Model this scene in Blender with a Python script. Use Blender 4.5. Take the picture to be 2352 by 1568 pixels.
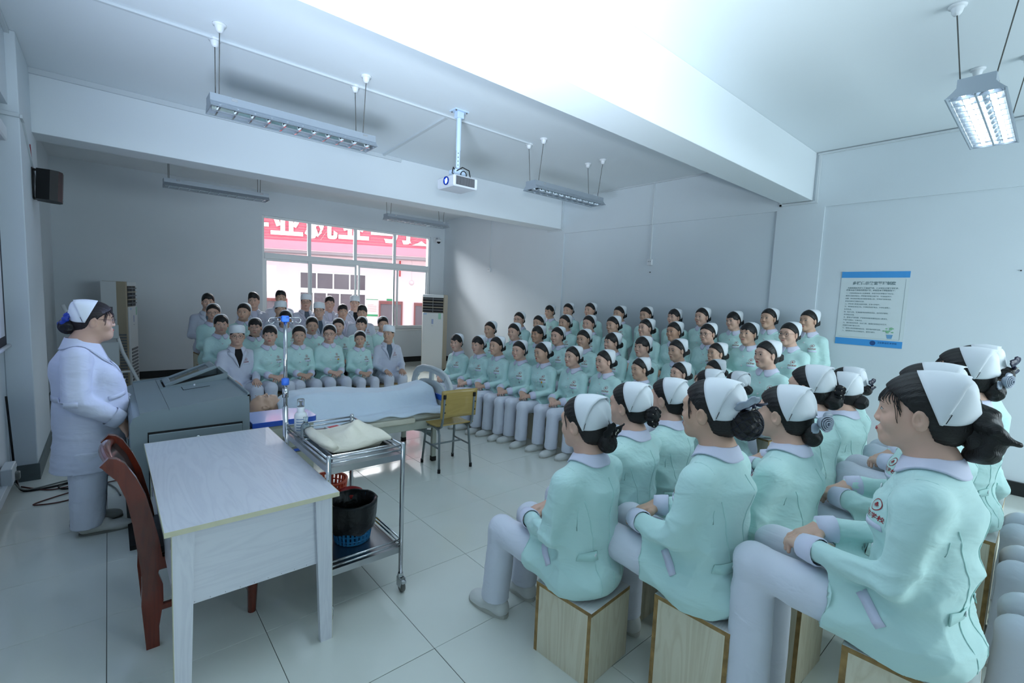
import bpy, math, random
import numpy as np
from mathutils import Matrix, Vector, Euler
random.seed(7)
rng = np.random.default_rng(7)
PI = math.pi
scene = bpy.context.scene
for o in list(bpy.data.objects):
    bpy.data.objects.remove(o)
COL = scene.collection

# ------------------------------------------------------------------ camera
FPX = 1075.52
CAM = np.array([-1.74559, -3.60445, 1.70052])
YAW, PITCH, ROLL = -0.71248, 0.093155, 0.041518
def cam_rot():
    cy, sy = math.cos(YAW), math.sin(YAW); cp, sp = math.cos(PITCH), math.sin(PITCH); cr, sr = math.cos(ROLL), math.sin(ROLL)
    Rz = np.array([[cy, sy, 0], [-sy, cy, 0], [0, 0, 1]])
    B = np.array([[1, 0, 0], [0, 0, -1], [0, 1, 0]])
    Rp = np.array([[1, 0, 0], [0, cp, -sp], [0, sp, cp]])
    Rr = np.array([[cr, -sr, 0], [sr, cr, 0], [0, 0, 1]])
    return Rr @ Rp @ B @ Rz
RC = cam_rot()
cd = bpy.data.cameras.new('camera')
cam = bpy.data.objects.new('camera', cd); COL.objects.link(cam)
cd.sensor_width = 36.0; cd.lens = FPX / 2352 * 36.0; cd.clip_start = 0.05; cd.clip_end = 200
Rw = RC.T @ np.diag([1, -1, -1])
cam.matrix_world = Matrix([[*Rw[0], CAM[0]], [*Rw[1], CAM[1]], [*Rw[2], CAM[2]], [0, 0, 0, 1]])
scene.camera = cam
FW = RC.T @ np.array([0, 0, 1.0])
def ray(px, py):
    return RC.T @ np.array([(px - 1176) / FPX, (py - 784) / FPX, 1.0])
def at_depth(px, py, D):
    d = ray(px, py); return CAM + d * D / float(d @ FW)
def at_z(px, py, z):
    d = ray(px, py); return CAM + d * (z - CAM[2]) / d[2]

# ------------------------------------------------------------------ exposure, world, lights
vs = scene.view_settings
scene.display_settings.display_device = 'sRGB'
vs.view_transform = 'Standard'; vs.look = 'None'; vs.exposure = 0.46; vs.gamma = 1.0; vs.use_curve_mapping = False
world = bpy.data.worlds.new('overcast_sky'); scene.world = world; world.use_nodes = True
wn = world.node_tree; bg = wn.nodes['Background']
bg.inputs[0].default_value = (0.93, 0.96, 1.0, 1); bg.inputs[1].default_value = 1.45

def light(name, kind, loc, energy, color, target=None, size=None, size_y=None, spot=None, blend=None):
    l = bpy.data.lights.new(name, kind); l.energy = energy; l.color = color
    if size is not None:
        if kind == 'AREA':
            l.size = size
            if size_y: l.shape = 'RECTANGLE'; l.size_y = size_y
        else:
            l.shadow_soft_size = size
    if spot: l.spot_size = spot
    if blend is not None: l.spot_blend = blend
    o = bpy.data.objects.new(name, l); COL.objects.link(o); o.location = loc
    if target is not None:
        o.rotation_euler = (Vector(target) - Vector(loc)).to_track_quat('-Z', 'Y').to_euler()
    return o
# the photographer's flash, turned up so that it bounces off the ceiling and the beam
light('bounce_flash', 'SPOT', (-1.55, -3.45, 1.95), 430, (0.84, 0.94, 1.0), (0.25, -1.85, 3.6), 0.08, spot=math.radians(78), blend=1.0)
# assumed second strobe, added low on the left to brighten the mid-bay ceiling
light('ceiling_fill_spot', 'SPOT', (-1.95, -2.7, 1.15), 640, (0.70, 0.83, 1.0), (.10, 0.2, 3.6), 0.45, spot=math.radians(80), blend=1.0)
# daylight of the courtyard outside the back window
light('courtyard_daylight', 'AREA', (2.5, 9.0, 4.9), 1500, (0.97, 0.97, 1.0), (2.3, 2.0, 0.4), 5.0, 2.2)
# added fill panel before the unseen, windowless wall behind the photographer
light('rear_fill_light', 'AREA', (2.6, -6.9, 1.9), 120, (0.78, 0.93, 1.0), (2.2, 0, 1.5), 3.4, 1.7)
# the projector throws a picture on the screen of the left wall
light('projector_beam', 'SPOT', (0.9, 0.70, 2.80), 150, (0.42, 0.55, 1.0), (-2.4, 0.5, 1.65), 0.02, spot=math.radians(36), blend=0.1)

cy = scene.cycles
cy.use_adaptive_sampling = True; cy.adaptive_threshold = 0.02
cy.max_bounces = 8; cy.diffuse_bounces = 4; cy.glossy_bounces = 3; cy.transmission_bounces = 6; cy.caustics_reflective = False; cy.caustics_refractive = False

# ------------------------------------------------------------------ materials
MATS = {}
def srgb(c):
    return tuple((x / 12.92 if x <= 0.04045 else ((x + 0.055) / 1.055) ** 2.4) for x in c)
def mat(name, rgb, rough=0.6, metal=0.0, bump=0.0, bscale=40.0, var=0.0, vscale=8.0, coat=0.0, emis=None, estr=0.0,
        trans=0.0, ior=1.45, sss=0.0, stretch=None, alpha=1.0, spec=None, sheen=0.0):
    if name in MATS: return MATS[name]
    m = bpy.data.materials.new(name); m.use_nodes = True; nt = m.node_tree; b = nt.nodes['Principled BSDF']
    col = (*srgb(rgb), 1)
    b.inputs['Base Color'].default_value = col; b.inputs['Roughness'].default_value = rough; b.inputs['Metallic'].default_value = metal
    b.inputs['Coat Weight'].default_value = coat; b.inputs['Transmission Weight'].default_value = trans; b.inputs['IOR'].default_value = ior
    if spec is not None: b.inputs['Specular IOR Level'].default_value = spec
    if sheen: b.inputs['Sheen Weight'].default_value = sheen
    if sss: b.inputs['Subsurface Weight'].default_value = sss; b.inputs['Subsurface Radius'].default_value = (0.012, 0.005, 0.003); b.inputs['Subsurface Scale'].default_value = 1.0
    if alpha < 1: b.inputs['Alpha'].default_value = alpha
    if emis: b.inputs['Emission Color'].default_value = (*srgb(emis), 1); b.inputs['Emission Strength'].default_value = estr
    if bump or var:
        tc = nt.nodes.new('ShaderNodeTexCoord'); mp = nt.nodes.new('ShaderNodeMapping'); nt.links.new(tc.outputs['Object'], mp.inputs[0])
        if stretch: mp.inputs['Scale'].default_value = stretch
    if var:
        n = nt.nodes.new('ShaderNodeTexNoise'); n.inputs['Scale'].default_value = vscale; n.inputs['Detail'].default_value = 5
        nt.links.new(mp.outputs[0], n.inputs['Vector'])
        r = nt.nodes.new('ShaderNodeMapRange'); r.inputs[1].default_value = 0.3; r.inputs[2].default_value = 0.7
        r.inputs[3].default_value = 1 - var; r.inputs[4].default_value = 1 + var
        nt.links.new(n.outputs[0], r.inputs[0])
        mx = nt.nodes.new('ShaderNodeMix'); mx.data_type = 'RGBA'; mx.blend_type = 'MULTIPLY'; mx.inputs[0].default_value = 1
        mx.inputs[6].default_value = col; nt.links.new(r.outputs[0], mx.inputs[7]); nt.links.new(mx.outputs[2], b.inputs['Base Color'])
    if bump:
        n2 = nt.nodes.new('ShaderNodeTexNoise'); n2.inputs['Scale'].default_value = bscale; n2.inputs['Detail'].default_value = 4
        nt.links.new(mp.outputs[0], n2.inputs['Vector'])
        bp = nt.nodes.new('ShaderNodeBump'); bp.inputs['Strength'].default_value = bump; bp.inputs['Distance'].default_value = 0.01
        nt.links.new(n2.outputs[0], bp.inputs['Height']); nt.links.new(bp.outputs[0], b.inputs['Normal'])
    MATS[name] = m; return m
def wood(name, c1, c2, axis=0, scale=6.0, rough=0.4, coat=0.2):
    if name in MATS: return MATS[name]
    m = bpy.data.materials.new(name); m.use_nodes = True; nt = m.node_tree; b = nt.nodes['Principled BSDF']
    tc = nt.nodes.new('ShaderNodeTexCoord'); mp = nt.nodes.new('ShaderNodeMapping'); nt.links.new(tc.outputs['Object'], mp.inputs[0])
    sc = [scale * 1.6] * 3; sc[axis] = scale * 0.16; mp.inputs['Scale'].default_value = sc
    n = nt.nodes.new('ShaderNodeTexNoise'); n.inputs['Scale'].default_value = 1.6; n.inputs['Detail'].default_value = 5; n.inputs['Distortion'].default_value = 1.2
    nt.links.new(mp.outputs[0], n.inputs['Vector'])
    w = nt.nodes.new('ShaderNodeMath'); w.operation = 'MULTIPLY'; w.inputs[1].default_value = 9.0; nt.links.new(n.outputs[0], w.inputs[0])
    fr = nt.nodes.new('ShaderNodeMath'); fr.operation = 'PINGPONG'; fr.inputs[1].default_value = 0.5; nt.links.new(w.outputs[0], fr.inputs[0])
    cr = nt.nodes.new('ShaderNodeValToRGB'); nt.links.new(fr.outputs[0], cr.inputs[0])
    cr.color_ramp.elements[0].position = 0.0; cr.color_ramp.elements[0].color = (*srgb(c1), 1)
    cr.color_ramp.elements[1].position = 0.35; cr.color_ramp.elements[1].color = (*srgb(c2), 1)
    nt.links.new(cr.outputs[0], b.inputs['Base Color']); b.inputs['Roughness'].default_value = rough; b.inputs['Coat Weight'].default_value = coat
    MATS[name] = m; return m
def fabric(name, rgb, fold=0.5, fscale=9.0, rough=0.75):
    """woven cloth: fine weave plus soft creases as relief"""
    if name in MATS: return MATS[name]
    m = mat(name, rgb, rough, sheen=0.15); nt = m.node_tree; b = nt.nodes['Principled BSDF']
    tc = nt.nodes.new('ShaderNodeTexCoord'); mp = nt.nodes.new('ShaderNodeMapping'); nt.links.new(tc.outputs['Object'], mp.inputs[0])
    mp.inputs['Rotation'].default_value = (0.5, 0.4, 0.3); mp.inputs['Scale'].default_value = (1.0, 1.0, 1.9)
    n = nt.nodes.new('ShaderNodeTexNoise'); n.inputs['Scale'].default_value = fscale; n.inputs['Detail'].default_value = 3; n.inputs['Distortion'].default_value = 0.8
    nt.links.new(mp.outputs[0], n.inputs['Vector'])
    n2 = nt.nodes.new('ShaderNodeTexNoise'); n2.inputs['Scale'].default_value = 700; nt.links.new(mp.outputs[0], n2.inputs['Vector'])
    ad = nt.nodes.new('ShaderNodeMath'); ad.operation = 'MULTIPLY_ADD'; ad.inputs[1].default_value = 0.025
    nt.links.new(n2.outputs[0], ad.inputs[0]); nt.links.new(n.outputs[0], ad.inputs[2])
    bp = nt.nodes.new('ShaderNodeBump'); bp.inputs['Strength'].default_value = fold; bp.inputs['Distance'].default_value = 0.03
    nt.links.new(ad.outputs[0], bp.inputs['Height']); nt.links.new(bp.outputs[0], b.inputs['Normal'])
    return m

# ------------------------------------------------------------------ object helpers
def new_mesh(name, V, Fc, m=None, smooth=False):
    me = bpy.data.meshes.new(name)
    me.from_pydata([tuple(map(float, v)) for v in V], [], [tuple(map(int, f)) for f in Fc]); me.update()
    if m is not None:
        for mm in (m if isinstance(m, (list, tuple)) else [m]): me.materials.append(mm)
    if smooth: me.polygons.foreach_set('use_smooth', [True] * len(me.polygons))
    return me
def link(name, me, parent=None, loc=(0, 0, 0), rot=(0, 0, 0), scale=(1, 1, 1)):
    o = bpy.data.objects.new(name, me); COL.objects.link(o)
    o.location = loc; o.rotation_euler = rot; o.scale = scale
    if parent is not None: o.parent = parent
    return o
def tag(o, label=None, cat=None, group=None, kind=None):
    if label: o['label'] = label
    if cat: o['category'] = cat
    if group: o['group'] = group
    if kind: o['kind'] = kind
    return o
def thing(name, label, cat, loc=(0, 0, 0), rz=0.0, group=None):
    o = bpy.data.objects.new(name, None); COL.objects.link(o); o.empty_display_size = 0.1
    o.location = loc; o.rotation_euler = (0, 0, rz); tag(o, label, cat, group); return o
class MB:
    """collects simple solids into one mesh"""
    def __init__(s): s.V = []; s.F = []; s.M = []; s.mi = 0
    def add(s, V, Fc):
        b = len(s.V); s.V += [tuple(v) for v in V]; s.F += [tuple(b + i for i in f) for f in Fc]; s.M += [s.mi] * len(Fc); return s
    def box(s, x0, x1, y0, y1, z0, z1, bev=0.0, R=None, t=None):
        if bev <= 0:
            V = [(x0, y0, z0), (x1, y0, z0), (x1, y1, z0), (x0, y1, z0), (x0, y0, z1), (x1, y0, z1), (x1, y1, z1), (x0, y1, z1)]
            Fc = [(0, 3, 2, 1), (4, 5, 6, 7), (0, 1, 5, 4), (1, 2, 6, 5), (2, 3, 7, 6), (3, 0, 4, 7)]
        else:
            b = min(bev, (x1 - x0) * .49, (y1 - y0) * .49, (z1 - z0) * .49)
            def ring(i, z):
                return [(x0 + b + i, y0 + i, z), (x1 - b - i, y0 + i, z), (x1 - i, y0 + b + i, z), (x1 - i, y1 - b - i, z), (x1 - b - i, y1 - i, z), (x0 + b + i, y1 - i, z), (x0 + i, y1 - b - i, z), (x0 + i, y0 + b + i, z)]
            def ring2(z, ins):
                e = ins
                return [(x0 + b, y0 + e, z), (x1 - b, y0 + e, z), (x1 - e, y0 + b, z), (x1 - e, y1 - b, z), (x1 - b, y1 - e, z), (x0 + b, y1 - e, z), (x0 + e, y1 - b, z), (x0 + e, y0 + b, z)]
            rs = [ring2(z0, b), ring2(z0 + b, 0), ring2(z1 - b, 0), ring2(z1, b)]
            V = [p for r in rs for p in r]
            Fc = [tuple(range(7, -1, -1)), tuple(range(24, 32))]
            for k in range(3):
                for i in range(8):
                    j = (i + 1) % 8; Fc.append((k * 8 + i, k * 8 + j, k * 8 + 8 + j, k * 8 + 8 + i))
        if R is not None or t is not None:
            V = np.array(V, float)
            if R is not None: V = V @ np.array(R).T
            if t is not None: V = V + np.array(t)
        return s.add(V, Fc)
    def tube(s, pts, r, n=10, closed=False, cap=True, flat=1.0):
        P = np.array(pts, float); m = len(P); rr = np.broadcast_to(np.asarray(r, float), (m,))
        T = np.zeros_like(P)
        if closed: T = np.roll(P, -1, 0) - np.roll(P, 1, 0)
        else:
            T[1:-1] = P[2:] - P[:-2]; T[0] = P[1] - P[0]; T[-1] = P[-1] - P[-2]
        T /= np.linalg.norm(T, axis=1)[:, None] + 1e-12
        up = np.array([0, 0, 1.0]) if abs(T[0][2]) < 0.9 else np.array([1.0, 0, 0])
        N = np.cross(T[0], up); N /= np.linalg.norm(N); V = []
        for i in range(m):
            N = N - T[i] * (N @ T[i]); N /= np.linalg.norm(N) + 1e-12; Bn = np.cross(T[i], N)
            for k in range(n):
                a = 2 * PI * k / n; V.append(P[i] + rr[i] * (math.cos(a) * N + flat * math.sin(a) * Bn))
        Fc = []
        for i in range(m if closed else m - 1):
            j = (i + 1) % m
            for k in range(n):
                l = (k + 1) % n; Fc.append((i * n + k, i * n + l, j * n + l, j * n + k))
        if cap and not closed:
            Fc.append(tuple(range(n - 1, -1, -1))); Fc.append(tuple((m - 1) * n + k for k in range(n)))
        return s.add(V, Fc)
    def lathe(s, prof, n=24, c=(0, 0, 0), sx=1.0, sy=1.0, R=None, a0=0.0, a1=2 * PI):
        full = abs(a1 - a0 - 2 * PI) < 1e-6; V = []; m = len(prof); k = n if full else n + 1
        for r, z in prof:
            for i in range(k):
                a = a0 + (a1 - a0) * i / n; V.append((r * sx * math.cos(a), r * sy * math.sin(a), z))
        Fc = []
        for j in range(m - 1):
            for i in range(n):
                l = (i + 1) % k; Fc.append((j * k + i, j * k + l, j * k + k + l, j * k + k + i))
        V = np.array(V)
        if R is not None: V = V @ np.array(R).T
        return s.add(V + np.array(c), Fc)
    def prism(s, poly, z0, z1, ax=2):
        """extrude a 2-D outline along axis ax"""
        n = len(poly)
        def P(u, v, w): return {2: (u, v, w), 1: (u, w, v), 0: (w, u, v)}[ax]
        V = [P(u, v, z0) for u, v in poly] + [P(u, v, z1) for u, v in poly]
        Fc = [tuple(range(n - 1, -1, -1)), tuple(range(n, 2 * n))] + [(i, (i + 1) % n, n + (i + 1) % n, n + i) for i in range(n)]
        if ax == 1: Fc = [f[::-1] for f in Fc]
        return s.add(V, Fc)
    def sphere(s, c, r, n=14, m=9, sc=(1, 1, 1)):
        prof = [(r * math.sin(PI * j / m) + 1e-5, -r * math.cos(PI * j / m)) for j in range(m + 1)]; b = len(s.V)
        s.lathe(prof, n); A = np.array(s.V[b:]) * np.array(sc) + np.array(c); s.V[b:] = [tuple(v) for v in A]; return s
    def mesh(s, name, m=None, smooth=False, auto=None):
        me = new_mesh(name, s.V, s.F, m, smooth)
        if isinstance(m, (list, tuple)) and len(m) > 1: me.polygons.foreach_set('material_index', s.M)
        if auto is not None:
            try: me.set_sharp_from_angle(angle=math.radians(auto))
            except Exception: pass
        return me
    def obj(s, name, m, parent=None, smooth=False, auto=None, loc=(0, 0, 0), rot=(0, 0, 0)):
        return link(name, s.mesh(name, m, smooth or auto is not None, auto), parent, loc, rot)
def copy_tree(o, parent=None):
    c = o.copy(); COL.objects.link(c)
    if parent is not None: c.parent = parent
    for ch in list(o.children): copy_tree(ch, c)
    return c
def arc(c, r, a0, a1, n, plane='xz'):
    out = []
    for i in range(n + 1):
        a = a0 + (a1 - a0) * i / n; u, v = r * math.cos(a), r * math.sin(a)
        out.append((c[0] + u, c[1], c[2] + v) if plane == 'xz' else (c[0] + u, c[1] + v, c[2]) if plane == 'xy' else (c[0], c[1] + u, c[2] + v))
    return out
def Rz(a): return np.array([[math.cos(a), -math.sin(a), 0], [math.sin(a), math.cos(a), 0], [0, 0, 1]])
def Rx(a): return np.array([[1, 0, 0], [0, math.cos(a), -math.sin(a)], [0, math.sin(a), math.cos(a)]])
def Ry(a): return np.array([[math.cos(a), 0, math.sin(a)], [0, 1, 0], [-math.sin(a), 0, math.cos(a)]])
_TXT = {}
def text_mesh(body, size=1.0, depth=0.0, bold=0.0):
    """flat lettering as raw vertices and faces (built-in font)"""
    key = (body, size, depth, bold)
    if key not in _TXT:
        cu = bpy.data.curves.new('lettering', 'FONT'); cu.body = body; cu.size = size; cu.extrude = depth; cu.offset = bold; cu.resolution_u = 2
        cu.align_x = 'CENTER'; cu.align_y = 'CENTER'
        o = bpy.data.objects.new('lettering', cu); COL.objects.link(o)
        dg = bpy.context.evaluated_depsgraph_get(); ev = o.evaluated_get(dg); me = ev.to_mesh()
        V = np.array([v.co[:] for v in me.vertices]).reshape(-1, 3); Fc = [tuple(p.vertices) for p in me.polygons]
        ev.to_mesh_clear(); bpy.data.objects.remove(o); bpy.data.curves.remove(cu); _TXT[key] = (V, Fc)
    return _TXT[key]

# ------------------------------------------------------------------ signed-distance modelling (continuous organic surfaces)
def smin(a, b, k):
    if k <= 0: return np.minimum(a, b)
    h = np.maximum(k - np.abs(a - b), 0) / k
    return np.minimum(a, b) - h * h * k * 0.25
class SDF:
    def __init__(s): s.P = []
    def cap(s, a, b, r1, r2=None, k=0.02, sc=None, op='+'):
        s.P.append(('c', np.array(a, float), np.array(b, float), r1, r1 if r2 is None else r2, k, None if sc is None else np.array(sc, float), op)); return s
    def chain(s, pts, rs, k=0.02, sc=None):
        for i in range(len(pts) - 1): s.cap(pts[i], pts[i + 1], rs[i], rs[i + 1], k, sc)
        return s
    def ell(s, c, r, k=0.02, R=None, op='+'):
        s.P.append(('e', np.array(c, float), np.array(r, float), None if R is None else np.array(R, float), None, k, None, op)); return s
    def cut(s, p, n, k=0.0):
        """remove everything on the side the normal n points to"""
        n = np.array(n, float); n /= np.linalg.norm(n); s.P.append(('p', np.array(p, float), n, None, None, k, None, '-')); return s
    def fn(s, f):
        s.P.append(('f', f, None, None, None, 0, None, '-')); return s
    @staticmethod
    def _d(p, X, Y, Z):
        t = p[0]
        if t == 'c':
            a, b, r1, r2, sc = p[1], p[2], p[3], p[4], p[6]
            if sc is not None: X, Y, Z = X / sc[0], Y / sc[1], Z / sc[2]; a = a / sc; b = b / sc
            ba = b - a; L = float(ba @ ba) + 1e-12
            px, py, pz = X - a[0], Y - a[1], Z - a[2]
            h = np.clip((px * ba[0] + py * ba[1] + pz * ba[2]) / L, 0, 1)
            d = np.sqrt((px - h * ba[0]) ** 2 + (py - h * ba[1]) ** 2 + (pz - h * ba[2]) ** 2) - (r1 + (r2 - r1) * h)
            return d * (1.0 if sc is None else 0.5 * (1 + float(sc.min())))
        if t == 'e':
            c, r, R = p[1], p[2], p[3]; px, py, pz = X - c[0], Y - c[1], Z - c[2]
            if R is not None:
                px, py, pz = (px * R[0, i] + py * R[1, i] + pz * R[2, i] for i in range(3))
            q = np.sqrt((px / r[0]) ** 2 + (py / r[1]) ** 2 + (pz / r[2]) ** 2)
            g = np.sqrt((px / r[0] ** 2) ** 2 + (py / r[1] ** 2) ** 2 + (pz / r[2] ** 2) ** 2) + 1e-9
            return q * (q - 1) / g
        if t == 'p':
            return (X - p[1][0]) * p[2][0] + (Y - p[1][1]) * p[2][1] + (Z - p[1][2]) * p[2][2]
        return p[1](X, Y, Z)
    @staticmethod
    def _bb(p):
        k = p[5] + 0.03
        if p[0] == 'c':
            r = max(p[3], p[4]) * (1 if p[6] is None else p[6]) + k
            return np.minimum(p[1], p[2]) - r, np.maximum(p[1], p[2]) + r
        r = (p[2] if p[3] is None else np.full(3, p[2].max())) + k; return p[1] - r, p[1] + r
    @staticmethod
    def _mix(F, d, p):
        if p[7] == '+': return smin(F, d, p[5])
        if p[0] in 'pf': return -smin(-F, -d, p[5])
        return -smin(-F, d, p[5])
    def eval(s, Q):
        Q = np.asarray(Q, float); F = np.full(len(Q), 1.0)
        for p in s.P: F = s._mix(F, s._d(p, Q[:, 0], Q[:, 1], Q[:, 2]), p)
        return F
    def grid(s, xs, ys, zs):
        F = np.full((len(xs), len(ys), len(zs)), 1.0, np.float32)
        for p in s.P:
            if p[0] in 'pf': sl = (slice(None),) * 3
            else:
                lo, hi = s._bb(p)
                sl = tuple(slice(max(0, np.searchsorted(a, l) - 1), np.searchsorted(a, h) + 1) for a, l, h in zip((xs, ys, zs), lo, hi))
            X, Y, Z = xs[sl[0]][:, None, None], ys[sl[1]][None, :, None], zs[sl[2]][None, None, :]
            if X.size * Y.size * Z.size == 0: continue
            F[sl] = s._mix(F[sl], s._d(p, X, Y, Z), p)
        return F
    def polygonize(s, xs, ys, zs):
        F = s.grid(xs, ys, zs); S = F < 0; nx, ny, nz = F.shape
        c = np.zeros((nx - 1, ny - 1, nz - 1), np.int8); offs = [(i, j, k) for i in (0, 1) for j in (0, 1) for k in (0, 1)]
        for i, j, k in offs: c += S[i:nx - 1 + i, j:ny - 1 + j, k:nz - 1 + k]
        I, J, K = np.nonzero((c > 0) & (c < 8)); n = len(I)
        idx = np.full(c.shape, -1, np.int64); idx[I, J, K] = np.arange(n)
        val = np.stack([F[I + a, J + b, K + d] for a, b, d in offs], 1).astype(float)
        acc = np.zeros((n, 3)); cnt = np.zeros(n); o = np.array(offs, float)
        for e0 in range(8):
            for e1 in range(e0 + 1, 8):
                if np.abs(o[e0] - o[e1]).sum() != 1: continue
                a, b = val[:, e0], val[:, e1]; m = (a < 0) != (b < 0); t = np.where(m, a / (a - b + 1e-20), 0)
                acc += np.where(m[:, None], o[e0] + t[:, None] * (o[e1] - o[e0]), 0); cnt += m
        q = acc / np.maximum(cnt, 1)[:, None]
        V = np.stack([xs[I] + q[:, 0] * (xs[I + 1] - xs[I]), ys[J] + q[:, 1] * (ys[J + 1] - ys[J]), zs[K] + q[:, 2] * (zs[K + 1] - zs[K])], 1)
        Q = []
        for ax in range(3):
            A = [slice(None)] * 3; B = [slice(None)] * 3; A[ax] = slice(0, -1); B[ax] = slice(1, None)
            s0, s1 = S[tuple(A)], S[tuple(B)]; u, v = (ax + 1) % 3, (ax + 2) % 3
            E = np.array(np.nonzero(s0 != s1)).T
            if len(E) == 0: continue
            ok = (E[:, u] > 0) & (E[:, v] > 0) & (E[:, u] < F.shape[u] - 1) & (E[:, v] < F.shape[v] - 1); E = E[ok]
            q4 = []
            for du, dv in ((1, 1), (0, 1), (0, 0), (1, 0)):
                G = E.copy(); G[:, u] -= du; G[:, v] -= dv; q4.append(idx[G[:, 0], G[:, 1], G[:, 2]])
            q4 = np.stack(q4, 1); flip = ~s0[E[:, 0], E[:, 1], E[:, 2]]; q4[flip] = q4[flip][:, ::-1]; Q.append(q4)
        Q = np.concatenate(Q)
        return V, Q
def axis(*segs):
    """grid coordinates from (start, end, step) runs"""
    out = []
    for a, b, h in segs:
        n = max(1, int(round((b - a) / h))); out += list(np.linspace(a, b, n, endpoint=False))
    out.append(segs[-1][1]); return np.array(out)
def np_mesh(name, V, Q, m=None, smooth=True):
    me = bpy.data.meshes.new(name); n, q = len(V), len(Q)
    me.vertices.add(n); me.vertices.foreach_set('co', np.ascontiguousarray(V, np.float32).ravel())
    me.loops.add(q * 4); me.loops.foreach_set('vertex_index', np.ascontiguousarray(Q, np.int32).ravel())
    me.polygons.add(q); me.polygons.foreach_set('loop_start', np.arange(0, q * 4, 4, dtype=np.int32))
    try: me.polygons.foreach_set('loop_total', np.full(q, 4, np.int32))
    except Exception: pass
    if smooth: me.polygons.foreach_set('use_smooth', np.ones(q, bool))
    me.update(calc_edges=True); me.validate()
    if m is not None: me.materials.append(m)
    return me
def vnormals(V, Q):
    a, b, c, d = (V[Q[:, i]] for i in range(4)); n = np.cross(c - a, d - b); N = np.zeros_like(V)
    for i in range(4): np.add.at(N, Q[:, i], n)
    return N / (np.linalg.norm(N, axis=1)[:, None] + 1e-12)
def folds(P, amp, f, seed, w=None):
    """soft ridged cloth creases; returns an offset per vertex"""
    r = np.random.default_rng(seed); out = np.zeros(len(P))
    for i in range(6):
        d = r.normal(size=3); d /= np.linalg.norm(d); d2 = r.normal(size=3)
        ph = P @ d * f * (0.7 + 0.25 * i) + 1.3 * np.sin(P @ d2 * f * 0.25 + r.uniform(0, 6)) + r.uniform(0, 6)
        out += (1 - np.abs(np.sin(ph))) ** 2 / (1 + 0.35 * i) - 0.3
    out *= amp / 2.2
    return out if w is None else out * w
from mathutils.bvhtree import BVHTree
class Cloth:
    """the finished surface of a garment, for laying trims on it"""
    def __init__(s, me): s.t = BVHTree.FromPolygons([v.co[:] for v in me.vertices], [tuple(p.vertices) for p in me.polygons])
    def walk(s, p, d, L):
        out = []; last = None
        for a, b in zip(p, d):
            h = s.t.ray_cast(Vector(a), Vector(b).normalized(), L * 2)[0]
            if h is None: h = s.t.find_nearest(Vector(a + b * L * .6))[0]
            out.append(h[:])
        return np.array(out)
def surf(sdf, p, d, L=0.5, n=60):
    """walk from points p along d to the surface of sdf (vectorised)"""
    p = np.atleast_2d(np.array(p, float)); d = np.broadcast_to(np.array(d, float), p.shape); t = np.zeros(len(p))
    if isinstance(sdf, Cloth): return sdf.walk(p, d, L)
    for _ in range(n):
        t = np.minimum(t + np.clip(sdf.eval(p + d * t[:, None]), -0.02, 0.03) * 0.8, L)
    return p + d * t[:, None]
# ================================================================== the room
M_WALL = mat('painted_wall', (0.83, 0.865, 0.89), 0.75, bump=0.05, bscale=90, var=0.02, vscale=1.2)
M_CEIL = mat('painted_ceiling', (0.88, 0.91, 0.93), 0.8, bump=0.04, bscale=70)
M_TRUNK = mat('plastic_trunking', (0.80, 0.83, 0.85), 0.5); M_DARKBASE = mat('dark_skirting', (0.10, 0.11, 0.12), 0.35, var=0.2, vscale=14)
M_GREYBASE = mat('grey_skirting', (0.36, 0.40, 0.41), 0.5, var=0.15, vscale=9)
M_TILE = mat('white_floor_tile', (0.87, 0.89, 0.86), 0.13, var=0.02, vscale=3.0, coat=0.3); M_GROUT = mat('tile_joint', (0.30, 0.31, 0.30), 0.9)
M_ALU = mat('white_window_frame', (0.90, 0.92, 0.93), 0.35); M_GLASS = bpy.data.materials.new('window_glass'); M_GLASS.use_nodes = True; nt = M_GLASS.node_tree; nt.nodes.clear()
_o = nt.nodes.new('ShaderNodeOutputMaterial'); _m = nt.nodes.new('ShaderNodeMixShader'); _t = nt.nodes.new('ShaderNodeBsdfTransparent'); _g = nt.nodes.new('ShaderNodeBsdfGlossy'); _f = nt.nodes.new('ShaderNodeFresnel'); _f.inputs[0].default_value = 1.35; _g.inputs['Roughness'].default_value = .02; _t.inputs[0].default_value = (.96, .97, .97, 1)
nt.links.new(_f.outputs[0], _m.inputs[0]); nt.links.new(_t.outputs[0], _m.inputs[1]); nt.links.new(_g.outputs[0], _m.inputs[2]); nt.links.new(_m.outputs[0], _o.inputs[0])
XL, XR, YB, YF, ZC, ZB = -2.40, 4.86, 6.86, -7.0, 3.607, 3.04
def struct(name, bm, m, parent=None, **k):
    o = bm.obj(name, m, parent, **k)
    if parent is None: o['kind'] = 'structure'
    return o
fl = struct('floor', MB().box(XL - .2, XR + .2, YF, YB + .2, -.12, -.004), M_GROUT)
tm = MB().box(-.2988, .2988, -.2988, .2988, -.004, 0, 0.0012).mesh('tile', M_TILE)
i0, i1 = int(math.floor(XL / .6)), int(math.ceil(XR / .6))
for i in range(i0, i1):
    for j in range(int(math.floor(-4.8 / .6)), int(math.ceil(YB / .6))):
        x0, x1 = max(i * .6, XL), min(i * .6 + .6, XR); y0, y1 = j * .6, min(j * .6 + .6, YB)
        cx, cy = (x0 + x1) / 2, (y0 + y1) / 2
        if x1 - x0 < .05 or y1 - y0 < .05: continue
        o = link('tile', tm, fl, (cx, cy, rng.uniform(-.0004, .0004)), (rng.normal(0, .0004), rng.normal(0, .0004), 0), ((x1 - x0) / .6, (y1 - y0) / .6, 1))
far = MB()
for i in range(i0, i1):
    for j in range(int(YF / .6), -8): far.box(max(i * .6, XL) + .0012, min(i * .6 + .6, XR) - .0012, j * .6 + .0012, j * .6 + .5988, -.004, 0)
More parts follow.
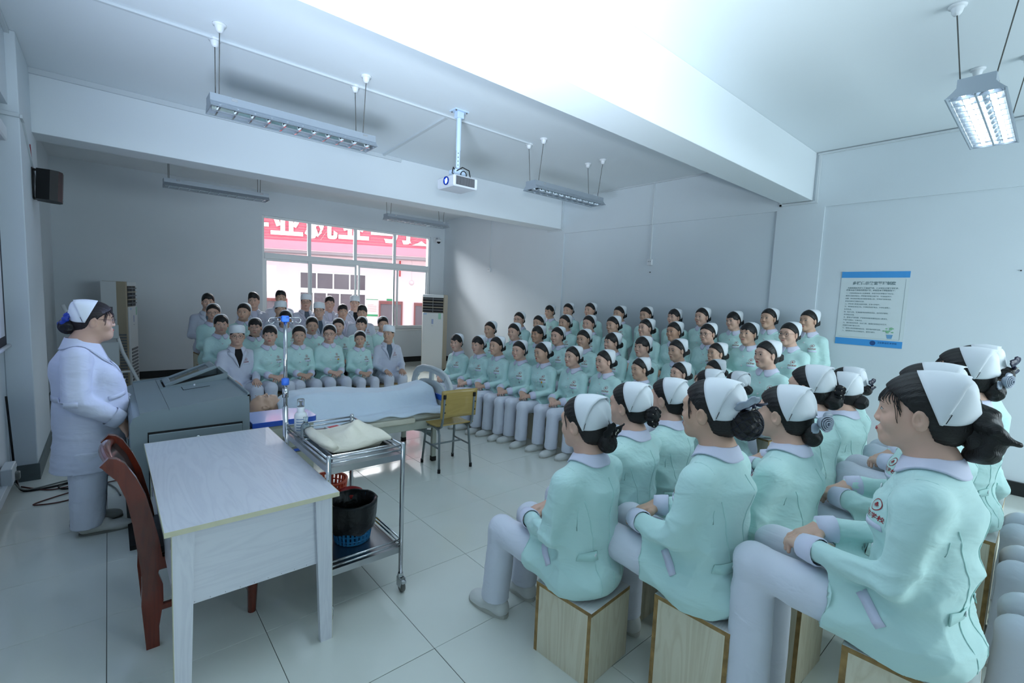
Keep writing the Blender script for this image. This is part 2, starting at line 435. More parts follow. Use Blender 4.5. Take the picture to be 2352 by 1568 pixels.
far.obj('tile_field', M_TILE, fl)['kind'] = 'stuff'
struct('ceiling', MB().box(XL - .2, XR + .2, YF, YB + .2, ZC, ZC + .12), M_CEIL)
# left wall with its column, and the beam over it
struct('wall_left', MB().box(XL - .2, XL, YF, YB, 0, ZC), M_WALL)
struct('column', MB().box(XL, -2.24, 1.90, 3.08, 0, ZC, 0.006), M_WALL)
struct('beam', MB().box(XL, -2.30, YF, 2.73, ZB, ZC), M_WALL)
# right wall: thin brick panels set back between the concrete frame
struct('wall_right', MB().box(XR + .022, XR + .22, YF, YB, 0, ZC), M_WALL)
fr = MB()
fr.box(XR, XR + .03, YF, 2.66, 2.955, ZC); fr.box(XR, XR + .03, -1.64, -1.10, 0, 2.955); fr.box(XR, XR + .03, 2.66, YB, 0, ZC); fr.box(XR, XR + .03, -6.2, -5.7, 0, 2.955)
struct('pillar', fr, M_WALL)
struct('wall_front', MB().box(XL - .2, XR + .2, YF - .2, YF, 0, ZC), M_WALL)
# back wall round the window opening
WX0, WX1, WZ0, WZ1 = 0.61, 4.46, 0.82, 3.13
wb = MB(); wb.box(XL - .2, WX0, YB, YB + .22, 0, ZC); wb.box(WX1, XR + .2, YB, YB + .22, 0, ZC); wb.box(WX0, WX1, YB, YB + .22, 0, WZ0); wb.box(WX0, WX1, YB, YB + .22, WZ1, ZC)
struct('wall_back', wb, M_WALL)
struct('beam', MB().box(XL, XR, 2.73, 3.08, ZB, ZC, 0.004), M_CEIL); struct('beam', MB().box(XL, XR, -1.50, -1.15, ZB, ZC, 0.004), M_CEIL); struct('beam', MB().box(XL, XR, -5.8, -5.45, ZB, ZC), M_CEIL)
struct('baseboard_right', MB().box(XR - .012, XR + .022, YF, YB, 0, .13), M_DARKBASE)
struct('baseboard_back', MB().box(-2.2, XR, YB - .012, YB, 0, .13), M_DARKBASE)
bl = MB(); bl.box(XL, XL + .012, YF, 1.9, 0, .14); bl.box(-2.24, -2.228, 1.9, 3.08, 0, .14); bl.box(XL, -2.228, 1.888, 1.90, 0, .14); bl.box(XL, XL + .012, 3.08, YB, 0, .14); struct('baseboard_left', bl, M_GREYBASE)
# surface trunking
def trunk(n, pts, w=.028, h=.016):
    b = MB()
    for (x0, y0, z0, x1, y1, z1) in pts: b.box(min(x0, x1), max(x0, x1), min(y0, y1), max(y0, y1), min(z0, z1), max(z0, z1), .002)
    return struct('trim_%d' % n, b, M_TRUNK)
trunk(1, [(-2.3, .835, ZC - .018, 2.30, .865, ZC)])
trunk(2, [(XL + .1, 2.700, ZC - .05, 1.48, 2.73, ZC)])
b = MB(); dv = np.array([1.213 - 1.07, 2.70 - .87, 0]); L = np.linalg.norm(dv); b.box(-L / 2, L / 2, -.02, .02, ZC - .018, ZC); struct('trim_3', b, M_TRUNK, loc=(1.14, 1.785, 0), rot=(0, 0, math.atan2(dv[1], dv[0])))
trunk(4, [(XR - .025, -1.16, ZC - .02, XR, 2.70, ZC), (XR - .02, 2.695, ZB - .03, XR, 2.725, ZC), (XR - .02, 2.73, ZB - .03, XR, 3.10, ZB - .002)])
trunk(5, [(XR - .025, YF, ZC - .035, XR, -1.52, ZC - .012), (XR - .022, -1.56, ZB - .035, XR, -1.53, ZC - .01), (XR - .022, -1.53, ZB - .035, XR, -1.13, ZB - .008), (XR - .022, -1.16, ZB - .035, XR, -1.13, ZB + .03)])
trunk(6, [(XR - .004, .735, 2.40, XR + .022, .757, 2.955), (XR - .015, .735, 2.955, XR, .757, ZC)])
trunk(7, [(XR - .014, 4.91, 2.36, XR, 4.935, 3.40)])
trunk(8, [(XL - .0, .2, 2.955, XL + .03, 1.9, 2.985), (-2.40, 1.872, 2.955, -2.24, 1.90, 2.985), (-2.24, 1.9, 2.955, -2.222, 2.05, 2.985)])
b = MB(); b.box(0, .86, -.012, .012, 0, .018); struct('trim_9', b, M_TRUNK, loc=(-2.238, 2.03, 2.96), rot=(0, math.radians(27), PI / 2))
trunk(10, [(XL, 5.0, 2.1, XL + .02, 5.03, 3.4), (-2.30, .3, ZC - .03, -2.27, 2.7, ZC - .0)])
trunk(11, [(XL, -4.0, .10, XL + .05, 1.62, .17)])
# rear_fill_frame: made-up frame added round the rear fill light, no opening behind
w2_ = thing('rear_fill_frame', None, None, (2.6, YF, 1.9)); w2_['kind'] = 'structure'
for q in ((-1.78, -1.70, -.93, .93), (1.70, 1.78, -.93, .93), (-1.70, 1.70, -.93, -.85), (-1.70, 1.70, .85, .93)): MB().box(q[0], q[1], .0, .08, q[2], q[3]).obj('window_frame', M_ALU, w2_)
# window_1
win = thing('window_1', None, None, (0, YB, 0)); win['kind'] = 'structure'
def wbar(x0, x1, z0, z1, y0=.03, y1=.09, n='window_frame'): return MB().box(x0, x1, y0, y1, z0, z1, .006).obj(n, M_ALU, win)
ft = .045
wbar(WX0, WX0 + ft, WZ0, WZ1); wbar(WX1 - ft, WX1, WZ0, WZ1); wbar(WX0 + ft, WX1 - ft, WZ1 - ft, WZ1); wbar(WX0 + ft, WX1 - ft, WZ0, WZ0 + ft); wbar(WX0 + ft, WX1 - ft, 2.285, 2.40, .02, .10, 'transom')
for x in (1.53, 2.53, 3.495): wbar(x - .034, x + .034, 2.40, WZ1 - ft, n='mullion')
ups = [WX0 + ft, 1.496, 1.564, 2.496, 2.564, 3.461, 3.529, WX1 - ft]
for k in range(4): MB().box(ups[2 * k], ups[2 * k + 1], .055, .063, 2.40, WZ1 - ft).obj('pane', M_GLASS, win)
for k, (a, c, yy) in enumerate(((.66, 1.59, .075), (1.50, 2.56, .045), (2.60, 3.60, .045), (3.48, 4.41, .075))):
    s = .042; b = MB(); z0, z1 = WZ0 + ft, 2.285
    for q in ((a, a + s, z0, z1), (c - s, c, z0, z1), (a + s, c - s, z0, z0 + s), (a + s, c - s, z1 - s, z1)): b.box(q[0], q[1], yy - .013, yy + .013, q[2], q[3], .003)
    sa = b.obj('sash', M_ALU, win); MB().box(a + s, c - s, yy - .003, yy + .003, z0 + s, z1 - s).obj('pane', M_GLASS, sa)
MB().box(WX0 - .03, WX1 + .03, -.03, .03, WZ0 - .03, WZ0, .004).obj('window_sill', M_ALU, win)
b = MB(); 
for (x, y, z) in ((1.9, .10, 2.345), ): pass

# ------------------------------------------------------------------ courtyard building seen through the window
K = 18 / 14.0
bo = at_depth(795, 640, 18.0); BO = np.array([5.204, 14.339, 0.0])
BR = math.atan2(-.473, .881)
bld = thing('courtyard_building', 'pink and white building with red sign roof across the courtyard behind the window', 'building', tuple(BO), BR)
def zz(z): return 1.70 + (z - 1.70) * K
M_PWALL = mat('pale_pink_render', (0.95, 0.87, 0.88), 0.9); M_PINK = mat('pink_fascia', (0.94, 0.60, 0.67), 0.8); M_RSIGN = mat('red_corrugated_sign', (0.92, 0.42, 0.50), 0.6)
M_WHITE = mat('white_sign_letter', (0.97, 0.97, 0.97), 0.6); M_DGLASS = mat('dark_building_glass', (0.40, 0.36, 0.39), 0.12); M_BROWN = mat('brown_door_frame', (0.52, 0.30, 0.30), 0.5); M_GUT = mat('grey_gutter', (0.62, 0.58, 0.60), 0.4, 0.3)
M_GREENP = mat('green_print', (0.24, 0.62, 0.42), 0.6); M_REDP = mat('red_print', (0.78, 0.30, 0.32), 0.6); M_PAPER = mat('white_paper', (0.90, 0.91, 0.91), 0.6); M_REDP2 = mat('red_floor_paint', (0.80, 0.26, 0.26), 0.7)
MB().box(-6, 8, 0, .3, -1.2, 2.95).obj('wall', M_PWALL, bld); MB().box(-6, 8, -.05, .02, -1.2, zz(.66)).obj('plinth', M_REDP2, bld)
MB().box(-6, 8, -.98, .3, 2.95, zz(2.84)).obj('soffit', M_PWALL, bld)
b = MB(); b.tube([(-6, -1.0, 2.985), (8, -1.0, 2.985)], .07, 10); b.obj('gutter', M_GUT, bld, True)
MB().box(-6, 8, -1.0, -.9, 3.085, 3.39).obj('fascia', M_PINK, bld)
# the sign: horizontal slats (corrugated) carrying white letters
for k in range(13): MB().box(-6, 8, -.98 + .004 * (k % 2), -.93, 3.395 + k * .098, 3.395 + k * .098 + .062, .006).obj('slat', M_RSIGN, bld)
MB().box(-6, 8, -.93, -.90, 3.39, 3.395 + 1.40).obj('sign_back', mat('pale_sign_back', (0.95, 0.72, 0.76), 0.7), bld)
TV, TF = text_mesh('学业就业与技能实训', 1.12, .03, .030)
letters = new_mesh('sign_lettering', [(v[0], -v[2], v[1]) for v in TV], TF, M_WHITE); link('sign_lettering', letters, bld, (1.50, -1.02, 3.95))
# windows, doors, notices
def bwin(x0, x1, z0, z1, nc, frame=.05, m=M_WHITE, name='window'):
    f = MB(); w = (x1 - x0)
    f.box(x0, x1, -.06, 0, z1 - frame, z1); f.box(x0, x1, -.06, 0, z0, z0 + frame)
    for i in range(nc + 1): xx = x0 + w * i / nc; f.box(max(x0, xx - frame / 2), min(x1, xx + frame / 2), -.06, 0, z0 + frame, z1 - frame)
    fo = f.obj(name, m, bld)
    for i in range(nc): MB().box(x0 + w * i / nc + frame / 2, x0 + w * (i + 1) / nc - frame / 2, -.025, -.015, z0 + frame, z1 - frame).obj('pane', M_DGLASS, fo)
bwin(-1.28 * K, .57 * K, zz(1.70), zz(2.22), 4); bwin(-1.28 * K, .57 * K, zz(.7), zz(1.64), 5)
bwin(.96 * K, 1.66 * K, zz(.3) - .6, zz(1.44), 1, .12, M_BROWN, 'door'); bwin(2.0 * K, 2.7 * K, zz(.3) - .6, zz(1.42), 1, .12, M_BROWN, 'door'); bwin(-2.25 * K, -1.63 * K, zz(.3) - .6, zz(1.40), 1, .10, M_BROWN, 'door')
nb = MB().box(.58 * K, .93 * K, -.012, 0, zz(.96), zz(1.48)).obj('notice', M_PAPER, bld)
MB().box(.58 * K, .93 * K, -.016, -.010, zz(.96), zz(1.02)).obj('green_band', M_GREENP, nb); MB().box(.58 * K, .93 * K, -.016, -.010, zz(1.46), zz(1.48)).obj('green_band', M_GREENP, nb)
b = MB()
for k in range(7): b.box(.62 * K, (.89 if k != 6 else .8) * K, -.015, -.010, zz(1.10 + .035 * k), zz(1.108 + .035 * k))
b.obj('red_text', M_REDP, nb)
MB().box(1.18 * K, 1.37 * K, -.02, 0, zz(1.45), zz(1.51)).obj('door_plate', M_GREENP, bld)
b = MB(); b.sphere((1.91 * K, -.6, zz(2.02)), .10, 16, 10); b.tube([(1.91 * K, -.6, zz(2.02) + .1), (1.91 * K, -.6, 2.95)], .008, 5); b.obj('globe_lamp', mat('frosted_globe', (0.86, 0.80, 0.82), 0.4), bld, True)
b = MB(); b.tube([(1.56 * K, -.08, zz(2.20)), (1.56 * K, -.08, zz(2.77))], .03, 8); b.obj('red_pipe', M_REDP, bld, True)
struct('courtyard_ground', MB().box(-10, 22, YB + .22, 26, -1.3, -1.2), mat('courtyard_paving', (0.72, 0.66, 0.66), 0.8, var=.05))

# ------------------------------------------------------------------ hanging lamps
M_LAMP = mat('lamp_grey_steel', (0.66, 0.70, 0.74), 0.35, 0.5); M_REFL = mat('lamp_mirror_reflector', (0.88, 0.90, 0.92), 0.12, 1.0); M_ROSE = mat('white_ceiling_rose', (0.86, 0.88, 0.90), 0.4)
M_CORD = mat('grey_cord', (0.36, 0.36, 0.35), 0.7); M_TUBE = mat('unlit_tube', (0.82, 0.85, 0.86), 0.3); M_LIT = mat('lit_tube', (1, 1, 1), 0.3, emis=(0.88, 0.95, 1.0), estr=7.0); M_CHIP = mat('bright_clip', (0.92, 0.93, 0.94), 0.15, 0.8)
LZ = 3.03
_CM = {}
def cached_mesh(k, f):
    if k not in _CM: _CM[k] = f()
    return _CM[k]
def lamp(x0, y0, label, lit):
    L, W = 1.30, .26
    t = thing('pendant_lamp', label, 'lamp', (x0, y0, LZ), 0, 'twin-tube louvre lamps hanging from the ceiling')
    b = MB(); b.prism([(-.085, .10), (.085, .10), (.085, .045), (.130, .0), (.136, -.004), (.128, -.006), (.120, .0), (.075, .040), (-.075, .040), (-.120, .0), (-.128, -.006), (-.136, -.004), (-.130, 0), (-.085, .045)], 0, L, ax=0)
    b.V = [(v[0], v[1] + W / 2, v[2]) for v in b.V]; b.obj('housing', M_LAMP, t)
    for e in (-.001, L - .004): MB().prism([(W / 2 - .124, -.002), (W / 2 + .124, -.002), (W / 2 + .086, .048), (W / 2 - .086, .048)], e, e + .005, ax=0).obj('end_cap', M_LAMP, t)
    b = MB()
    for s in (0, 1):
        yc = W * (.27 + .46 * s); pr = [(yc - .058, .002), (yc - .045, .026), (yc - .02, .038), (yc + .02, .038), (yc + .045, .026), (yc + .058, .002), (yc + .056, .002), (yc + .044, .024), (yc + .02, .036), (yc - .02, .036), (yc - .044, .024), (yc - .056, .002)]
        b.prism(pr, .02, L - .02, ax=0)
    b.obj('reflector', M_REFL, t)
    for s in (0, 1):
        yc = W * (.27 + .46 * s); b = MB(); b.tube([(.03, yc, .026), (L - .03, yc, .026)], .010, 12); b.obj('tube', M_LIT if lit else M_TUBE, t, True)
    lm = cached_mesh('louvre', lambda: MB().prism([(-.058, .016), (-.02, .015), (0, .012), (.02, .015), (.058, .016), (.060, -.003), (0, -.006), (-.060, -.003)], -.006, .006, ax=0).mesh('louvre', M_REFL))
    for s in (0, 1):
        for k in range(11): link('louvre', lm, t, (.06 + k * (L - .12) / 10, W * (.27 + .46 * s), 0))
    MB().box(.02, L - .02, W / 2 - .006, W / 2 + .006, -.004, .036, .002).obj('centre_bar', M_LAMP, t)
    for k in (.16, L - .10):
        MB().box(k - .02, k + .02, .042, .048, .072, .090).obj('clip', M_CHIP, t)
    for xx in (.06, L - .12):
        for yy in (-.005, W + .005):
            y2 = .052 if yy < 0 else W - .052; b = MB(); b.tube([(xx, y2, .099), (xx + .01 * (yy > 0), yy, ZC - LZ - .045)], .0035, 6); b.obj('cord', M_CORD, t, True)
            b = MB(); b.lathe([(.002, -.062), (.016, -.060), (.026, -.045), (.031, -.022), (.033, -.016), (.044, -.014), (.046, -.006), (.046, 0), (.002, 0)], 18, (xx + .01 * (yy > 0), yy, ZC - LZ)); b.obj('ceiling_rose', M_ROSE, t, True)
    return t
lamp(-1.13, .61, 'unlit pendant lamp with mirror louvres hanging left of the projector, before the cross beam', False)
lamp(2.20, .61, 'unlit pendant lamp with mirror louvres hanging right of the projector near the right wall', False)
lamp(-1.13, 4.42, 'small far pendant lamp beyond the cross beam near the left back corner', False)
lamp(2.13, 4.42, 'small far pendant lamp beyond the cross beam in front of the window', False)
lamp(2.21, -3.28, 'brightly lit pendant lamp hanging in the upper right corner', True)
lamp(-1.13, -3.28, 'lit pendant lamp above the photographer in the front bay', True)

# ------------------------------------------------------------------ projector on its pole
M_PROJ = mat('projector_white', (0.84, 0.86, 0.89), 0.4); M_PIPE = mat('pole_white', (0.76, 0.84, 0.93), 0.35); M_BLK = mat('black_plastic', (0.04, 0.04, 0.045), 0.45); M_GRILLE = mat('grey_grille', (0.45, 0.46, 0.48), 0.6)
pj = thing('projector', 'white projector hanging from a white ceiling pole, lens glowing blue', 'projector', (1.08, .655, ZC))
MB().box(-.085, .085, -.06, .06, -.012, 0, .003).obj('ceiling_plate', M_PIPE, pj)
b = MB(); b.box(-.04, .04, -.035, .035, -.075, -.012, .004); b.obj('bracket', M_PIPE, pj)
b = MB()
for sx in (-.065, .065):
    for sy in (-.04, .04): b.lathe([(.001, -.02), (.008, -.02), (.008, -.012), (.001, -.012)], 8, (sx, sy, 0))
b.obj('bolt', M_CORD, pj)
b = MB(); b.tube([(0, 0, -.06), (0, 0, -.40)], .026, 16); b.tube([(0, 0, -.40), (0, 0, -.60)], .022, 16)
po = b.obj('pole', M_PIPE, pj, True, 40)
b = MB()
for z in (-.43, -.47, -.51, -.55): b.lathe([(.001, 0), (.005, 0), (.005, .002), (.001, .002)], 8, (-.012, -.0205, z), R=Rx(PI / 2))
b.obj('hole', M_BLK, po)
MB().box(-.07, .07, -.06, .06, -.66, -.60, .006).obj('mount', M_PIPE, pj)
PR = Rz(math.radians(4))
b = MB(); b.box(-.15, .15, -.165, .155, -.80, -.685, .012); bd = b.obj('body', M_PROJ, pj, auto=30)
b = MB(); b.lathe([(.030, 0), (.042, 0), (.044, .01), (.040, .018), (.034, .016), (.030, 0)], 24, (-.15, -.03, -.738), R=Ry(-PI / 2)); b.obj('lens_ring', mat('blue_lens_ring', (0.08, 0.20, 0.62), 0.2, 0.4), bd, True)
b = MB(); b.lathe([(.0005, .006), (.020, .004), (.031, 0)], 20, (-.151, -.03, -.738), R=Ry(-PI / 2)); b.obj('lens', mat('glowing_lens', (0.5, 0.7, 1.0), 0.1, emis=(0.62, 0.85, 1.0), estr=7.0), bd, True)
b = MB(); b.box(-.125, .105, -.1672, -.164, -.785, -.700); gb = b.obj('vent', M_BLK, bd)
for k in range(16): MB().box(-.122 + k * .0142, -.122 + k * .0142 + .008, -.1695, -.166, -.783, -.702).obj('vent_slat', M_GRILLE, bd)
b = MB(); b.tube([(-.03, -.02, -.62), (-.10, -.07, -.60), (-.12, -.08, -.66), (-.06, -.08, -.685)], .006, 8); b.tube([(-.06, -.05, -.63), (.0, -.09, -.585), (.09, -.08, -.60), (.13, -.05, -.66), (.10, -.02, -.69)], .006, 8); b.tube(arc((.03, -.07, -.65), .035, 0, 2 * PI, 20), .005, 6); b.obj('cable', M_BLK, pj, True)

# ------------------------------------------------------------------ loudspeaker, camera, switches, poster
sp = thing('loudspeaker', 'black loudspeaker bracketed on the left wall column', 'loudspeaker', (-2.24, 2.58, 2.55))
b = MB(); b.prism([(.028, -.10), (.12, -.135), (.175, -.125), (.20, -.06), (.20, .06), (.175, .125), (.12, .135), (.028, .10)], -.135, .135); b.obj('cabinet', M_BLK, sp, rot=(0, math.radians(3), 0))
b = MB(); b.box(0, .008, -.06, .06, -.13, .14); b.box(0, .05, -.04, .04, .125, .135); b.box(0, .05, -.04, .04, -.135, -.125); b.obj('bracket', M_BLK, sp)
MB().box(.198, .2015, -.03, .01, -.122, -.112).obj('badge', M_STEEL if 'M_STEEL' in globals() else M_CHIP, sp)
b = MB(); b.tube([(.01, -.02, .14), (.006, -.05, .22), (.004, -.09, .33)], .004, 6); b.obj('cable', mat('red_wire', (0.55, 0.16, 0.20), 0.5), sp, True)
sc_ = thing('security_camera', 'small white dome camera bracketed on the back wall beside the window', 'camera', (4.60, YB, 3.06))
MB().box(-.06, .06, -.03, 0, -.06, .08, .006).obj('bracket', M_ROSE, sc_)
b = MB(); b.tube([(0, -.015, .05), (0, -.14, .05), (0, -.14, .0)], .02, 10); b.lathe([(.002, .02), (.06, .02), (.075, 0), (.075, -.035), (.06, -.04)], 20, (0, -.14, 0)); b.obj('housing', M_ROSE, sc_, True)
b = MB(); b.sphere((0, -.14, -.04), .045, 16, 10); b.obj('dome', M_BLK, sc_, True)
for (y, z, lab) in ((.745, 2.36, 'white wall socket plate on conduit, middle of the right wall'), (4.92, 2.31, 'white wall switch plate on conduit, near the right back corner')):
    s = thing('wall_socket', lab, 'socket', (XR - (0 if y > 2.66 else -.022), y, z), 0, 'white socket plates on the right wall'); MB().box(-.035, 0, -.045, .045, -.05, .045, .006).obj('plate', M_ROSE, s)
    b = MB()
    for q in (-.016, .016): b.box(-.037, -.033, q - .005, q + .005, .0, .016)
    b.obj('pin_hole', M_GRILLE, s)
s = thing('wall_socket', 'pale blank switch plate on the left wall above the standing teacher', 'socket', (XL, 5.02, 2.02)); MB().box(0, .02, -.05, .05, -.08, .08, .004).obj('plate', M_TRUNK, s)
po_ = thing('poster', 'notice poster of classroom rules with blue bands, on the right wall', 'poster', (XR + .02, -2.20, 1.742)); M_BLUEP = mat('blue_print', (0.27, 0.60, 0.86), 0.5); M_INK = mat('grey_ink', (0.50, 0.58, 0.60), 0.7)
PH, PW = .425, .315
b = MB(); b.box(-.004, 0, -PW, PW, -PH, PH); b.obj('sheet', mat('poster_paper', (0.83, 0.87, 0.88), 0.35), po_)
MB().box(-.0055, -.003, -PW, PW, PH - .070, PH).obj('blue_band', M_BLUEP, po_); MB().box(-.0055, -.003, -PW, PW, -PH, -PH + .075).obj('blue_band', M_BLUEP, po_)
def ptext(body, size, u, z, m, bold=0.0, al=0.0, name='lettering'):
    V, Fc = text_mesh(body, size, 0, bold); o = link(name, new_mesh(name, [(-.0062, -(v[0] + u), v[1] + z) for v in V], Fc, m), po_); return o
ptext('多媒体示教室管理制度', .040, .0, PH - .135, M_INK, .0012)
ptext('为规范我校多媒体教室的管理，保证师生正常教学秩序，', .0195, .0, PH - .190, M_INK, .0004); ptext('提高设备使用效率和完好率，特制定本管理制度如下：', .0195, -.02, PH - .215, M_INK, .0004)
LN = ['一、多媒体教室由专人负责管理，未经许可不得擅自使用设备，', '教师使用前须登记，按照操作规程正确使用，不得随意更改，', '设置，如出现故障应及时报告管理人员，不得自行拆卸设备，', '并如实填写使用情况记录。', '二、学生进入教室应保持安静，不得大声喧哗。', '三、保持教室清洁卫生，不得乱扔纸屑果皮，不得在桌椅上，', '乱写乱画。', '四、爱护公物，不得随意搬动桌椅及设备，损坏照价赔偿，', '并作相应处理。', '五、教室内严禁吸烟，严禁携带易燃易爆物品进入教室内，', '严禁使用明火，注意安全。', '六、课后请关闭电源，关好门窗，整理好桌椅后方可离开，', '并做好交接班登记工作。', '七、管理人员应定期检查设备，做好维护保养记录。', '八、本制度自公布之日起执行，请师生遵守。']
for k, ln in enumerate(LN):
    V, Fc = text_mesh(ln, .0165, 0, .0002); x0 = V[:, 0].min(); link('lettering', new_mesh('lettering', [(-.0062, -(v[0] - x0 - .255), v[1] + PH - .250 - .0315 * k) for v in V], Fc, M_INK), po_)
b = MB(); b.box(-.0058, -.0045, -PW + .03, -PW + .0315, -PH + .09, PH - .085); b.box(-.0058, -.0045, -PW + .03, PW - .03, -PH + .09, -PH + .0915); b.obj('border_line', M_INK, po_)
b = MB(); b.lathe([(.001, 0), (.027, 0), (.027, .001), (.001, .001)], 24, (-.0056, -.05, -PH + .038), R=Ry(-PI / 2)); b.obj('seal', mat('navy_print', (0.14, 0.30, 0.52), 0.6), po_)
ptext('卫生职业技术学校', .022, .18, -PH + .046, mat('navy_print', (0.14, 0.30, 0.52), 0.6), .0003)
b = MB()
for k in range(9):
    a = rng.uniform(0, PI); r = rng.uniform(.02, .06); b.sphere((-.0065, -.195 - r * math.cos(a), -PH + .165 + r * math.sin(a) * .9), .010 + .006 * rng.random(), 8, 6, (.12, 1, .6))
b.obj('printed_leaves', mat('leaf_print', (0.52, 0.72, 0.58), 0.6), po_)
b = MB(); b.prism([(-.175, -PH + .10), (-.215, -PH + .10), (-.225, -PH + .145), (-.165, -PH + .145)], -.0066, -.0052, ax=0); b.obj('printed_pot', mat('pot_print', (0.42, 0.62, 0.78), 0.6), po_)
b = MB(); b.box(-.012, 0, -.005, .005, -.005, .005); o = b.obj('wall_nail', M_BLK, None, loc=(XR + .02, -3.33, 2.16)); tag(o, 'tiny dark nail in the right wall, right of the poster', 'nail')
b = MB(); b.box(-.012, 0, -.005, .005, -.008, .008); o = b.obj('wall_nail', M_BLK, None, loc=(XR + .02, .735, 2.20)); tag(o, 'tiny dark nail in the right wall below the middle socket', 'nail')

# ------------------------------------------------------------------ projection screen on the left wall
sn = thing('projection_screen', 'projection screen with navy border on the left wall, at the left edge', 'screen', (XL + .003, .46, 0))
MB().box(.02, .026, -1.35, 1.36, 1.16, 2.75).obj('border', mat('navy_border', (0.05, 0.06, 0.14), 0.6), sn); MB().box(.0265, .028, -1.27, 1.28, 1.24, 2.68).obj('cloth', mat('screen_cloth', (0.88, 0.89, 0.93), 0.8), sn)
b = MB(); b.tube([(.03, -1.38, 1.15), (.03, 1.42, 1.15)], .016, 12); b.obj('bottom_bar', M_ROSE, sn, True); MB().box(0, .09, -1.4, 1.4, 2.75, 2.86, .01).obj('roller_case', M_ROSE, sn)
# ================================================================== people
SKIN = [mat('skin_%s' % n, c, 0.5, sss=0.08, bump=0.05, bscale=180) for n, c in (('fair', (0.86, 0.70, 0.62)), ('warm', (0.82, 0.665, 0.575)), ('tan', (0.77, 0.605, 0.51)))]
M_MINT = fabric('mint_cloth', (0.79, 0.93, 0.915), 0.55, 5.0)
M_MINT2 = fabric('mint_cloth_seam', (0.75, 0.91, 0.89), 0.1, 8.0)
M_COAT = fabric('white_coat_cloth', (0.84, 0.86, 0.92), 0.35, 4.5)
M_COLLAR = fabric('pale_collar_cloth', (0.86, 0.87, 0.95), 0.08, 6.0)
M_TROUSER = fabric('white_trouser_cloth', (0.87, 0.89, 0.94), 0.35, 5.0)
M_CAP = fabric('starched_white_cloth', (0.93, 0.95, 0.97), 0.05, 6.0, 0.6)
M_HAIR = mat('black_hair', (0.075, 0.066, 0.064), 0.42, bump=0.35, bscale=60, stretch=(9, 1.2, 1.2))
M_HAIR2 = mat('dark_brown_hair', (0.13, 0.10, 0.088), 0.42, bump=0.35, bscale=60, stretch=(9, 1.2, 1.2))
M_EYEW = mat('eye_white', (0.80, 0.78, 0.76), 0.25); M_IRIS = mat('dark_iris', (0.06, 0.04, 0.035), 0.15); M_LASH = mat('lash_black', (0.06, 0.05, 0.05), 0.6)
M_BROW = mat('eyebrow_brown', (0.17, 0.13, 0.115), 0.8)
M_LIPS = [mat('lips_rose', (0.70, 0.40, 0.38), 0.4), mat('lips_red', (0.68, 0.24, 0.25), 0.35), mat('lips_plain', (0.66, 0.45, 0.40), 0.45)]
M_RED = mat('red_embroidery', (0.62, 0.14, 0.17), 0.7); M_BUTTON = mat('white_button', (0.90, 0.92, 0.93), 0.3)
M_SHOE = mat('white_shoe', (0.84, 0.85, 0.84), 0.5); M_SOLE = mat('shoe_sole', (0.74, 0.74, 0.71), 0.7); M_BLACK = mat('black_cloth', (0.06, 0.06, 0.075), 0.8)
M_NAVY = mat('navy_satin', (0.06, 0.07, 0.20), 0.35); M_SATIN = mat('silver_satin', (0.62, 0.66, 0.72), 0.3); M_PIN = mat('hairpin_black', (0.05, 0.05, 0.06), 0.4)
M_PEARL = mat('pearl', (0.85, 0.82, 0.76), 0.2); M_STEEL = mat('bright_steel', (0.80, 0.81, 0.82), 0.2, 1.0); M_GREYSHIRT = mat('grey_knit', (0.36, 0.42, 0.48), 0.9)
M_GLASSF = mat('spectacle_frame', (0.14, 0.12, 0.13), 0.35, 0.3); M_NET = mat('navy_net', (0.07, 0.08, 0.17), 0.6)

def head_prims(S, c=(0, 0, 0), M=np.eye(3), male=False, w=1.0, full=1.0):
    c = np.array(c, float)
    q = lambda p: c + M @ (np.array(p, float) * np.array([w, 1, 1]))
    e = lambda p, r, k, op='+': S.ell(q(p), np.array(r) * np.array([w, 1, 1]), k, M, op)
    both = lambda f: [f(s) for s in (-1, 1)]
    e((0, -.012, .03), (.076, .094, .086), 0.01)
    e((0, .018, -.033), ((.061 if male else .0575) * full, .066, .072), .03)
    both(lambda s: S.cap(q((s * (.046 if male else .041) * full, .004, -.052)), q((s * .014, .060, -.089)), .020, .0145 if not male else .019, .03))
    e((0, .064, -.087), (.017, .017, .016), .025)
    both(lambda s: e((s * .035 * full, .055, -.028), (.028, .025, .028), .025))
    S.cap(q((-.034, .072, .030)), q((.034, .072, .030)), .014, .014, .03)
    both(lambda s: e((s * .031, .104, .006), (.019, .018, .011), .014, '-'))
    both(lambda s: e((s * .031, .073, .005), (.018, .0145, .0115), .006))
    S.cap(q((0, .082, .016)), q((0, .0945 if not male else .100, -.026)), .0058, .0090 if not male else .0105, .014)
    both(lambda s: e((s * .0115, .090, -.031), (.007, .009, .0068), .007))
    e((0, .080, -.063), (.025, .014, .014), .012)
    for s in (-1, 1):
        Mr = M @ Rz(-s * .30) @ Rx(-.12)
        S.ell(q((s * .078, -.006, -.008)), (.009, .020, .032), .006, Mr)
        S.ell(q((s * .087, .000, -.004)), (.007, .010, .018), .004, Mr, '-')
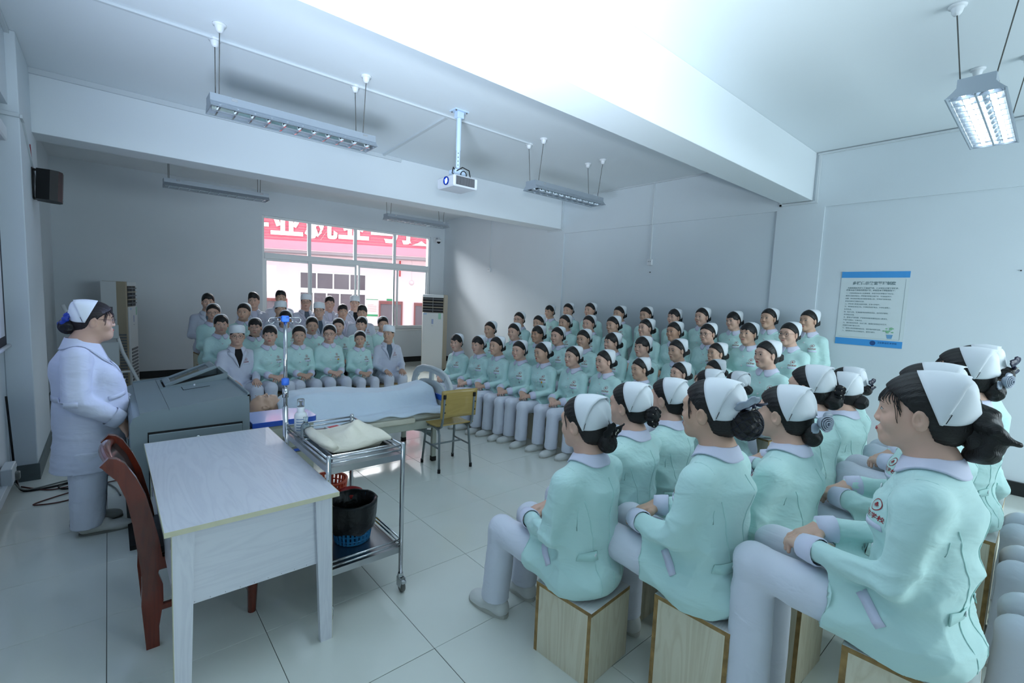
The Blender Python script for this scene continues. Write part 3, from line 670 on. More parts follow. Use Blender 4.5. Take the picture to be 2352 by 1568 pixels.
def hand_prims(S, w, d, n, side, curl=0.45, sc=1.0, spread=0.0):
    """w wrist, d direction of the palm, n normal of the back of the hand; side = +1 puts the thumb on +lateral"""
    w = np.array(w, float); d = np.array(d, float); d /= np.linalg.norm(d); n = np.array(n, float); n -= d * (n @ d); n /= np.linalg.norm(n)
    l = np.cross(d, n) * side
    S.cap(w - d * .03, w + d * .005, .024 * sc, .024 * sc, .02)
    for i, (kl, fl) in enumerate(((.080, .9), (.086, 1.0), (.082, .94), (.073, .76))):
        o = l * (1.5 - i) * .0195 * sc
        k = w + d * kl * sc + o; S.cap(w + d * .01 + o * .55, k, .0155 * sc, .0115 * sc, .016)
        a = 0.25 * curl; p = k; dd = d + l * (1.5 - i) * spread
        for L, r in ((.042, .0092), (.026, .0083), (.021, .0074)):
            v = math.cos(a) * dd - math.sin(a) * n; p2 = p + v / np.linalg.norm(v) * L * fl * sc
            S.cap(p, p2, r * sc, (r - .0008) * sc, .005); p = p2; a += curl
    t0 = w + d * .018 * sc + l * .020 * sc - n * .006; t1 = w + d * .050 * sc + l * .043 * sc - n * .014; t2 = w + d * .080 * sc + l * .045 * sc - n * .020; t3 = w + d * .100 * sc + l * .038 * sc - n * .024
    S.chain([t0, t1], [.015 * sc, .0125 * sc], .014); S.chain([t1, t2, t3], [.0118 * sc, .0102 * sc, .0085 * sc], .005)

def joints(S=.34, arms='lap', male=False, stand=False, ankle=.42, lean=0.0, hw=1.0):
    hz = .86 if stand else S + .085
    J = dict(hz=hz, S=S, male=male, stand=stand, hw=hw)
    k = 1.06 if male else 1.0
    l = lean
    J['pel'] = np.array([0, 0, hz]); J['lum'] = np.array([0, -.015 + .25 * l, hz + .16 * k]); J['che'] = np.array([0, -.008 + .65 * l, hz + .34 * k])
    J['nek'] = np.array([0, -.004 + l, hz + .490 * k]); J['hed'] = np.array([0, .034 + 1.3 * l, hz + .642 * k])
    sw = .150 * (1.14 if male else 1.0) * hw; J['sw'] = sw
    for s in (-1, 1):
        sh = np.array([s * sw, -.014 + .9 * l, hz + .410 * k]); J['sh', s] = sh
        if arms == 'lap':
            J['el', s] = np.array([s * (sw + .034), .030 + .4 * l, hz + .190]); J['wr', s] = np.array([s * .082, .265, hz + .150 + (.012 if s > 0 else 0)])
            J['hd', s] = (np.array([-s * .80, .50, -.20]), np.array([-s * -.15, .25, 1.0]))
        elif arms == 'knee':
            J['el', s] = np.array([s * (sw + .06), .05, hz + .19]); J['wr', s] = np.array([s * .125, .31, hz + .145])
            J['hd', s] = (np.array([-s * .10, 1.0, -.22]), np.array([0, .2, 1.0]))
        else:
            J['el', s] = np.array([s * (sw + .04), -.04, hz + .18]); J['wr', s] = np.array([s * .10, .16, hz - .01])
            J['hd', s] = (np.array([-s * .7, .35, -.45]), np.array([0, 1.0, .2]))
        if stand:
            J['hip', s] = np.array([s * .085, 0, hz]); J['kn', s] = np.array([s * .09, .01, .47]); J['an', s] = np.array([s * .09, -.03, .08])
        else:
            J['hip', s] = np.array([s * .085, 0, hz - .005]); J['kn', s] = np.array([s * .105, .41, S + .12]); J['an', s] = np.array([s * .105, ankle, .085])
    J['arms'] = arms
    return J
def body_mesh(J, M, h=.005, sk=0, w=1.0, full=1.0):
    S = SDF(); hz = J['hz']; c = J['hed']
    head_prims(S, c, M, J['male'], w, full)
    S.cap(c + M @ np.array([0, -.022, -.05]), J['nek'] + np.array([0, -.012, .01]), .047 if not J['male'] else .056, .052 if not J['male'] else .062, .03)
    S.cap(J['nek'] + np.array([0, -.012, .01]), J['che'], .055, .085, .06); S.chain([J['che'], J['lum'], J['pel']], [.09, .085, .10], .05, (1, .7, 1))
    for s in (-1, 1):
        S.cap(J['che'] + np.array([0, 0, .08]), J['sh', s] + np.array([-s * .02, 0, -.02]), .04, .035, .05)
        S.chain([J['sh', s] + np.array([-s * .02, 0, -.02]), J['el', s], J['wr', s]], [.024, .022, .022], .03)
        d, n = J['hd', s]; hand_prims(S, J['wr', s], d, n, -s if J['arms'] == 'lap' else -s, .5 if J['arms'] == 'lap' else .22, 1.06 if J['male'] else .98, .05)
        S.cap(J['hip', s], J['kn', s], .06, .045, .04)
        if J['stand']: S.cap(J['kn', s], J['an', s], .04, .03, .03)
    wz = min(J['wr', 1][2], J['wr', -1][2])
    zs = axis((0 if J['stand'] else hz - .12, wz - .13, .022), (wz - .13, wz + .06, h), (wz + .06, hz + .44, .02), (hz + .44, c[2] + .15, h))
    xs = axis((-.34, -.16, .02), (-.16, .16, h), (.16, .34, .02)); ys = axis((-.16, .44, h), (.44, .56, .02))
    V, Q = S.polygonize(xs, ys, zs)
    return np_mesh('person', V, Q, SKIN[sk])
HSDF = {}
def head_sdf(male=False, w=1.0, full=1.0):
    k = (male, w, full)
    if k not in HSDF:
        S = SDF(); head_prims(S, male=male, w=w, full=full); HSDF[k] = S
    return HSDF[k]
def face_patch(S, X, Z, off):
    """puts a grid of (x, z) points on the front of the face"""
    sh = X.shape; P = np.stack([X.ravel(), np.full(X.size, .15), Z.ravel()], 1)
    P = surf(S, P, (0, -1, 0), .14, 40); P[:, 1] += np.broadcast_to(off, sh).ravel(); return P
def grid_faces(nu, nv, close_u=False):
    out = []
    for i in range(nu if close_u else nu - 1):
        for j in range(nv - 1):
            k = (i + 1) % nu; out.append((i * nv + j, k * nv + j, k * nv + j + 1, i * nv + j + 1))
    return np.array(out)
def eye_mesh(S, s, fine, w=1.0, openk=1.0):
    nu, nv = (21, 9) if fine else (9, 5)
    u = np.linspace(-1, 1, nu)[:, None]; v = np.linspace(-1, 1, nv)[None, :]; cx = s * .0315 * w
    hg = lambda u: (1 - np.abs(u) ** 2.2) ** .75
    zc = lambda u: .0065 + .0016 * u * s
    up, lo = .0054 * openk, .0040 * openk
    P = face_patch(S, np.broadcast_to(cx + u * .0150, (nu, nv)), zc(u) + v * hg(u) * np.where(v > 0, up, lo), .0009); F = [tuple(f[::-1]) for f in grid_faces(nu, nv)]; mi = [0] * len(F); V = [P]; n = len(P)
    a = np.linspace(0, 2 * PI, 16, endpoint=False); r = .0056; ix = -.0012
    x = ix + r * np.cos(a); uu = x / .0150; z = np.clip(.0074 + r * np.sin(a), zc(uu) - lo * hg(uu), zc(uu) + up * hg(uu))
    V.append(face_patch(S, np.append(cx + x, cx + ix)[:, None], np.append(z, .0072)[:, None], .0014)); F += [(n + i, n + 16, n + (i + 1) % 16) for i in range(16)]; mi += [1] * 16; n += 17
    u2 = np.linspace(-1.04, 1.12 if s > 0 else 1.04, nu)[:, None]; u2 = np.linspace(-1.10, 1.10, nu)[:, None]; hh = hg(np.clip(u2, -1, 1))
    th = .0017 * (1 - .6 * np.abs(u2)) + .0003; t = np.array([[0, 1]])
    V.append(face_patch(S, np.broadcast_to(cx + u2 * .0150, (nu, 2)), zc(u2) + up * hh + th * (t - .35), .0018)); F += [tuple(n + q for q in f[::-1]) for f in grid_faces(nu, 2)]; mi += [2] * (nu - 1)
    me = new_mesh('eye', np.concatenate(V), F, [M_EYEW, M_IRIS, M_LASH], True); me.polygons.foreach_set('material_index', mi); return me
def brow_mesh(S, s, w=1.0, thick=1.0):
    nu, nv = 9, 3; u = np.linspace(0, 1, nu)[:, None]; v = np.linspace(-1, 1, nv)[None, :]
    x = s * (.0135 + .036 * u) * w; z = .0270 + .006 * np.sin(u * 2.2) - .0045 * u ** 2 + v * .0019 * thick * (1 - .7 * u)
    P = face_patch(S, np.broadcast_to(x, (nu, nv)), z, .0011); F = grid_faces(nu, nv)
    return np_mesh('eyebrow', P, F if s < 0 else F[:, ::-1], M_BROW)
def lips_mesh(S, k, fine, full=1.0):
    nu, nv = (17, 9) if fine else (9, 5); u = np.linspace(-1, 1, nu)[:, None]; v = np.linspace(-1, 1, nv)[None, :]
    a = np.sqrt(np.maximum(0, 1 - np.abs(u) ** 2)) * .9 + .02
    up = .0054 * a * (1 - .16 * np.exp(-(u / .16) ** 2)) * full; lo = .0068 * a * full
    z = -.0605 + np.where(v > 0, v * up, v * lo) + .0008 * u * u; x = np.broadcast_to(u * .0190, (nu, nv))
    off = .0008 + .0020 * np.sin(np.abs(v) * PI) ** .8 * a
    P = face_patch(S, x, z, off); F = grid_faces(nu, nv)[:, ::-1]
    return np_mesh('lips', P, F, M_LIPS[k])
YL = dict(pulled=([-.14, -.09, -.05, -.02, 0, .025, .055, .080, .102, .14], [-.062, -.052, -.035, -.022, .000, .025, .058, .092, .14, .3]),
          male=([-.14, -.075, -.05, -.03, 0, .025, .045, .066, .085, .14], [-.075, -.075, -.045, -.028, .000, .030, .050, .066, .3, .3]))
def hair_mesh(style, h=.006, seed=0, w=1.0):
    """pulled: combed back; fringe: bangs over the forehead; wisps: parted with loose strands; male: short"""
    S = SDF(); male = style.startswith('male'); r = np.random.default_rng(seed)
    if male:
        S.ell((0, -.010, .040), (.084 * w, .106, .094), 0); S.ell((0, .018, .088), (.062 * w, .072, .050), .03)
        if style == 'male_cap': S.P[0] = S.P[0][:2] + (np.array((.0825 * w, .100, .070)),) + S.P[0][3:]; S.P.pop()
        if style == 'male_tall': S.ell((.01, .035, .105), (.052, .055, .040), .03)
    else:
        S.ell((0, -.010, .035), (.0825 * w, .104, .094), 0); S.ell((0, -.052, -.030), (.066, .052, .062), .03); S.ell((0, -.085, -.02), (.045, .04, .05), .03)
    zz, yy = YL['male' if male else 'pulled']
    fr = style in ('fringe', 'male', 'male_tall', 'male_cap'); zf = .036 if style == 'fringe' else .050
    def lim(X, Y, Z):
        L = np.interp(Z, zz, yy) + 0 * X
        if male: L = np.where((np.abs(X) > .055) & (Z < .05), np.minimum(L, .035 + 0 * L), L)
        else: L = L - .010 * np.clip(1 - np.abs(X) / .03, 0, 1) * (Z > .05) if style == 'wisps' else L
        if fr:
            edge = zf + .008 * np.sin(X * 95 + seed) + .004 * np.sin(X * 260 + 2 * seed) - .045 * np.clip((np.abs(X) - .040) / .036, 0, 1) ** 1.5
            L = np.where(Z > edge, .3, L)
        return (Y - L) * .75
    S.fn(lim)
    if fr:
        zlo = zf
    if style in ('wisps', 'fringe', 'pulled'):
        for s in (-1, 1):
            n = 0
            for i in range(n):
                y0 = .030 + .012 * i; S.chain([(s * .078 * w, y0 - .022, .03), (s * (.079 + .002 * i) * w, y0 - .006, -.01), (s * (.072 - .004 * i) * w, y0 + .002, -.035 - .02 * r.random())], [.004, .0032, .0018], .006)
    V, Q = S.polygonize(axis((-.10, .10, h)), axis((-.15, .125, h)), axis((-.13, .165, h)))
    N = vnormals(V, Q); a = np.arctan2(V[:, 0], V[:, 2] + .02)
    V = V + N * (.0006 * np.sin(a * 40 + 2 * np.sin(V[:, 1] * 30)))[:, None]
    return np_mesh('hair', V, Q, M_HAIR)
def strand_mesh(HS, style, seed):
    """loose see-through fringe and side strands made of single locks"""
    r = np.random.default_rng(seed + 20); b = MB()
    def lock(x0, z0, x1, z1, rad, n=8, out=.0035):
        t = np.linspace(0, 1, n); X = x0 + (x1 - x0) * t ** 1.3; Z = z0 + (z1 - z0) * t; P = np.stack([X * 2.6, np.full(n, .16) + 0 * X, Z + .02 * (1 - t)], 1); C0 = np.stack([0 * X, np.full(n, -.02), Z], 1); D = C0 - np.stack([X * 2.2, np.full(n, .12), Z], 1); D /= np.linalg.norm(D, axis=1)[:, None]
        Q = surf(HS, C0 - D * .2, D, .25, 50) - D * (out + .004 * np.sin(t * PI))[:, None]; Q[0] += D[0] * .004; b.tube(Q, rad * (1 - .75 * t) + .0003, 5)
    if style == 'fringe':
        for k in range(46): x = r.uniform(-.046, .050); lock(x * .75, .098 + r.uniform(-.006, .004), x * 1.08 + r.uniform(-.010, .010), r.uniform(.020, .048), r.uniform(.0009, .0022))
    for s in (-1, 1):
        for k in range(9): lock(s * r.uniform(.040, .060), .075, s * r.uniform(.066, .075), r.uniform(-.030, .012), r.uniform(.0008, .0017), 9)
    return b.mesh('fringe', M_HAIR, True)
def bun_mesh(r=.042, h=.006, drop=0.0, lumpy=.003):
    S = SDF(); S.ell((0, -.135 + drop * .2, -.022 - drop), (r * 1.02, r * .92, r), 0); S.cap((0, -.085, -.015), (0, -.12, -.02 - drop * .6), .026, .026, .02)
    V, Q = S.polygonize(axis((-.075, .075, h)), axis((-.2, -.06, h)), axis((-.13, .06, h)))
    N = vnormals(V, Q); V = V + N * (lumpy * np.sin(V[:, 0] * 190 + 2 * np.sin(V[:, 2] * 90)))[:, None]; return np_mesh('bun', V, Q, M_HAIR)
def slab(P, nu, nv, t, close_u=False):
    """gives a grid surface a thickness t"""
    F = grid_faces(nu, nv, close_u); N = np.zeros_like(P); a, b, c, d = (P[F[:, i]] for i in range(4)); n = np.cross(c - a, d - b)
    for i in range(4): np.add.at(N, F[:, i], n)
    N /= np.linalg.norm(N, axis=1)[:, None] + 1e-12; m = len(P); V = np.concatenate([P + N * t * .5, P - N * t * .5]); Q = [F, F[:, ::-1] + m]
    ii = lambda i, j: (i % nu) * nv + j
    E = []
    for j in (0, nv - 1):
        for i in range(nu if close_u else nu - 1):
            f = [ii(i, j), ii(i + 1, j), ii(i + 1, j) + m, ii(i, j) + m]; E.append(f[::-1] if j == 0 else f)
    if not close_u:
        for i in (0, nu - 1):
            for j in range(nv - 1):
                f = [ii(i, j), ii(i, j + 1), ii(i, j + 1) + m, ii(i, j) + m]; E.append(f if i == 0 else f[::-1])
    Q.append(np.array(E)); return V, np.concatenate(Q)
PHM = math.radians(118)
def cap_meshes(n=28, w=1.0, flare=0.0):
    """folded nurse's cap: the front band over the crown and the tucked pouch behind it"""
    ph = np.linspace(-PHM, PHM, n)[:, None]; s = np.linspace(0, 1, 9)[None, :]; q = np.abs(ph) / PHM
    yf = .014 - .062 * (1 - np.cos(ph)) / (1 - math.cos(PHM)); xf = .0868 * w * np.sin(ph) * (1 - .03 * q); zf = .034 + .0955 * np.cos(ph)
    Lb = np.interp(q, [0, .35, .6, .8, 1], [.122 + flare, .108, .072, .038, .006])
    rise = np.interp(q, [0, .4, 1], [.006, .010, .0])
    X = xf * (1 - .10 * s * (1 - q)) + 0 * s; Y = yf - Lb * s; Z = zf + rise * np.sin(s * PI) + np.interp(q, [0, .5, 1], [-.004, .012, 0]) * s
    X = X + np.sign(ph) * .006 * np.sin(s * PI * .9) * (q > .2) * np.minimum(1, q)
    P = np.stack([X, Y, Z], -1).reshape(-1, 3); V, Q = slab(P, n, 9, .0028); band = np_mesh('cap', V, Q, M_CAP)
    # pouch: from under the band to the gathered back
    ph2 = np.linspace(-PHM, PHM, n)[:, None]; t = np.linspace(0, 1, 10)[None, :]; q2 = np.abs(ph2) / PHM
    x0 = .084 * w * np.sin(ph2); y0 = (.014 - .062 * (1 - np.cos(ph2)) / (1 - math.cos(PHM))) - np.interp(q2, [0, .35, .6, .8, 1], [.104, .085, .046, .02, .002]); z0 = .034 + .094 * np.cos(ph2)
    x1 = .008 * np.sin(ph2); y1 = -.132 + .004 * np.cos(ph2 * 3) + 0 * ph2; z1 = .012 + .014 * np.cos(ph2)
    b = np.sin(t * PI)
    X = x0 * (1 - t) + x1 * t + .016 * np.sin(ph2) * b; Y = y0 * (1 - t) + y1 * t - .012 * b * (1 - .4 * q2); Z = z0 * (1 - t) + z1 * t + .022 * b * np.cos(ph2) * (1 - q2 * .5) + .004 * np.sin(ph2 * 5) * t
    P = np.stack([X, Y, Z], -1).reshape(-1, 3); V, Q = slab(P, n, 10, .0024); pouch = np_mesh('cap_fold', V, Q, M_CAP)
    pins = MB()
    for sg in (-1, 1): pins.tube([(sg * .0850 * w, -.060, -.004), (sg * .0850 * w, -.070, .024)], .0011, 6)
    return band, pouch, pins.mesh('hairpin', M_PIN)
def round_cap_mesh(n=28):
    prof = [(.94, .030), (1.0, .040), (1.01, .075), (.985, .112), (.90, .130), (.55, .140), (.02, .142)]
    b = MB(); b.lathe([(r, z) for r, z in prof], n); V = np.array(b.V); a = np.arctan2(V[:, 1], V[:, 0]); r = np.hypot(V[:, 0], V[:, 1])
    wr = 1 + .012 * np.sin(a * 17) * (V[:, 2] > .05); V = np.stack([V[:, 0] * .0895 * wr, V[:, 1] * .110 * wr - .012, V[:, 2] + .10 * (-.0) - .16 * V[:, 1] * .11 * -1.4], 1)
    b.V = [tuple(v) for v in V]; me = b.mesh('cap', M_CAP, True); return me

def sleeve_end(J, s): 
    d = J['wr', s] - J['el', s]; d = d / np.linalg.norm(d); return J['wr', s], d
def jacket_sdf(J, coat=False, bulk=1.0):
    S = SDF(); hz = J['hz']; m = J['male']; k = 1.06 if m else 1.0; b = bulk * (1.08 if m else 1.0) * max(1.0, J['hw']) ** .9
    S.chain([J['pel'] + np.array([0, 0, .0]), J['lum'], J['che'] + np.array([0, -.004, -.02])], [.168 * b, .155 * b, .152 * b], .05, (1, .72, 1))
    if not J['stand']:
        S.ell(J['pel'] + np.array([0, -.03, -.0]), (.185 * b, .145 * b, .12), .05)
        for s in (-1, 1): S.cap(J['hip', s] + np.array([0, 0, .01]), J['hip', s] + (J['kn', s] - J['hip', s]) * .6 + np.array([0, 0, .012]), .098 * b, .094 * b, .04)
    else:
        S.cap(J['pel'], J['pel'] + np.array([0, 0, -.12 - (.22 if coat else 0)]), .17 * b, .185 * b, .05, (1, .72, 1))
    S.cap(J['sh', -1] + np.array([.03, 0, -.005]), J['sh', 1] + np.array([-.03, 0, -.005]), .055, .055, .06)
    for s in (-1, 1): S.cap(J['sh', s] + np.array([-s * .03, 0, 0]), J['nek'] + np.array([s * .02, -.012, -.018]), .048, .050, .05)
    S.cap(J['che'] + np.array([0, -.02, .04]), J['nek'] + np.array([0, -.012, -.015]), .11 * b, .062, .05)
    if not m:
        for s in (-1, 1): S.ell(J['che'] + np.array([s * .066, .078, -.035]), (.062, .046, .056), .05)
    if not J['stand']:
        zc = hz + .105; yc = .205
        S.fn(lambda X, Y, Z: np.minimum(Y - yc - .02 * np.cos(X * 14) + 0 * Z, zc + .06 - Z + 0 * X))
        S.cut((0, 0, J['S'] + .004), (0, 0, -1))
    else: S.cut((0, 0, hz - .14 - (.28 if coat else 0)), (0, 0, -1))
    for s in (-1, 1):
        sh, el, wr = J['sh', s], J['el', s], J['wr', s]
        S.cap(sh, el, .055 * b, .053 * b, .04); S.cap(el, wr - (wr - el) * .06, .053 * b, .0435, .02)
    S.cut(J['nek'] + np.array([0, -.012, .030]), (0, .25, 1))
    return S
def jacket_mesh(S, J, h, m, seed, amp=.008):
    hz = J['hz']; lo = J['S'] - .02 if not J['stand'] else hz - .45
    V, Q = S.polygonize(axis((-.36, .36, h)), axis((-.24, .40, h)), axis((lo, hz + .58, h)))
    N = vnormals(V, Q); z = V[:, 2] - hz
    w = .45 + .9 * np.exp(-((z - .06) / .10) ** 2) + .5 * np.exp(-((z - .20) / .1) ** 2)
    for s in (-1, 1): w += 1.0 * np.exp(-((V - J['el', s]) ** 2).sum(1) / .012) 
    for s in (-1, 1): w *= 1 - .9 * np.exp(-((V - J['wr', s]) ** 2).sum(1) / .006)
    w *= np.clip((hz + .50 - V[:, 2]) / .08, 0, 1)
    V = V + N * folds(V * np.array([1, 1, 1.5]), amp, 12.5, seed, w)[:, None]
    return np_mesh('jacket', V, Q, m)
def trouser_mesh(J, h, seed, m=None):
    S = SDF(); st = J['stand']; k = 1.08 if J['male'] else 1.0
    S.ell(J['pel'] + np.array([0, -.01, 0]), (.15 * k, .115, .10), 0)
    for s in (-1, 1):
        S.cap(J['hip', s], J['kn', s], .086 * k, .074 * k, .03); S.cap(J['kn', s], J['an', s] + np.array([0, 0, 0]), .073 * k, .074 * k, .015)
    S.cut((0, 0, .075), (0, 0, -1))
    if not st: S.cut((0, 0, J['S'] + .003), (0, 0, -1)) if False else None
    y1 = .54 if not st else .13
    V, Q = S.polygonize(axis((-.25, .25, h)), axis((-.17, y1 + .04, h)), axis((.05, J['hz'] + .12, h)))
    N = vnormals(V, Q); w = np.full(len(V), .5)
    for s in (-1, 1): w += 1.0 * np.exp(-((V - J['kn', s]) ** 2).sum(1) / .02) + .9 * np.exp(-((V - J['an', s]) ** 2).sum(1) / .02)
    if not st: V[:, 2] = np.where((V[:, 1] < .14) & (V[:, 2] < J['S'] + .004), J['S'] + .004, V[:, 2])
    V = V + N * folds(V, .007, 15, seed, w)[:, None]
    return np_mesh('trousers', V, Q, m or M_TROUSER)
def shoe_meshes(h=.007, kind=0):
    S = SDF(); S.cap((0, -.045, .035), (0, .10, .026), .042, .038, 0, (1, 1, .95)); S.cap((0, .06, .032), (0, .122, .026), .044, .040, .03, (1, 1, .8))
    if kind == 0: S.cap((0, -.04, .06), (0, .01, .07), .038, .036, .02)
    S.cut((0, 0, .012), (0, 0, -1)); V, Q = S.polygonize(axis((-.06, .06, h)), axis((-.11, .20, h)), axis((-.01, .13, h))); up = np_mesh('shoe', V, Q, M_SHOE)
    pts = [(math.copysign(abs(math.cos(a)) ** .7, math.cos(a)) * (.046 if math.sin(a) > -.3 else .043), .040 + .128 * math.sin(a)) for a in np.linspace(0, 2 * PI, 20, endpoint=False)]
    b = MB(); b.prism(pts, 0, .02); return up, b.mesh('sole', M_SOLE, True, 40)
def collar_mesh(S, J, fine, m=None, lapel=False):
    """turned-down collar draped on the shoulders"""
    nu, nv = (49, 9) if fine else (29, 6); a = np.linspace(.05, 2 * PI - .05, nu)[:, None]; t = np.linspace(0, 1, nv)[None, :]; c = J['nek'] + np.array([0, -.012, 0])
    fr = np.minimum(a, 2 * PI - a) / PI                                   # 0 in front, 1 at the back
    ro = np.interp(fr, [0, .05, .12, .25, .5, 1], [.072, .086, .094, .097, .094, .084]); ri = np.interp(fr, [0, .3, 1], [.066, .061, .060])
    an = a + np.where(a < PI, 1, -1) * -.09 * np.clip(1 - fr / .12, 0, 1) * t * 0
    r = ri + (ro - ri) * t; X = r * np.sin(an) * 1.03; Y = r * np.cos(an) * .98
    P = np.stack([X + c[0], Y + c[1], np.full_like(X, c[2] + .10)], -1).reshape(-1, 3)
    P = surf(S, P, (0, 0, -1), .30, 50); Z = P[:, 2].reshape(nu, nv)
    top = c[2] + np.interp(fr, [0, .15, .5, 1], [.000, .014, .030, .036]); Z = np.maximum(Z, top - .075 * t ** 1.2 - .02) if not fine else Z
    Z = Z + .008 + (np.maximum(top, Z[:, :1]) - Z + .0) * (1 - t) ** 2.2 * .85
    P[:, 2] = Z.ravel(); V, Q = slab(P, nu, nv, .005)
    return np_mesh('collar', V, Q[:, ::-1] if False else Q, m or M_COLLAR)
def cuff_mesh(J, s, r=.0465, L=.05, m=None):
    w, d = sleeve_end(J, s); b = MB(); b.tube([w - d * L, w - d * (L - .004), w - d * .02, w + d * .012, w + d * .016, w + d * .012], [r - .004, r + .0005, r - .001, r - .005, r - .009, r - .017], 16, cap=False); return b.mesh('cuff', m or M_COLLAR, True)
def project(S, P2, y0=.35, off=.0025):
    """(x, z) points pressed onto the front of a garment"""
    P = np.stack([P2[:, 0], np.full(len(P2), y0), P2[:, 1]], 1); P = surf(S, P, (0, -1, 0), .6, 60); P[:, 1] += off; return P
def emblem_mesh(S, J, fine):
    cx, cz = -.088 * J['hw'], J['che'][2] + .025; V = []; F = []; n = 24 if fine else 14
    def ring(r0, r1, ccx, ccz):
        b0 = len(V)
        for i in range(n):
            a = 2 * PI * i / n
            for r in (r0, r1): V.append((ccx + r * math.cos(a), ccz + r * math.sin(a)))
        for i in range(n): j = (i + 1) % n; F.append((b0 + 2 * i, b0 + 2 * j, b0 + 2 * j + 1, b0 + 2 * i + 1))
    ring(.0190, .0165, cx, cz); ring(.0005, .0042, cx, cz + .004)
    for k in range(7):
        a = PI * (1.12 + .76 * k / 6); d = np.array([math.cos(a), math.sin(a)]); p = np.array([-d[1], d[0]]); o = np.array([cx, cz + .003]); b0 = len(V)
        for q in (o + d * .004 + p * .0016, o + d * .0125, o + d * .004 - p * .0016): V.append(tuple(q))
        F.append((b0, b0 + 1, b0 + 2))
    me = new_mesh('emblem', project(S, np.array(V)), F, M_RED); return me
def letter_mesh(S, J, body='卫生学校', size=.0185):
    TV, TF = text_mesh(body, size, 0, .0003); P2 = np.stack([-.088 * J['hw'] - TV[:, 0], J['che'][2] - .010 + TV[:, 1]], 1)
    return new_mesh('lettering', project(S, P2), [f[::-1] for f in TF], M_RED)
def strip_mesh(S, name, p0, p1, wd, m, y0=.35, off=.003, n=6, d=(0, -1, 0)):
    P2 = []
    for i in range(n):
        t = i / (n - 1)
        for v in (-.5, .5): P2.append((p0[0] + (p1[0] - p0[0]) * t, p0[1] + (p1[1] - p0[1]) * t + v * wd))
    P2 = np.array(P2); P = np.stack([P2[:, 0], np.full(len(P2), y0), P2[:, 1]], 1); P = surf(S, P, d, .7, 60) - np.array(d) * off
    return np_mesh(name, *slab(P, n, 2, .002), m)
def button_mesh():
    b = MB(); b.lathe([(.001, 0), (.0085, 0), (.0085, .002), (.007, .0032), (.001, .0026)], 14); return b.mesh('button', M_BUTTON, True)
def glasses_mesh(S, round_=True):
    b = MB(); 
    for s in (-1, 1):
        pts = []
        for i in range(18):
            a = 2 * PI * i / 18; e = .8 if not round_ else 1.0
            cxx = math.copysign(abs(math.cos(a)) ** e, math.cos(a)); czz = math.copysign(abs(math.sin(a)) ** e, math.sin(a)); pts.append((s * .033 + .0235 * cxx, .1005 - .010 * abs(s * .033 + .0235 * cxx) / .05, .004 + .0195 * czz))
        b.tube(pts, .0013, 6, closed=True); b.tube([(s * .056, .091, .010), (s * .074, .05, .011), (s * .081, -.005, .010)], .0012, 6)
    b.tube([(-.0095, .1, .006), (0, .105, .008), (.0095, .1, .006)], .0012, 6); return b.mesh('glasses', M_GLASSF, True)
def watch_mesh(S, J):
    x, z = -.095, J['che'][2] - .045; P = project(S, np.array([[x, z], [x, z - .02], [x, z - .045]]), off=.006); b = MB()
    b.tube([P[0] + (-.010, 0, 0), P[0] + (.010, 0, 0)], .003, 6); b.tube(list(P), .0012, 5); b.lathe([(.001, -.003), (.011, -.003), (.012, 0), (.010, .003), (.001, .003)], 14, P[2], R=Rx(PI / 2)); return b.mesh('pendant_watch', M_STEEL, True)
# ================================================================== furniture in the middle of the room
M_WHITEWOOD = wood('whitewashed_wood', (0.835, 0.845, 0.885), (0.865, 0.875, 0.91), 1, 3.0, .3, .3); M_WHITEWOODX = wood('whitewashed_wood_side', (0.825, 0.835, 0.87), (0.855, 0.865, 0.895), 0, 3.0, .35, .2)
M_WHITEWOODZ = wood('whitewashed_wood_leg', (0.825, 0.835, 0.87), (0.855, 0.865, 0.895), 2, 4.0, .35, .2); M_EDGE = mat('cream_edging', (0.80, 0.79, 0.68), 0.5, var=.04, vscale=20)
M_STEELG = mat('podium_grey_steel', (0.53, 0.585, 0.60), 0.38, 0.15, bump=.03, bscale=300); M_STEELD = mat('podium_dark_gap', (0.05, 0.055, 0.06), 0.6); M_CHROME = mat('polished_chrome', (0.78, 0.79, 0.80), 0.14, 1.0)
M_RUBBER = mat('black_rubber', (0.05, 0.05, 0.05), 0.6)
# desk
dk = thing('desk', 'pale whitewashed wooden desk with tapered legs in the left foreground', 'desk', (-1.275, -.805, 0))
MB().box(-.335, .335, -.655, .655, .728, .748).obj('tabletop', M_WHITEWOOD, dk)
b = MB(); e = .0015; b.box(-.335 - e, .335 + e, -.655 - e, -.655, .727, .7485); b.box(-.335 - e, .335 + e, .655, .655 + e, .727, .7485); b.box(-.335 - e, -.335, -.655, .655, .727, .7485); b.box(.335, .335 + e, -.655, .655, .727, .7485); b.obj('edge_band', M_EDGE, dk)
for sx in (-1, 1):
    for sy in (-1, 1):
        b = MB(); x0, x1 = sx * .310, sx * .235; xb0, xb1 = sx * .315, sx * .260
        b.prism([(x0, .728), (x1, .728), (xb1, 0), (xb0, 0)] if sx < 0 else [(x1, .728), (x0, .728), (xb0, 0), (xb1, 0)], sy * .63 if sy < 0 else .60, sy * .60 if sy < 0 else .63, ax=1)
        lg = b.obj('leg', M_WHITEWOODZ, dk); b = MB()
        b.prism([(x0 + sx * .0, .728), (x0 + sx * .002, .728), (xb0 + sx * .002, 0), (xb0, 0)], -.6305 if sy < 0 else .5995, -.5995 if sy < 0 else .6305, ax=1); b.obj('leg_edge', M_EDGE, lg)
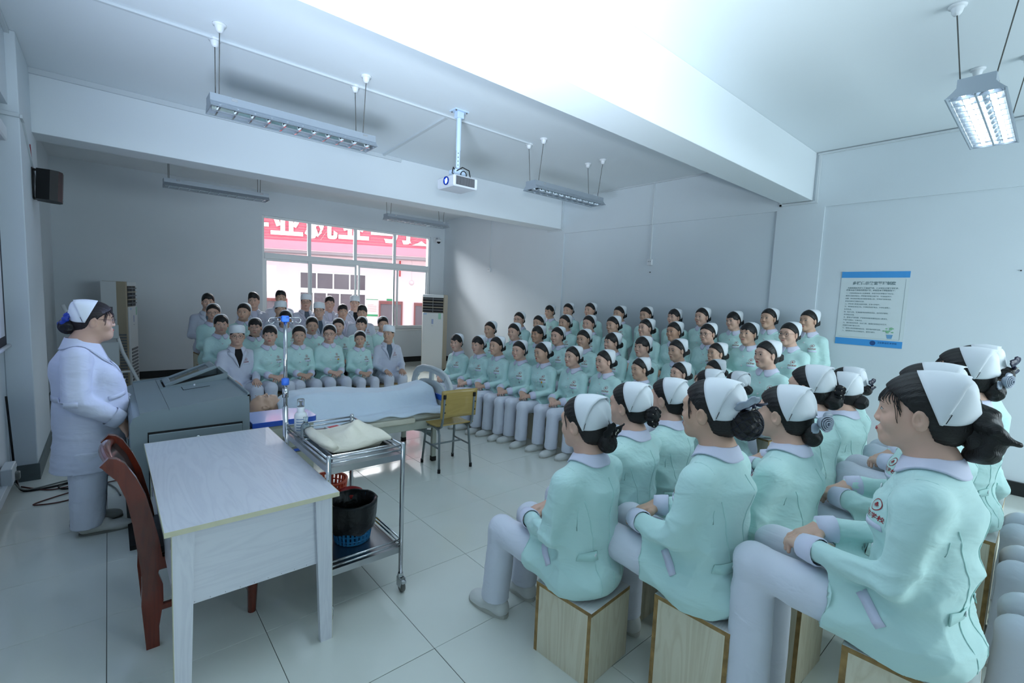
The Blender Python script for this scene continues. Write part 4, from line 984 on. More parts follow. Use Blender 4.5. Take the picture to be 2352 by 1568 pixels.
MB().box(-.29, .29, -.612, -.597, .40, .728).obj('end_panel', M_WHITEWOODX, dk); MB().box(-.29, .29, .597, .612, .40, .728).obj('end_panel', M_WHITEWOODX, dk); MB().box(.275, .29, -.597, .597, .40, .728).obj('back_panel', M_WHITEWOOD, dk); MB().box(-.29, .275, -.597, .597, .40, .415).obj('bottom_panel', M_WHITEWOODX, dk)
b = MB(); 
for k in range(9): b.lathe([(.0005, 0), (.0015, 0), (.0015, .0006), (.0005, .0006)], 6, (-.24 + k * .055, -.6122, .408), R=Rx(PI / 2))
b.obj('nail', M_BLK, dk)['kind'] = 'stuff'
for y0, y1 in ((-.59, -.01), (.01, .59)):
    d = MB().box(-.306, -.292, y0, y1, .42, .722, .002).obj('door', M_WHITEWOOD, dk)
    yh = y0 + .012 if y0 < 0 else y1 - .012
    for z in (.47, .66): MB().box(-.312, -.300, yh - .012, yh + .012, z - .025, z + .025, .003).obj('hinge', M_CHROME, d)
# red-brown chair tucked under it, facing the desk
M_MAHOG = wood('red_brown_lacquer', (0.36, 0.125, 0.07), (0.41, 0.15, 0.085), 2, 3.0, .22, .5); M_LEATH = mat('black_seat_leather', (0.035, 0.04, 0.045), 0.3)
ch = thing('wooden_armless_chair', 'red brown lacquered chair with black seat, tucked in at the desk', 'chair', (-1.42, -.78, 0))
for s in (-1, 1):
    y = s * .205; b = MB(); pr = [(-.215, 0, .050), (-.218, .10, .056), (-.212, .22, .082), (-.210, .30, .078), (-.218, .36, .060), (-.212, .43, .085), (-.222, .52, .084), (-.236, .62, .076), (-.258, .74, .070), (-.288, .83, .066), (-.322, .892, .060), (-.345, .918, .050), (-.362, .925, .03)]
    b.prism([(p[0] - p[2] / 2, p[1] - (.02 if p[1] > .85 else 0)) for p in pr] + [(p[0] + p[2] / 2, p[1] + (.012 if p[1] > .85 else 0)) for p in pr[::-1]], y - .016, y + .016, ax=1); b.obj('back_leg', M_MAHOG, ch, auto=40)
    b = MB(); b.tube([(.20, y, 0), (.205, y, .16), (.20, y, .30), (.19, y, .43)], [.020, .026, .026, .028], 10); b.obj('front_leg', M_MAHOG, ch, auto=50)
    MB().box(-.20, .19, y - .012, y + .012, .17, .20, .004).obj('stretcher', M_MAHOG, ch); MB().box(-.23, .20, y - .014, y + .014, .37, .43, .005).obj('seat_rail', M_MAHOG, ch)
for x in (-.235, .19): MB().box(x - .014, x + .014, -.20, .20, .37, .43, .005).obj('seat_rail', M_MAHOG, ch)
MB().box(-.23, .215, -.215, .215, .43, .475, .02).obj('seat', M_LEATH, ch, auto=40)
nu, nv = 13, 7; P = []
for i in range(nu):
    z = .50 + .39 * i / (nu - 1); x = np.interp(z, [.45, .62, .74, .83, .90], [-.215, -.232, -.255, -.285, -.330])
    for j in range(nv): yy = -.19 + .38 * j / (nv - 1); P.append((x - .03 * (1 - (yy / .2) ** 2), yy, z))
link('back_panel', np_mesh('back_panel', *slab(np.array(P), nu, nv, .018), mat('dark_back_leather', (0.10, 0.085, 0.09), 0.25)), ch)
b = MB(); b.tube([(-.340 - .020 * math.cos(t * PI / 2), .19 * t, .905 + .014 * math.cos(t * PI / 2)) for t in np.linspace(-1, 1, 15)], [.017 + .006 * math.cos(t * PI / 2) for t in np.linspace(-1, 1, 15)], 14); b.obj('top_rail', M_MAHOG, ch, True)
# multimedia podium
lx0, lx1, ly0, ly1 = -1.67, -1.015, .035, 1.20; zl, zr = .885, .950
pd = thing('podium', 'grey steel multimedia podium with tilted lid, beside the standing teacher', 'podium', ((lx0 + lx1) / 2, (ly0 + ly1) / 2, 0)); w2, d2 = (lx1 - lx0) / 2, (ly1 - ly0) / 2
def zt(x): return zl + (zr - zl) * (x + w2) / (2 * w2)
b = MB(); b.prism([(-w2 + .02, 0), (w2, 0), (w2, zr - .012), (-w2 + .05, zt(-w2 + .05) - .012), (-w2 + .018, zl - .02), (-w2, zl - .06), (-w2, .30)], -d2, d2, ax=1); body_ = b.obj('body', M_STEELG, pd, auto=30)
def tp(u0, u1, v0, v1, h0=-.012, h1=0.0):
    b = MB(); b.prism([(u0, zt(u0) + h0), (u1, zt(u1) + h0), (u1, zt(u1) + h1), (u0, zt(u0) + h1)], v0, v1, ax=1); return b
XO0, XO1, YO0, YO1 = -.13, w2 - .015, .12, .50
tp(-w2 + .05, XO0 - .0015, -d2, d2).obj('top_panel', M_STEELG, pd); tp(XO0 + .0005, XO1 + .015, -d2, YO0).obj('top_panel', M_STEELG, pd); tp(XO0, XO1 + .015, YO1, d2).obj('top_panel', M_STEELG, pd)
b = tp(w2 - .012, w2, -d2, d2, -.012, .016); b.obj('rim', M_STEELG, pd); tp(-w2 + .05, w2, d2 - .012, d2, -.012, .012).obj('rim', M_STEELG, pd)
# opening and raised surround, lid with monitor
b = MB()
for (u0, u1, v0, v1) in ((XO0, XO1, YO0, YO0 + .022), (XO0, XO1, YO1 - .022, YO1), (XO0, XO0 + .022, YO0 + .022, YO1 - .022), (XO1 - .022, XO1, YO0 + .022, YO1 - .022)):
    b.prism([(u0, zt(u0) - .012), (u1, zt(u1) - .012), (u1, zt(u1) + .005 + .045 * (u1 - XO0) / (XO1 - XO0)), (u0, zt(u0) + .005 + .045 * (u0 - XO0) / (XO1 - XO0))], v0, v1, ax=1)
b.obj('surround', M_STEELG, pd); tp(XO0 + .022, XO1 - .022, YO0 + .022, YO1 - .022, -.012, -.010).obj('opening', M_STEELD, pd)
ld = MB(); LW, LH = .36, .30
for q in ((0, LW, 0, .045), (0, LW, LH - .045, LH), (0, .045, .045, LH - .045), (LW - .045, LW, .045, LH - .045)): ld.box(q[0], q[1], q[2], q[3], -.012, .012, .004)
lo = ld.obj('lid', M_STEELG, pd, loc=(XO0 + .035, YO0 + .04, zt(XO0) + .012), rot=(0, math.radians(-21), 0))
MB().box(.045, LW - .045, .045, LH - .045, -.006, .002).obj('monitor', mat('dull_monitor', (0.33, 0.36, 0.36), 0.15), lo); b = MB(); rr = np.random.default_rng(3)
pts = [(.08 + .17 * i / 14, .06 + .025 * rr.random()) for i in range(15)] + [(.25 - .17 * i / 14, .15 + .06 * rr.random()) for i in range(15)]; b.prism(pts, .002, .0028); b.obj('peeled_film', mat('torn_film', (0.40, 0.39, 0.33), 0.7), lo)
b = MB(); b.prism([(.0, zt(0) + .001), (.16, zt(.16) + .001), (.16, zt(.16) + .0025), (0, zt(0) + .0025)], -.05, .075, ax=1); fp = b.obj('flap', M_STEELG, pd)
b = MB(); b.box(-.004, .165, -.054, -.050, 0, .002); b.box(-.004, 0, -.05, .075, 0, .002); b.V = [(x, y, z + zt(x) + .0005) for x, y, z in b.V]; b.obj('flap_gap', M_STEELD, fp)
b = MB(); b.lathe([(.001, .012), (.008, .011), (.009, 0)], 12, (.08, .06, zt(.08) + .002)); b.obj('flap_knob', M_CHROME, fp, True)
# front drop panel with lock
fy = -d2; b = MB(); b.box(-w2 + .085, w2 - .045, fy - .003, fy + .01, .10, .765); b.obj('panel_gap', M_STEELD, pd); fpn = MB().box(-w2 + .09, w2 - .048, fy - .014, fy - .002, .10, .752, .003).obj('front_panel', M_STEELG, pd)
b = MB(); b.lathe([(.001, .010), (.010, .010), (.013, .006), (.013, 0)], 16, (.02, fy - .014, .70), R=Rx(PI / 2)); lk = b.obj('lock', M_CHROME, fpn, True)
MB().box(-w2 - .02, w2 + .01, -d2 + .05, d2 - .05, 0, .03).obj('plinth', M_STEELD, pd)
# bedside cabinet with blue top
M_BLUE = mat('blue_laminate', (0.20, 0.36, 0.74), 0.22, coat=.3); M_BLUET = mat('pale_blue_laminate', (0.50, 0.62, 0.90), 0.18, coat=.4); M_BEIGE = mat('beige_enamel', (0.70, 0.71, 0.65), 0.4)
cb = thing('bedside_cabinet', 'beige bedside cabinet with bright blue round-cornered top next to the podium', 'cabinet', (-.765, .275, 0))
pl = [(-.225, -.20), (.19, -.20), (.215, -.19), (.23, -.165), (.23, -.10)] + [(.23 - .15 + .15 * math.cos(a), .0 + .16 * math.sin(a)) for a in np.linspace(0, PI / 2, 9)] + [(-.225, .16)]
b = MB(); b.prism(pl, .685, .722); tpo = b.obj('top_edge', M_BLUE, cb, auto=40); b = MB(); b.prism([(x * .985, y * .985) for x, y in pl], .722, .7235); b.obj('top_face', M_BLUET, cb)
MB().box(-.21, .205, -.185, .145, .06, .685, .006).obj('body', M_BEIGE, cb); dr = MB().box(-.20, .195, -.198, -.185, .50, .66, .004).obj('drawer', M_BEIGE, cb); MB().box(-.20, .195, -.204, -.185, .468, .486, .003).obj('blue_strip', M_BLUE, cb)
b = MB(); b.tube([(-.05, -.198, .58), (-.05, -.22, .58), (.05, -.22, .58), (.05, -.198, .58)], .005, 8); b.obj('handle', M_CHROME, dr, True)
MB().box(-.20, .195, -.198, -.185, .08, .46, .004).obj('door', M_BEIGE, cb)
for sx in (-.18, .175):
    for sy in (-.15, .12):
        b = MB(); b.lathe([(.002, 0), (.02, 0), (.02, .06), (.002, .06)], 10, (sx, sy, 0)); b.obj('foot', M_RUBBER, cb)
# hospital bed
M_BEDST = mat('cream_bed_steel', (0.70, 0.72, 0.67), 0.4, var=.04, vscale=12); M_BOARD = mat('grey_white_board', (0.78, 0.81, 0.81), 0.35); M_BLUEB = mat('blue_board_strip', (0.18, 0.40, 0.78), 0.35); M_MATT = fabric('mattress_cover', (0.84, 0.86, 0.84), .3, 7); M_SHEET = fabric('pale_blue_sheet', (0.84, 0.90, 0.95), .35, 7)
bedR = math.radians(-4.0); BEDX, BEDY = -.03, .87; bed = thing('hospital_bed', 'hospital bed with white end boards and blue strip, in the middle of the room', 'bed', (BEDX, BEDY, 0), bedR)
BL, BW = .95, .44
for s in (-1, 1): MB().box(-BL + .03, BL - .03, s * BW - .015, s * BW + .015, .375, .455, .004).obj('side_rail', M_BEDST, bed)
for x in (-BL + .05, 0, BL - .05): MB().box(x - .02, x + .02, -BW + .015, BW - .015, .385, .44).obj('cross_bar', M_BEDST, bed)
MB().box(-BL + .04, BL - .04, -BW + .016, BW - .016, .44, .452).obj('deck', M_BEDST, bed)
for x in (-.80, .80):
    for s in (-1, 1):
        lg = MB().box(x - .022, x + .022, s * .37 - .022, s * .37 + .022, .03, .385, .003).obj('leg', M_BEDST, bed); MB().box(x - .025, x + .025, s * .37 - .025, s * .37 + .025, 0, .05, .004).obj('rubber_foot', M_RUBBER, lg)
b = MB(); b.tube([(.80, -.37, .30), (.25, -.1, .40)], .014, 8); b.tube([(.80, .37, .30), (.25, .1, .40)], .014, 8); b.obj('brace', M_STEELG, bed)
MB().box(.80 - .015, .80 + .015, -.35, .35, .24, .28, .003).obj('leg_tie', M_STEELG, bed); MB().box(-.80 - .015, -.80 + .015, -.35, .35, .24, .28, .003).obj('leg_tie', M_STEELG, bed)
def endboard(x, sgn):
    # arched plate with one long and two small openings, made from a frame outline
    out = [(-.455, .46), (-.47, .60), (-.46, .70), (-.42, .79), (-.34, .855), (-.20, .895), (0, .905), (.20, .895), (.34, .855), (.42, .79), (.46, .70), (.47, .60), (.455, .46)]
    me_in = [(-.385, .64), (-.385, .70), (-.36, .755), (-.30, .80), (-.18, .835), (0, .845), (.18, .835), (.30, .80), (.36, .755), (.385, .70), (.385, .64)]
    b = MB(); b.tube([(x, y, z) for y, z in out], .021, 10, flat=1.0); fo = b.obj('foot_board' if x > 0 else 'head_board', M_BOARD, bed, True)
    MB().box(x - .014, x + .014, -.45, .45, .46, .60, .006).obj('lower_panel', M_BOARD, fo); MB().box(x - .017, x + .017, -.45, .45, .585, .650, .006).obj('blue_strip', M_BLUEB, fo)
    b = MB(); b.prism([(-.455, .65), (-.39, .65), (-.365, .74), (-.31, .79), (-.34, .855), (-.42, .79), (-.46, .70)], x - .013, x + .013, ax=0); b.prism([(.455, .65), (.39, .65), (.365, .74), (.31, .79), (.34, .855), (.42, .79), (.46, .70)][::-1], x - .013, x + .013, ax=0)
    b.prism([(-.33, .65), (.33, .65), (.31, .705), (.24, .745), (.10, .77), (-.10, .77), (-.24, .745), (-.31, .705)], x - .013, x + .013, ax=0); b.prism([(-.30, .80), (-.18, .84), (0, .855), (.18, .84), (.30, .80), (.34, .86), (.2, .90), (0, .91), (-.2, .90), (-.34, .86)], x - .013, x + .013, ax=0); b.prism([(-.035, .76), (.035, .76), (.035, .86), (-.035, .86)], x - .013, x + .013, ax=0)
    b.obj('upper_panel', M_BOARD, fo)
endboard(BL, 1); endboard(-BL, -1)
mt = MB().box(-BL + .03, BL - .03, -BW, BW, .452, .545, .03).obj('mattress', M_MATT, None, auto=40, loc=(BEDX, BEDY, 0), rot=(0, 0, bedR)); tag(mt, 'thin white mattress lying on the hospital bed under the sheet', 'mattress')
# the dummy patient: one continuous bald figure lying on its back
S = SDF(); Mh = np.array([[0, 0, -1.0], [-1, 0, 0], [0, 1, 0]]); Mh = np.array([[0.0, 0.0, -1.0], [1.0, 0.0, 0.0], [0.0, 1.0, 0.0]])
# head axes: local x -> bed y ; local y (face) -> up ; local z (crown) -> -x (towards the head board)
hc = np.array([-.70, 0, .655]); head_prims(S, hc, Mh, True)
S.cap(hc + (.08, 0, -.03), (-.50, 0, .63), .055, .07, .03); S.chain([(-.46, 0, .62), (-.20, 0, .63), (.08, 0, .62)], [.13, .125, .12], .05, (1, 1, .75))
for s in (-1, 1):
    S.cap((-.43, s * .10, .63), (-.43, s * .17, .62), .06, .055, .04); S.chain([(-.43, s * .18, .62), (-.15, s * .21, .60), (.08, s * .20, .60)], [.045, .038, .03], .03)
    S.chain([(.10, s * .085, .61), (.45, s * .09, .61), (.80, s * .09, .60)], [.075, .055, .04], .03); S.cap((.82, s * .09, .60), (.84, s * .10, .70), .032, .028, .03); hand_prims(S, (.09, s * .20, .60), (1, 0, -.05), (0, 0, 1), -s, .3)
V, Q = S.polygonize(axis((-.86, -.52, .006), (-.52, .90, .014)), axis((-.28, -.12, .014), (-.12, .12, .006), (.12, .28, .014)), axis((.5, .80, .007)))
M_DUMMY = mat('vinyl_skin', (0.80, 0.66, 0.57), 0.4, sss=.05)
dm = link('training_dummy', np_mesh('training_dummy', V, Q, M_DUMMY), None, (BEDX, BEDY, 0), (0, 0, bedR)); tag(dm, 'bald elderly training dummy lying face up in the hospital bed', 'dummy')
HD = head_sdf_dummy = SDF(); head_prims(HD, male=True)
Mh4 = Matrix(Mh.tolist()).to_euler()
# ---- dummy's face (needs the people helpers), sheet, trolley, small things
for s in (-1, 1):
    o = link('eye', eye_mesh(HD, s, True, 1.0, .6), dm); o.location = hc; o.rotation_euler = Mh4
    b = MB(); sh_ = Mh; o = link('eyebrow', brow_mesh(HD, s, 1.0, 1.4), dm); o.location = hc; o.rotation_euler = Mh4
o = link('lips', lips_mesh(HD, 2, True), dm); o.location = hc; o.rotation_euler = Mh4
HS2 = SDF(); HS2.ell((0, -.03, .04), (.0785, .09, .078), 0); HS2.fn(lambda X, Y, Z: (Y - np.interp(Z, [-.1, 0, .05, .1], [-.03, -.01, -.02, -.06])) * .7 + 0 * X); V, Q = HS2.polygonize(axis((-.09, .09, .007)), axis((-.13, .03, .007)), axis((-.06, .13, .007)))
o = link('painted_hair', np_mesh('painted_hair', V, Q, mat('thin_grey_hair', (0.50, 0.43, 0.38), 0.6)), dm); o.location = hc; o.rotation_euler = Mh4
# sheet over the dummy
nx, ny = 90, 50; xs = np.linspace(-.60, .905, nx); ys = np.linspace(-.475, .47, ny); X, Y = np.meshgrid(xs, ys, indexing='ij')
prof = np.interp(X, [-.62, -.55, -.45, -.30, -.1, .1, .35, .6, .75, .83, .90, .97], [.66, .705, .745, .755, .745, .730, .705, .71, .750, .765, .725, .61]); half = np.interp(X, [-.6, -.45, .1, .5, .85, .97], [.14, .26, .25, .19, .17, .2])
q = np.clip(1 - (np.abs(Y) / half - .55) / .85, 0, 1); q = q * q * (3 - 2 * q)
Z = .556 + (prof - .556) * q + .006 * np.sin(Y * 26 + 5 * X) * (q < .9) + .004 * np.sin(X * 22 + Y * 9) + .004 * np.sin(X * 9 - Y * 31)
edge = np.clip((np.abs(Y) - .437) / .033, 0, 1); Z -= edge * (.028 + .012 * np.sin(X * 17)); Z = np.maximum(Z, .50)
P = np.stack([X, Y, Z], -1).reshape(-1, 3)
shv, shq = slab(P, nx, ny, .004); so = link('bed_sheet', np_mesh('bed_sheet', shv, shq, M_SHEET), None, (BEDX, BEDY, 0), (0, 0, bedR)); tag(so, 'pale blue white sheet drawn over the dummy on the hospital bed', 'sheet')
# folded under-sheet showing at the edge
b = MB(); b.box(-.55, .55, -.475, -.43, .445, .50, .012); o = b.obj('folded_blanket', mat('cream_blanket', (0.84, 0.83, 0.76), .8, bump=.3, bscale=25), None, auto=40, loc=(BEDX, BEDY, 0), rot=(0, 0, bedR)); tag(o, 'cream blanket edge folded along the near side of the bed mattress', 'blanket')
# stainless trolley
tr = thing('steel_trolley', 'two-tier stainless steel trolley on castors beside the desk', 'trolley', (-.725, -.925, 0)); TW, TD = .205, .365; T1, T0 = .80, .255
for sx in (-1, 1):
    for sy in (-1, 1):
        b = MB(); b.tube([(sx * TW, sy * TD, .105), (sx * TW, sy * TD, .865), (sx * TW, sy * TD, .872)], [.0125, .0125, .009], 12); b.obj('post', M_CHROME, tr, True)
        cs = MB(); cs.lathe([(.001, .105), (.016, .105), (.018, .085), (.012, .075), (.001, .075)], 12, (sx * TW, sy * TD, 0)); cs.box(sx * TW - .016, sx * TW - .012, sy * TD - .035, sy * TD + .015, .03, .085); cs.box(sx * TW + .012, sx * TW + .016, sy * TD - .035, sy * TD + .015, .03, .085); cs.box(sx * TW - .012, sx * TW + .012, sy * TD - .05, sy * TD - .03, .06, .075); co = cs.obj('castor', M_CHROME, tr)
        b = MB(); b.lathe([(.006, -.010), (.028, -.010), (.031, -.006), (.031, .006), (.028, .010), (.006, .010)], 18, (sx * TW, sy * TD - .018, .031), R=Ry(PI / 2)); b.obj('wheel', mat('grey_wheel', (0.42, 0.42, 0.40), .5), co, True)
for z, nm in ((T1, 'top_shelf'), (T0, 'lower_shelf')):
    b = MB(); b.box(-TW + .008, TW - .008, -TD + .008, TD - .008, z, z + .004)
    for q in ((-TW, -TW + .008, -TD + .012, TD - .012), (TW - .008, TW, -TD + .012, TD - .012)): b.box(*q, z - .028, z + .006)
    for q in ((-TW + .012, TW - .012, -TD, -TD + .008), (-TW + .012, TW - .012, TD - .008, TD)): b.box(*q, z - .028, z + .006)
    b.obj(nm, mat('brushed_steel', (0.66, 0.67, 0.68), .28, 1.0, bump=.03, bscale=60, stretch=(40, 1, 1)), tr)
    for zz_ in ((z + .030, z + .055) if nm == 'top_shelf' else (z + .025, z + .05)):
        for sx in (-1, 1):
            b = MB(); b.tube([(sx * TW, -TD, zz_), (sx * TW, TD, zz_)], .0055, 8); b.obj('guard_rail', M_CHROME, tr, True)
        for sy in (-1, 1):
            b = MB(); b.tube([(-TW, sy * TD, zz_), (TW, sy * TD, zz_)], .0055, 8); b.obj('guard_rail', M_CHROME, tr, True)
TX, TY = -.725, -.925
# tray with wrapped bundle
ty = thing('steel_tray', 'shallow steel tray under the wrapped bundle on the trolley', 'tray', (TX + .02, TY - .03, T1 + .0045)); b = MB()
b.box(-.16, .16, -.215, .215, 0, .004); b.obj('base', M_CHROME, ty); b = MB(); b.tube([(-.165, -.22, .024), (.165, -.22, .024), (.165, .22, .024), (-.165, .22, .024)], .005, 6, closed=True); b.obj('rim', M_CHROME, ty)
b = MB()
for q in ((-.162, -.158, -.217, .217), (.158, .162, -.217, .217), (-.158, .158, -.217, -.213), (-.158, .158, .213, .217)): b.box(*q, 0, .024)
b.obj('wall', M_CHROME, ty)
nx, ny = 48, 44; U, W = np.meshgrid(np.linspace(-1, 1, nx), np.linspace(-1, 1, ny), indexing='ij'); rr = np.random.default_rng(5)
Z = .040 + .052 * np.exp(-((U - .15) / .75) ** 4 - ((W + .10) / .75) ** 4) + .045 * np.exp(-((U - .25) / .28) ** 2 - ((W + .30) / .26) ** 2) + .022 * np.exp(-((U + .1) / .2) ** 2 - ((W + .5) / .2) ** 2) + .006 * np.sin(U * 7 + 3 * W) * np.cos(W * 5)
Xb = U * .165 + .012 * np.sin(W * 4); Yb = W * .215 + .012 * np.sin(U * 5); edge = np.maximum(np.abs(U), np.abs(W)); Z = np.where(edge > .93, Z - (edge - .93) * .3, Z)
Z = np.where(U > .2, Z + .04 * (U - .2) * np.clip(.6 - W, 0, 1) * (W < .6), Z)
wb_ = thing('wrapped_bundle', 'cream cloth wrapped sterile bundle lying on the trolley tray', 'bundle', (TX + .025, TY - .02, T1 + .012)); M_CREAMC = fabric('cream_cloth', (0.90, 0.88, 0.81), .3, 9)
link('cloth', np_mesh('cloth', *slab(np.stack([Xb, Yb, Z], -1).reshape(-1, 3), nx, ny, .004), M_CREAMC), wb_); MB().box(-.14, .14, -.19, .19, 0, .045, .03).obj('pack', M_CREAMC, wb_, auto=40)
b = MB(); b.tube([(-.155, .21, .045), (-.165, .05, .05), (-.16, -.10, .05), (-.145, -.20, .04)], [.028, .034, .034, .022], 12, flat=.8); b.obj('rolled_edge', M_CREAMC, wb_, True)
# bottles
bt = thing('spray_bottle', 'white hand sanitiser bottle with clear cap on the trolley', 'bottle', (TX - .145, TY + .29, T1 + .0045)); b = MB(); b.lathe([(.002, 0), (.034, 0), (.037, .006), (.037, .125), (.030, .140), (.020, .146), (.020, .150)], 20); b.obj('body', mat('white_plastic', (0.85, 0.87, 0.88), .35), bt, True)
b = MB(); b.lathe([(.0205, .146), (.0215, .150), (.0215, .176), (.017, .180), (.010, .184), (.010, .186)], 16); b.obj('pump_collar', M_ROSE, bt, True); b = MB(); b.lathe([(.0205, .178), (.0205, .222), (.018, .226), (.001, .227)], 16); b.obj('clear_cap', mat('clear_plastic', (0.93, 0.95, 0.96), .08, trans=.85, ior=1.2), bt, True); b = MB(); b.lathe([(.006, .184), (.006, .205), (.011, .207), (.011, .213), (.001, .213)], 12); b.obj('nozzle', M_ROSE, bt, True)
b = MB()
for k in range(5): b.lathe([(.0374, .035 + k * .017), (.0376, .0355 + k * .017), (.0376, .040 + k * .017), (.0374, .0405 + k * .017)], 16, a0=-2.6, a1=-.4 - .25 * (k % 3))
b.obj('label_print', mat('blue_grey_print', (0.45, 0.55, 0.68), .6), bt)
gb = thing('glass_bottle', 'small clear glass bottle beside the sanitiser on the trolley', 'bottle', (TX - .145, TY + .195, T1 + .0045)); b = MB(); b.lathe([(.002, 0), (.026, 0), (.028, .005), (.028, .075), (.022, .092), (.012, .100), (.012, .125), (.015, .127), (.015, .133), (.001, .134)], 18); b.obj('body', mat('clear_glass', (0.86, 0.93, 0.95), .05, trans=.9, ior=1.3), gb, True)
bx = MB().box(-.05, .05, -.035, .035, 0, .022, .002).obj('medicine_box', mat('white_card', (0.85, 0.84, 0.84), .6), None, loc=(TX + .06, TY + .29, T1 + .0045), rot=(0, 0, .2)); tag(bx, 'small flat white box with pink print at the trolley back edge', 'box'); MB().box(-.04, .03, -.0355, .02, .0215, .0228).obj('pink_print', M_REDP, bx)
# bins on the lower shelf
def basket(name, label, loc, r0, r1, h, m, rows, n=26, rim=True):
    t = thing(name, label, 'bin', loc); b = MB(); b.lathe([(.001, 0), (r0, 0), (r0 * 1.005, .012), (r0, .012), (.001, .006)], 24); b.obj('base', m, t, True)
    b = MB()
    for k in range(n):
        a = 2 * PI * k / n; b.tube([(r0 * math.cos(a), r0 * math.sin(a), .005), (r1 * math.cos(a), r1 * math.sin(a), h)], .0042, 4, flat=2.0)
    for k in range(rows):
        z = h * (.10 + .86 * k / (rows - 1)); r = r0 + (r1 - r0) * z / h; b.tube([(r * math.cos(a), r * math.sin(a), z) for a in np.linspace(0, 2 * PI, 24, endpoint=False)], .0045, 4, closed=True)
    b.obj('lattice', m, t)
    b = MB(); b.lathe([(r1 - .004, h - .012), (r1 + .006, h - .012), (r1 + .008, h), (r1 + .002, h + .004), (r1 - .004, h)], 28); b.obj('rim', m, t, True); return t
SB = basket('waste_bin', 'blue lattice waste bin lined with a black bag on the trolley', (TX + .02, TY - .12, T0 + .005), .092, .125, .235, mat('blue_plastic', (0.16, 0.52, 0.74), .4), 8)
M_BAG = mat('black_bin_bag', (0.035, 0.06, 0.075), .28, bump=.5, bscale=28); n = 40; P = []
for (r, z) in ((.118, .075), (.128, .10), (.134, .16), (.139, .225), (.140, .240), (.132, .247), (.117, .238), (.104, .15), (.087, .06), (.01, .016)):
    for k in range(n):
        a = 2 * PI * k / n; w = 1 + .014 * math.sin(a * 9 + z * 40) + .01 * math.sin(a * 17); P.append((r * w * math.cos(a), r * w * math.sin(a), z + (.008 * math.sin(a * 5) if z < .09 else .002 * math.sin(a * 7))))
P = np.array(P).reshape(10, n, 3).transpose(1, 0, 2).reshape(-1, 3); F = grid_faces(n, 10, True); link('bin_bag', np_mesh('bin_bag', P, F, M_BAG), SB)
basket('waste_bin', 'orange lattice waste basket behind the black-bagged bin on the trolley', (TX - .005, TY + .225, T0 + .005), .085, .115, .255, mat('orange_plastic', (0.93, 0.42, 0.30), .4), 8)
sx_ = thing('sharps_box', 'round red and yellow sharps box between the two trolley bins', 'box', (TX + .075, TY + .055, T0 + .005)); b = MB(); b.lathe([(.001, 0), (.060, 0), (.068, .19)], 20); b.obj('body', mat('yellow_plastic', (0.90, 0.70, 0.10), .4), sx_, True); b = MB(); b.lathe([(.070, .185), (.073, .19), (.073, .215), (.060, .222), (.05, .215), (.001, .21)], 20); b.obj('lid', mat('red_plastic', (0.72, 0.12, 0.12), .4), sx_, True)
# drip stand
iv = thing('drip_stand', 'chrome drip stand with blue collar and hooks, behind the trolley', 'stand', (-.885, -.36, 0)); b = MB(); b.tube([(0, 0, .05), (0, 0, .93)], .0165, 14); b.obj('lower_pole', M_CHROME, iv, True); b = MB(); b.tube([(0, 0, .93), (.002, 0, 1.50)], .0125, 12); b.obj('upper_pole', M_CHROME, iv, True)
M_BLUEK = mat('blue_knob', (0.22, 0.44, 0.84), .35); b = MB(); b.lathe([(.012, 0), (.023, .003), (.024, .02), (.023, .044), (.012, .048)], 16, (0, 0, 1.07)); b.obj('clamp_collar', M_BLUEK, iv, True); b = MB(); b.lathe([(.012, 0), (.019, 0), (.019, .06), (.012, .06)], 16, (0, 0, .99)); b.obj('sleeve', M_CHROME, iv, True)
b = MB(); b.box(-.022, .022, -.018, .018, 1.485, 1.525, .005); b.obj('hook_block', M_BLUEK, iv, auto=40)
for k in range(4):
    a = math.radians(10 + 90 * k); d = np.array([math.cos(a), math.sin(a), 0]); up = np.array([0, 0, 1.0]); base = np.array([0, 0, 1.512]); b = MB()
    pts = [base + d * .015, base + d * .075] + [base + d * (.085 + .018 * math.sin(t)) + up * (-.018 + .018 * math.cos(t)) for t in np.linspace(0, 4.4, 12)]; b.tube(pts, .0028, 6); b.obj('hook', M_CHROME, iv, True)
for k in range(5):
    a = 2 * PI * k / 5; b = MB(); b.tube([(0, 0, .075), (.10 * math.cos(a), .10 * math.sin(a), .05), (.19 * math.cos(a), .19 * math.sin(a), .035)], .011, 8); lg = b.obj('leg', M_CHROME, iv, True); b = MB(); b.lathe([(.001, -.008), (.02, -.008), (.02, .008), (.001, .008)], 12, (.19 * math.cos(a), .19 * math.sin(a), .02), R=Rz(a) @ Rx(PI / 2)); b.obj('castor', M_RUBBER, lg)
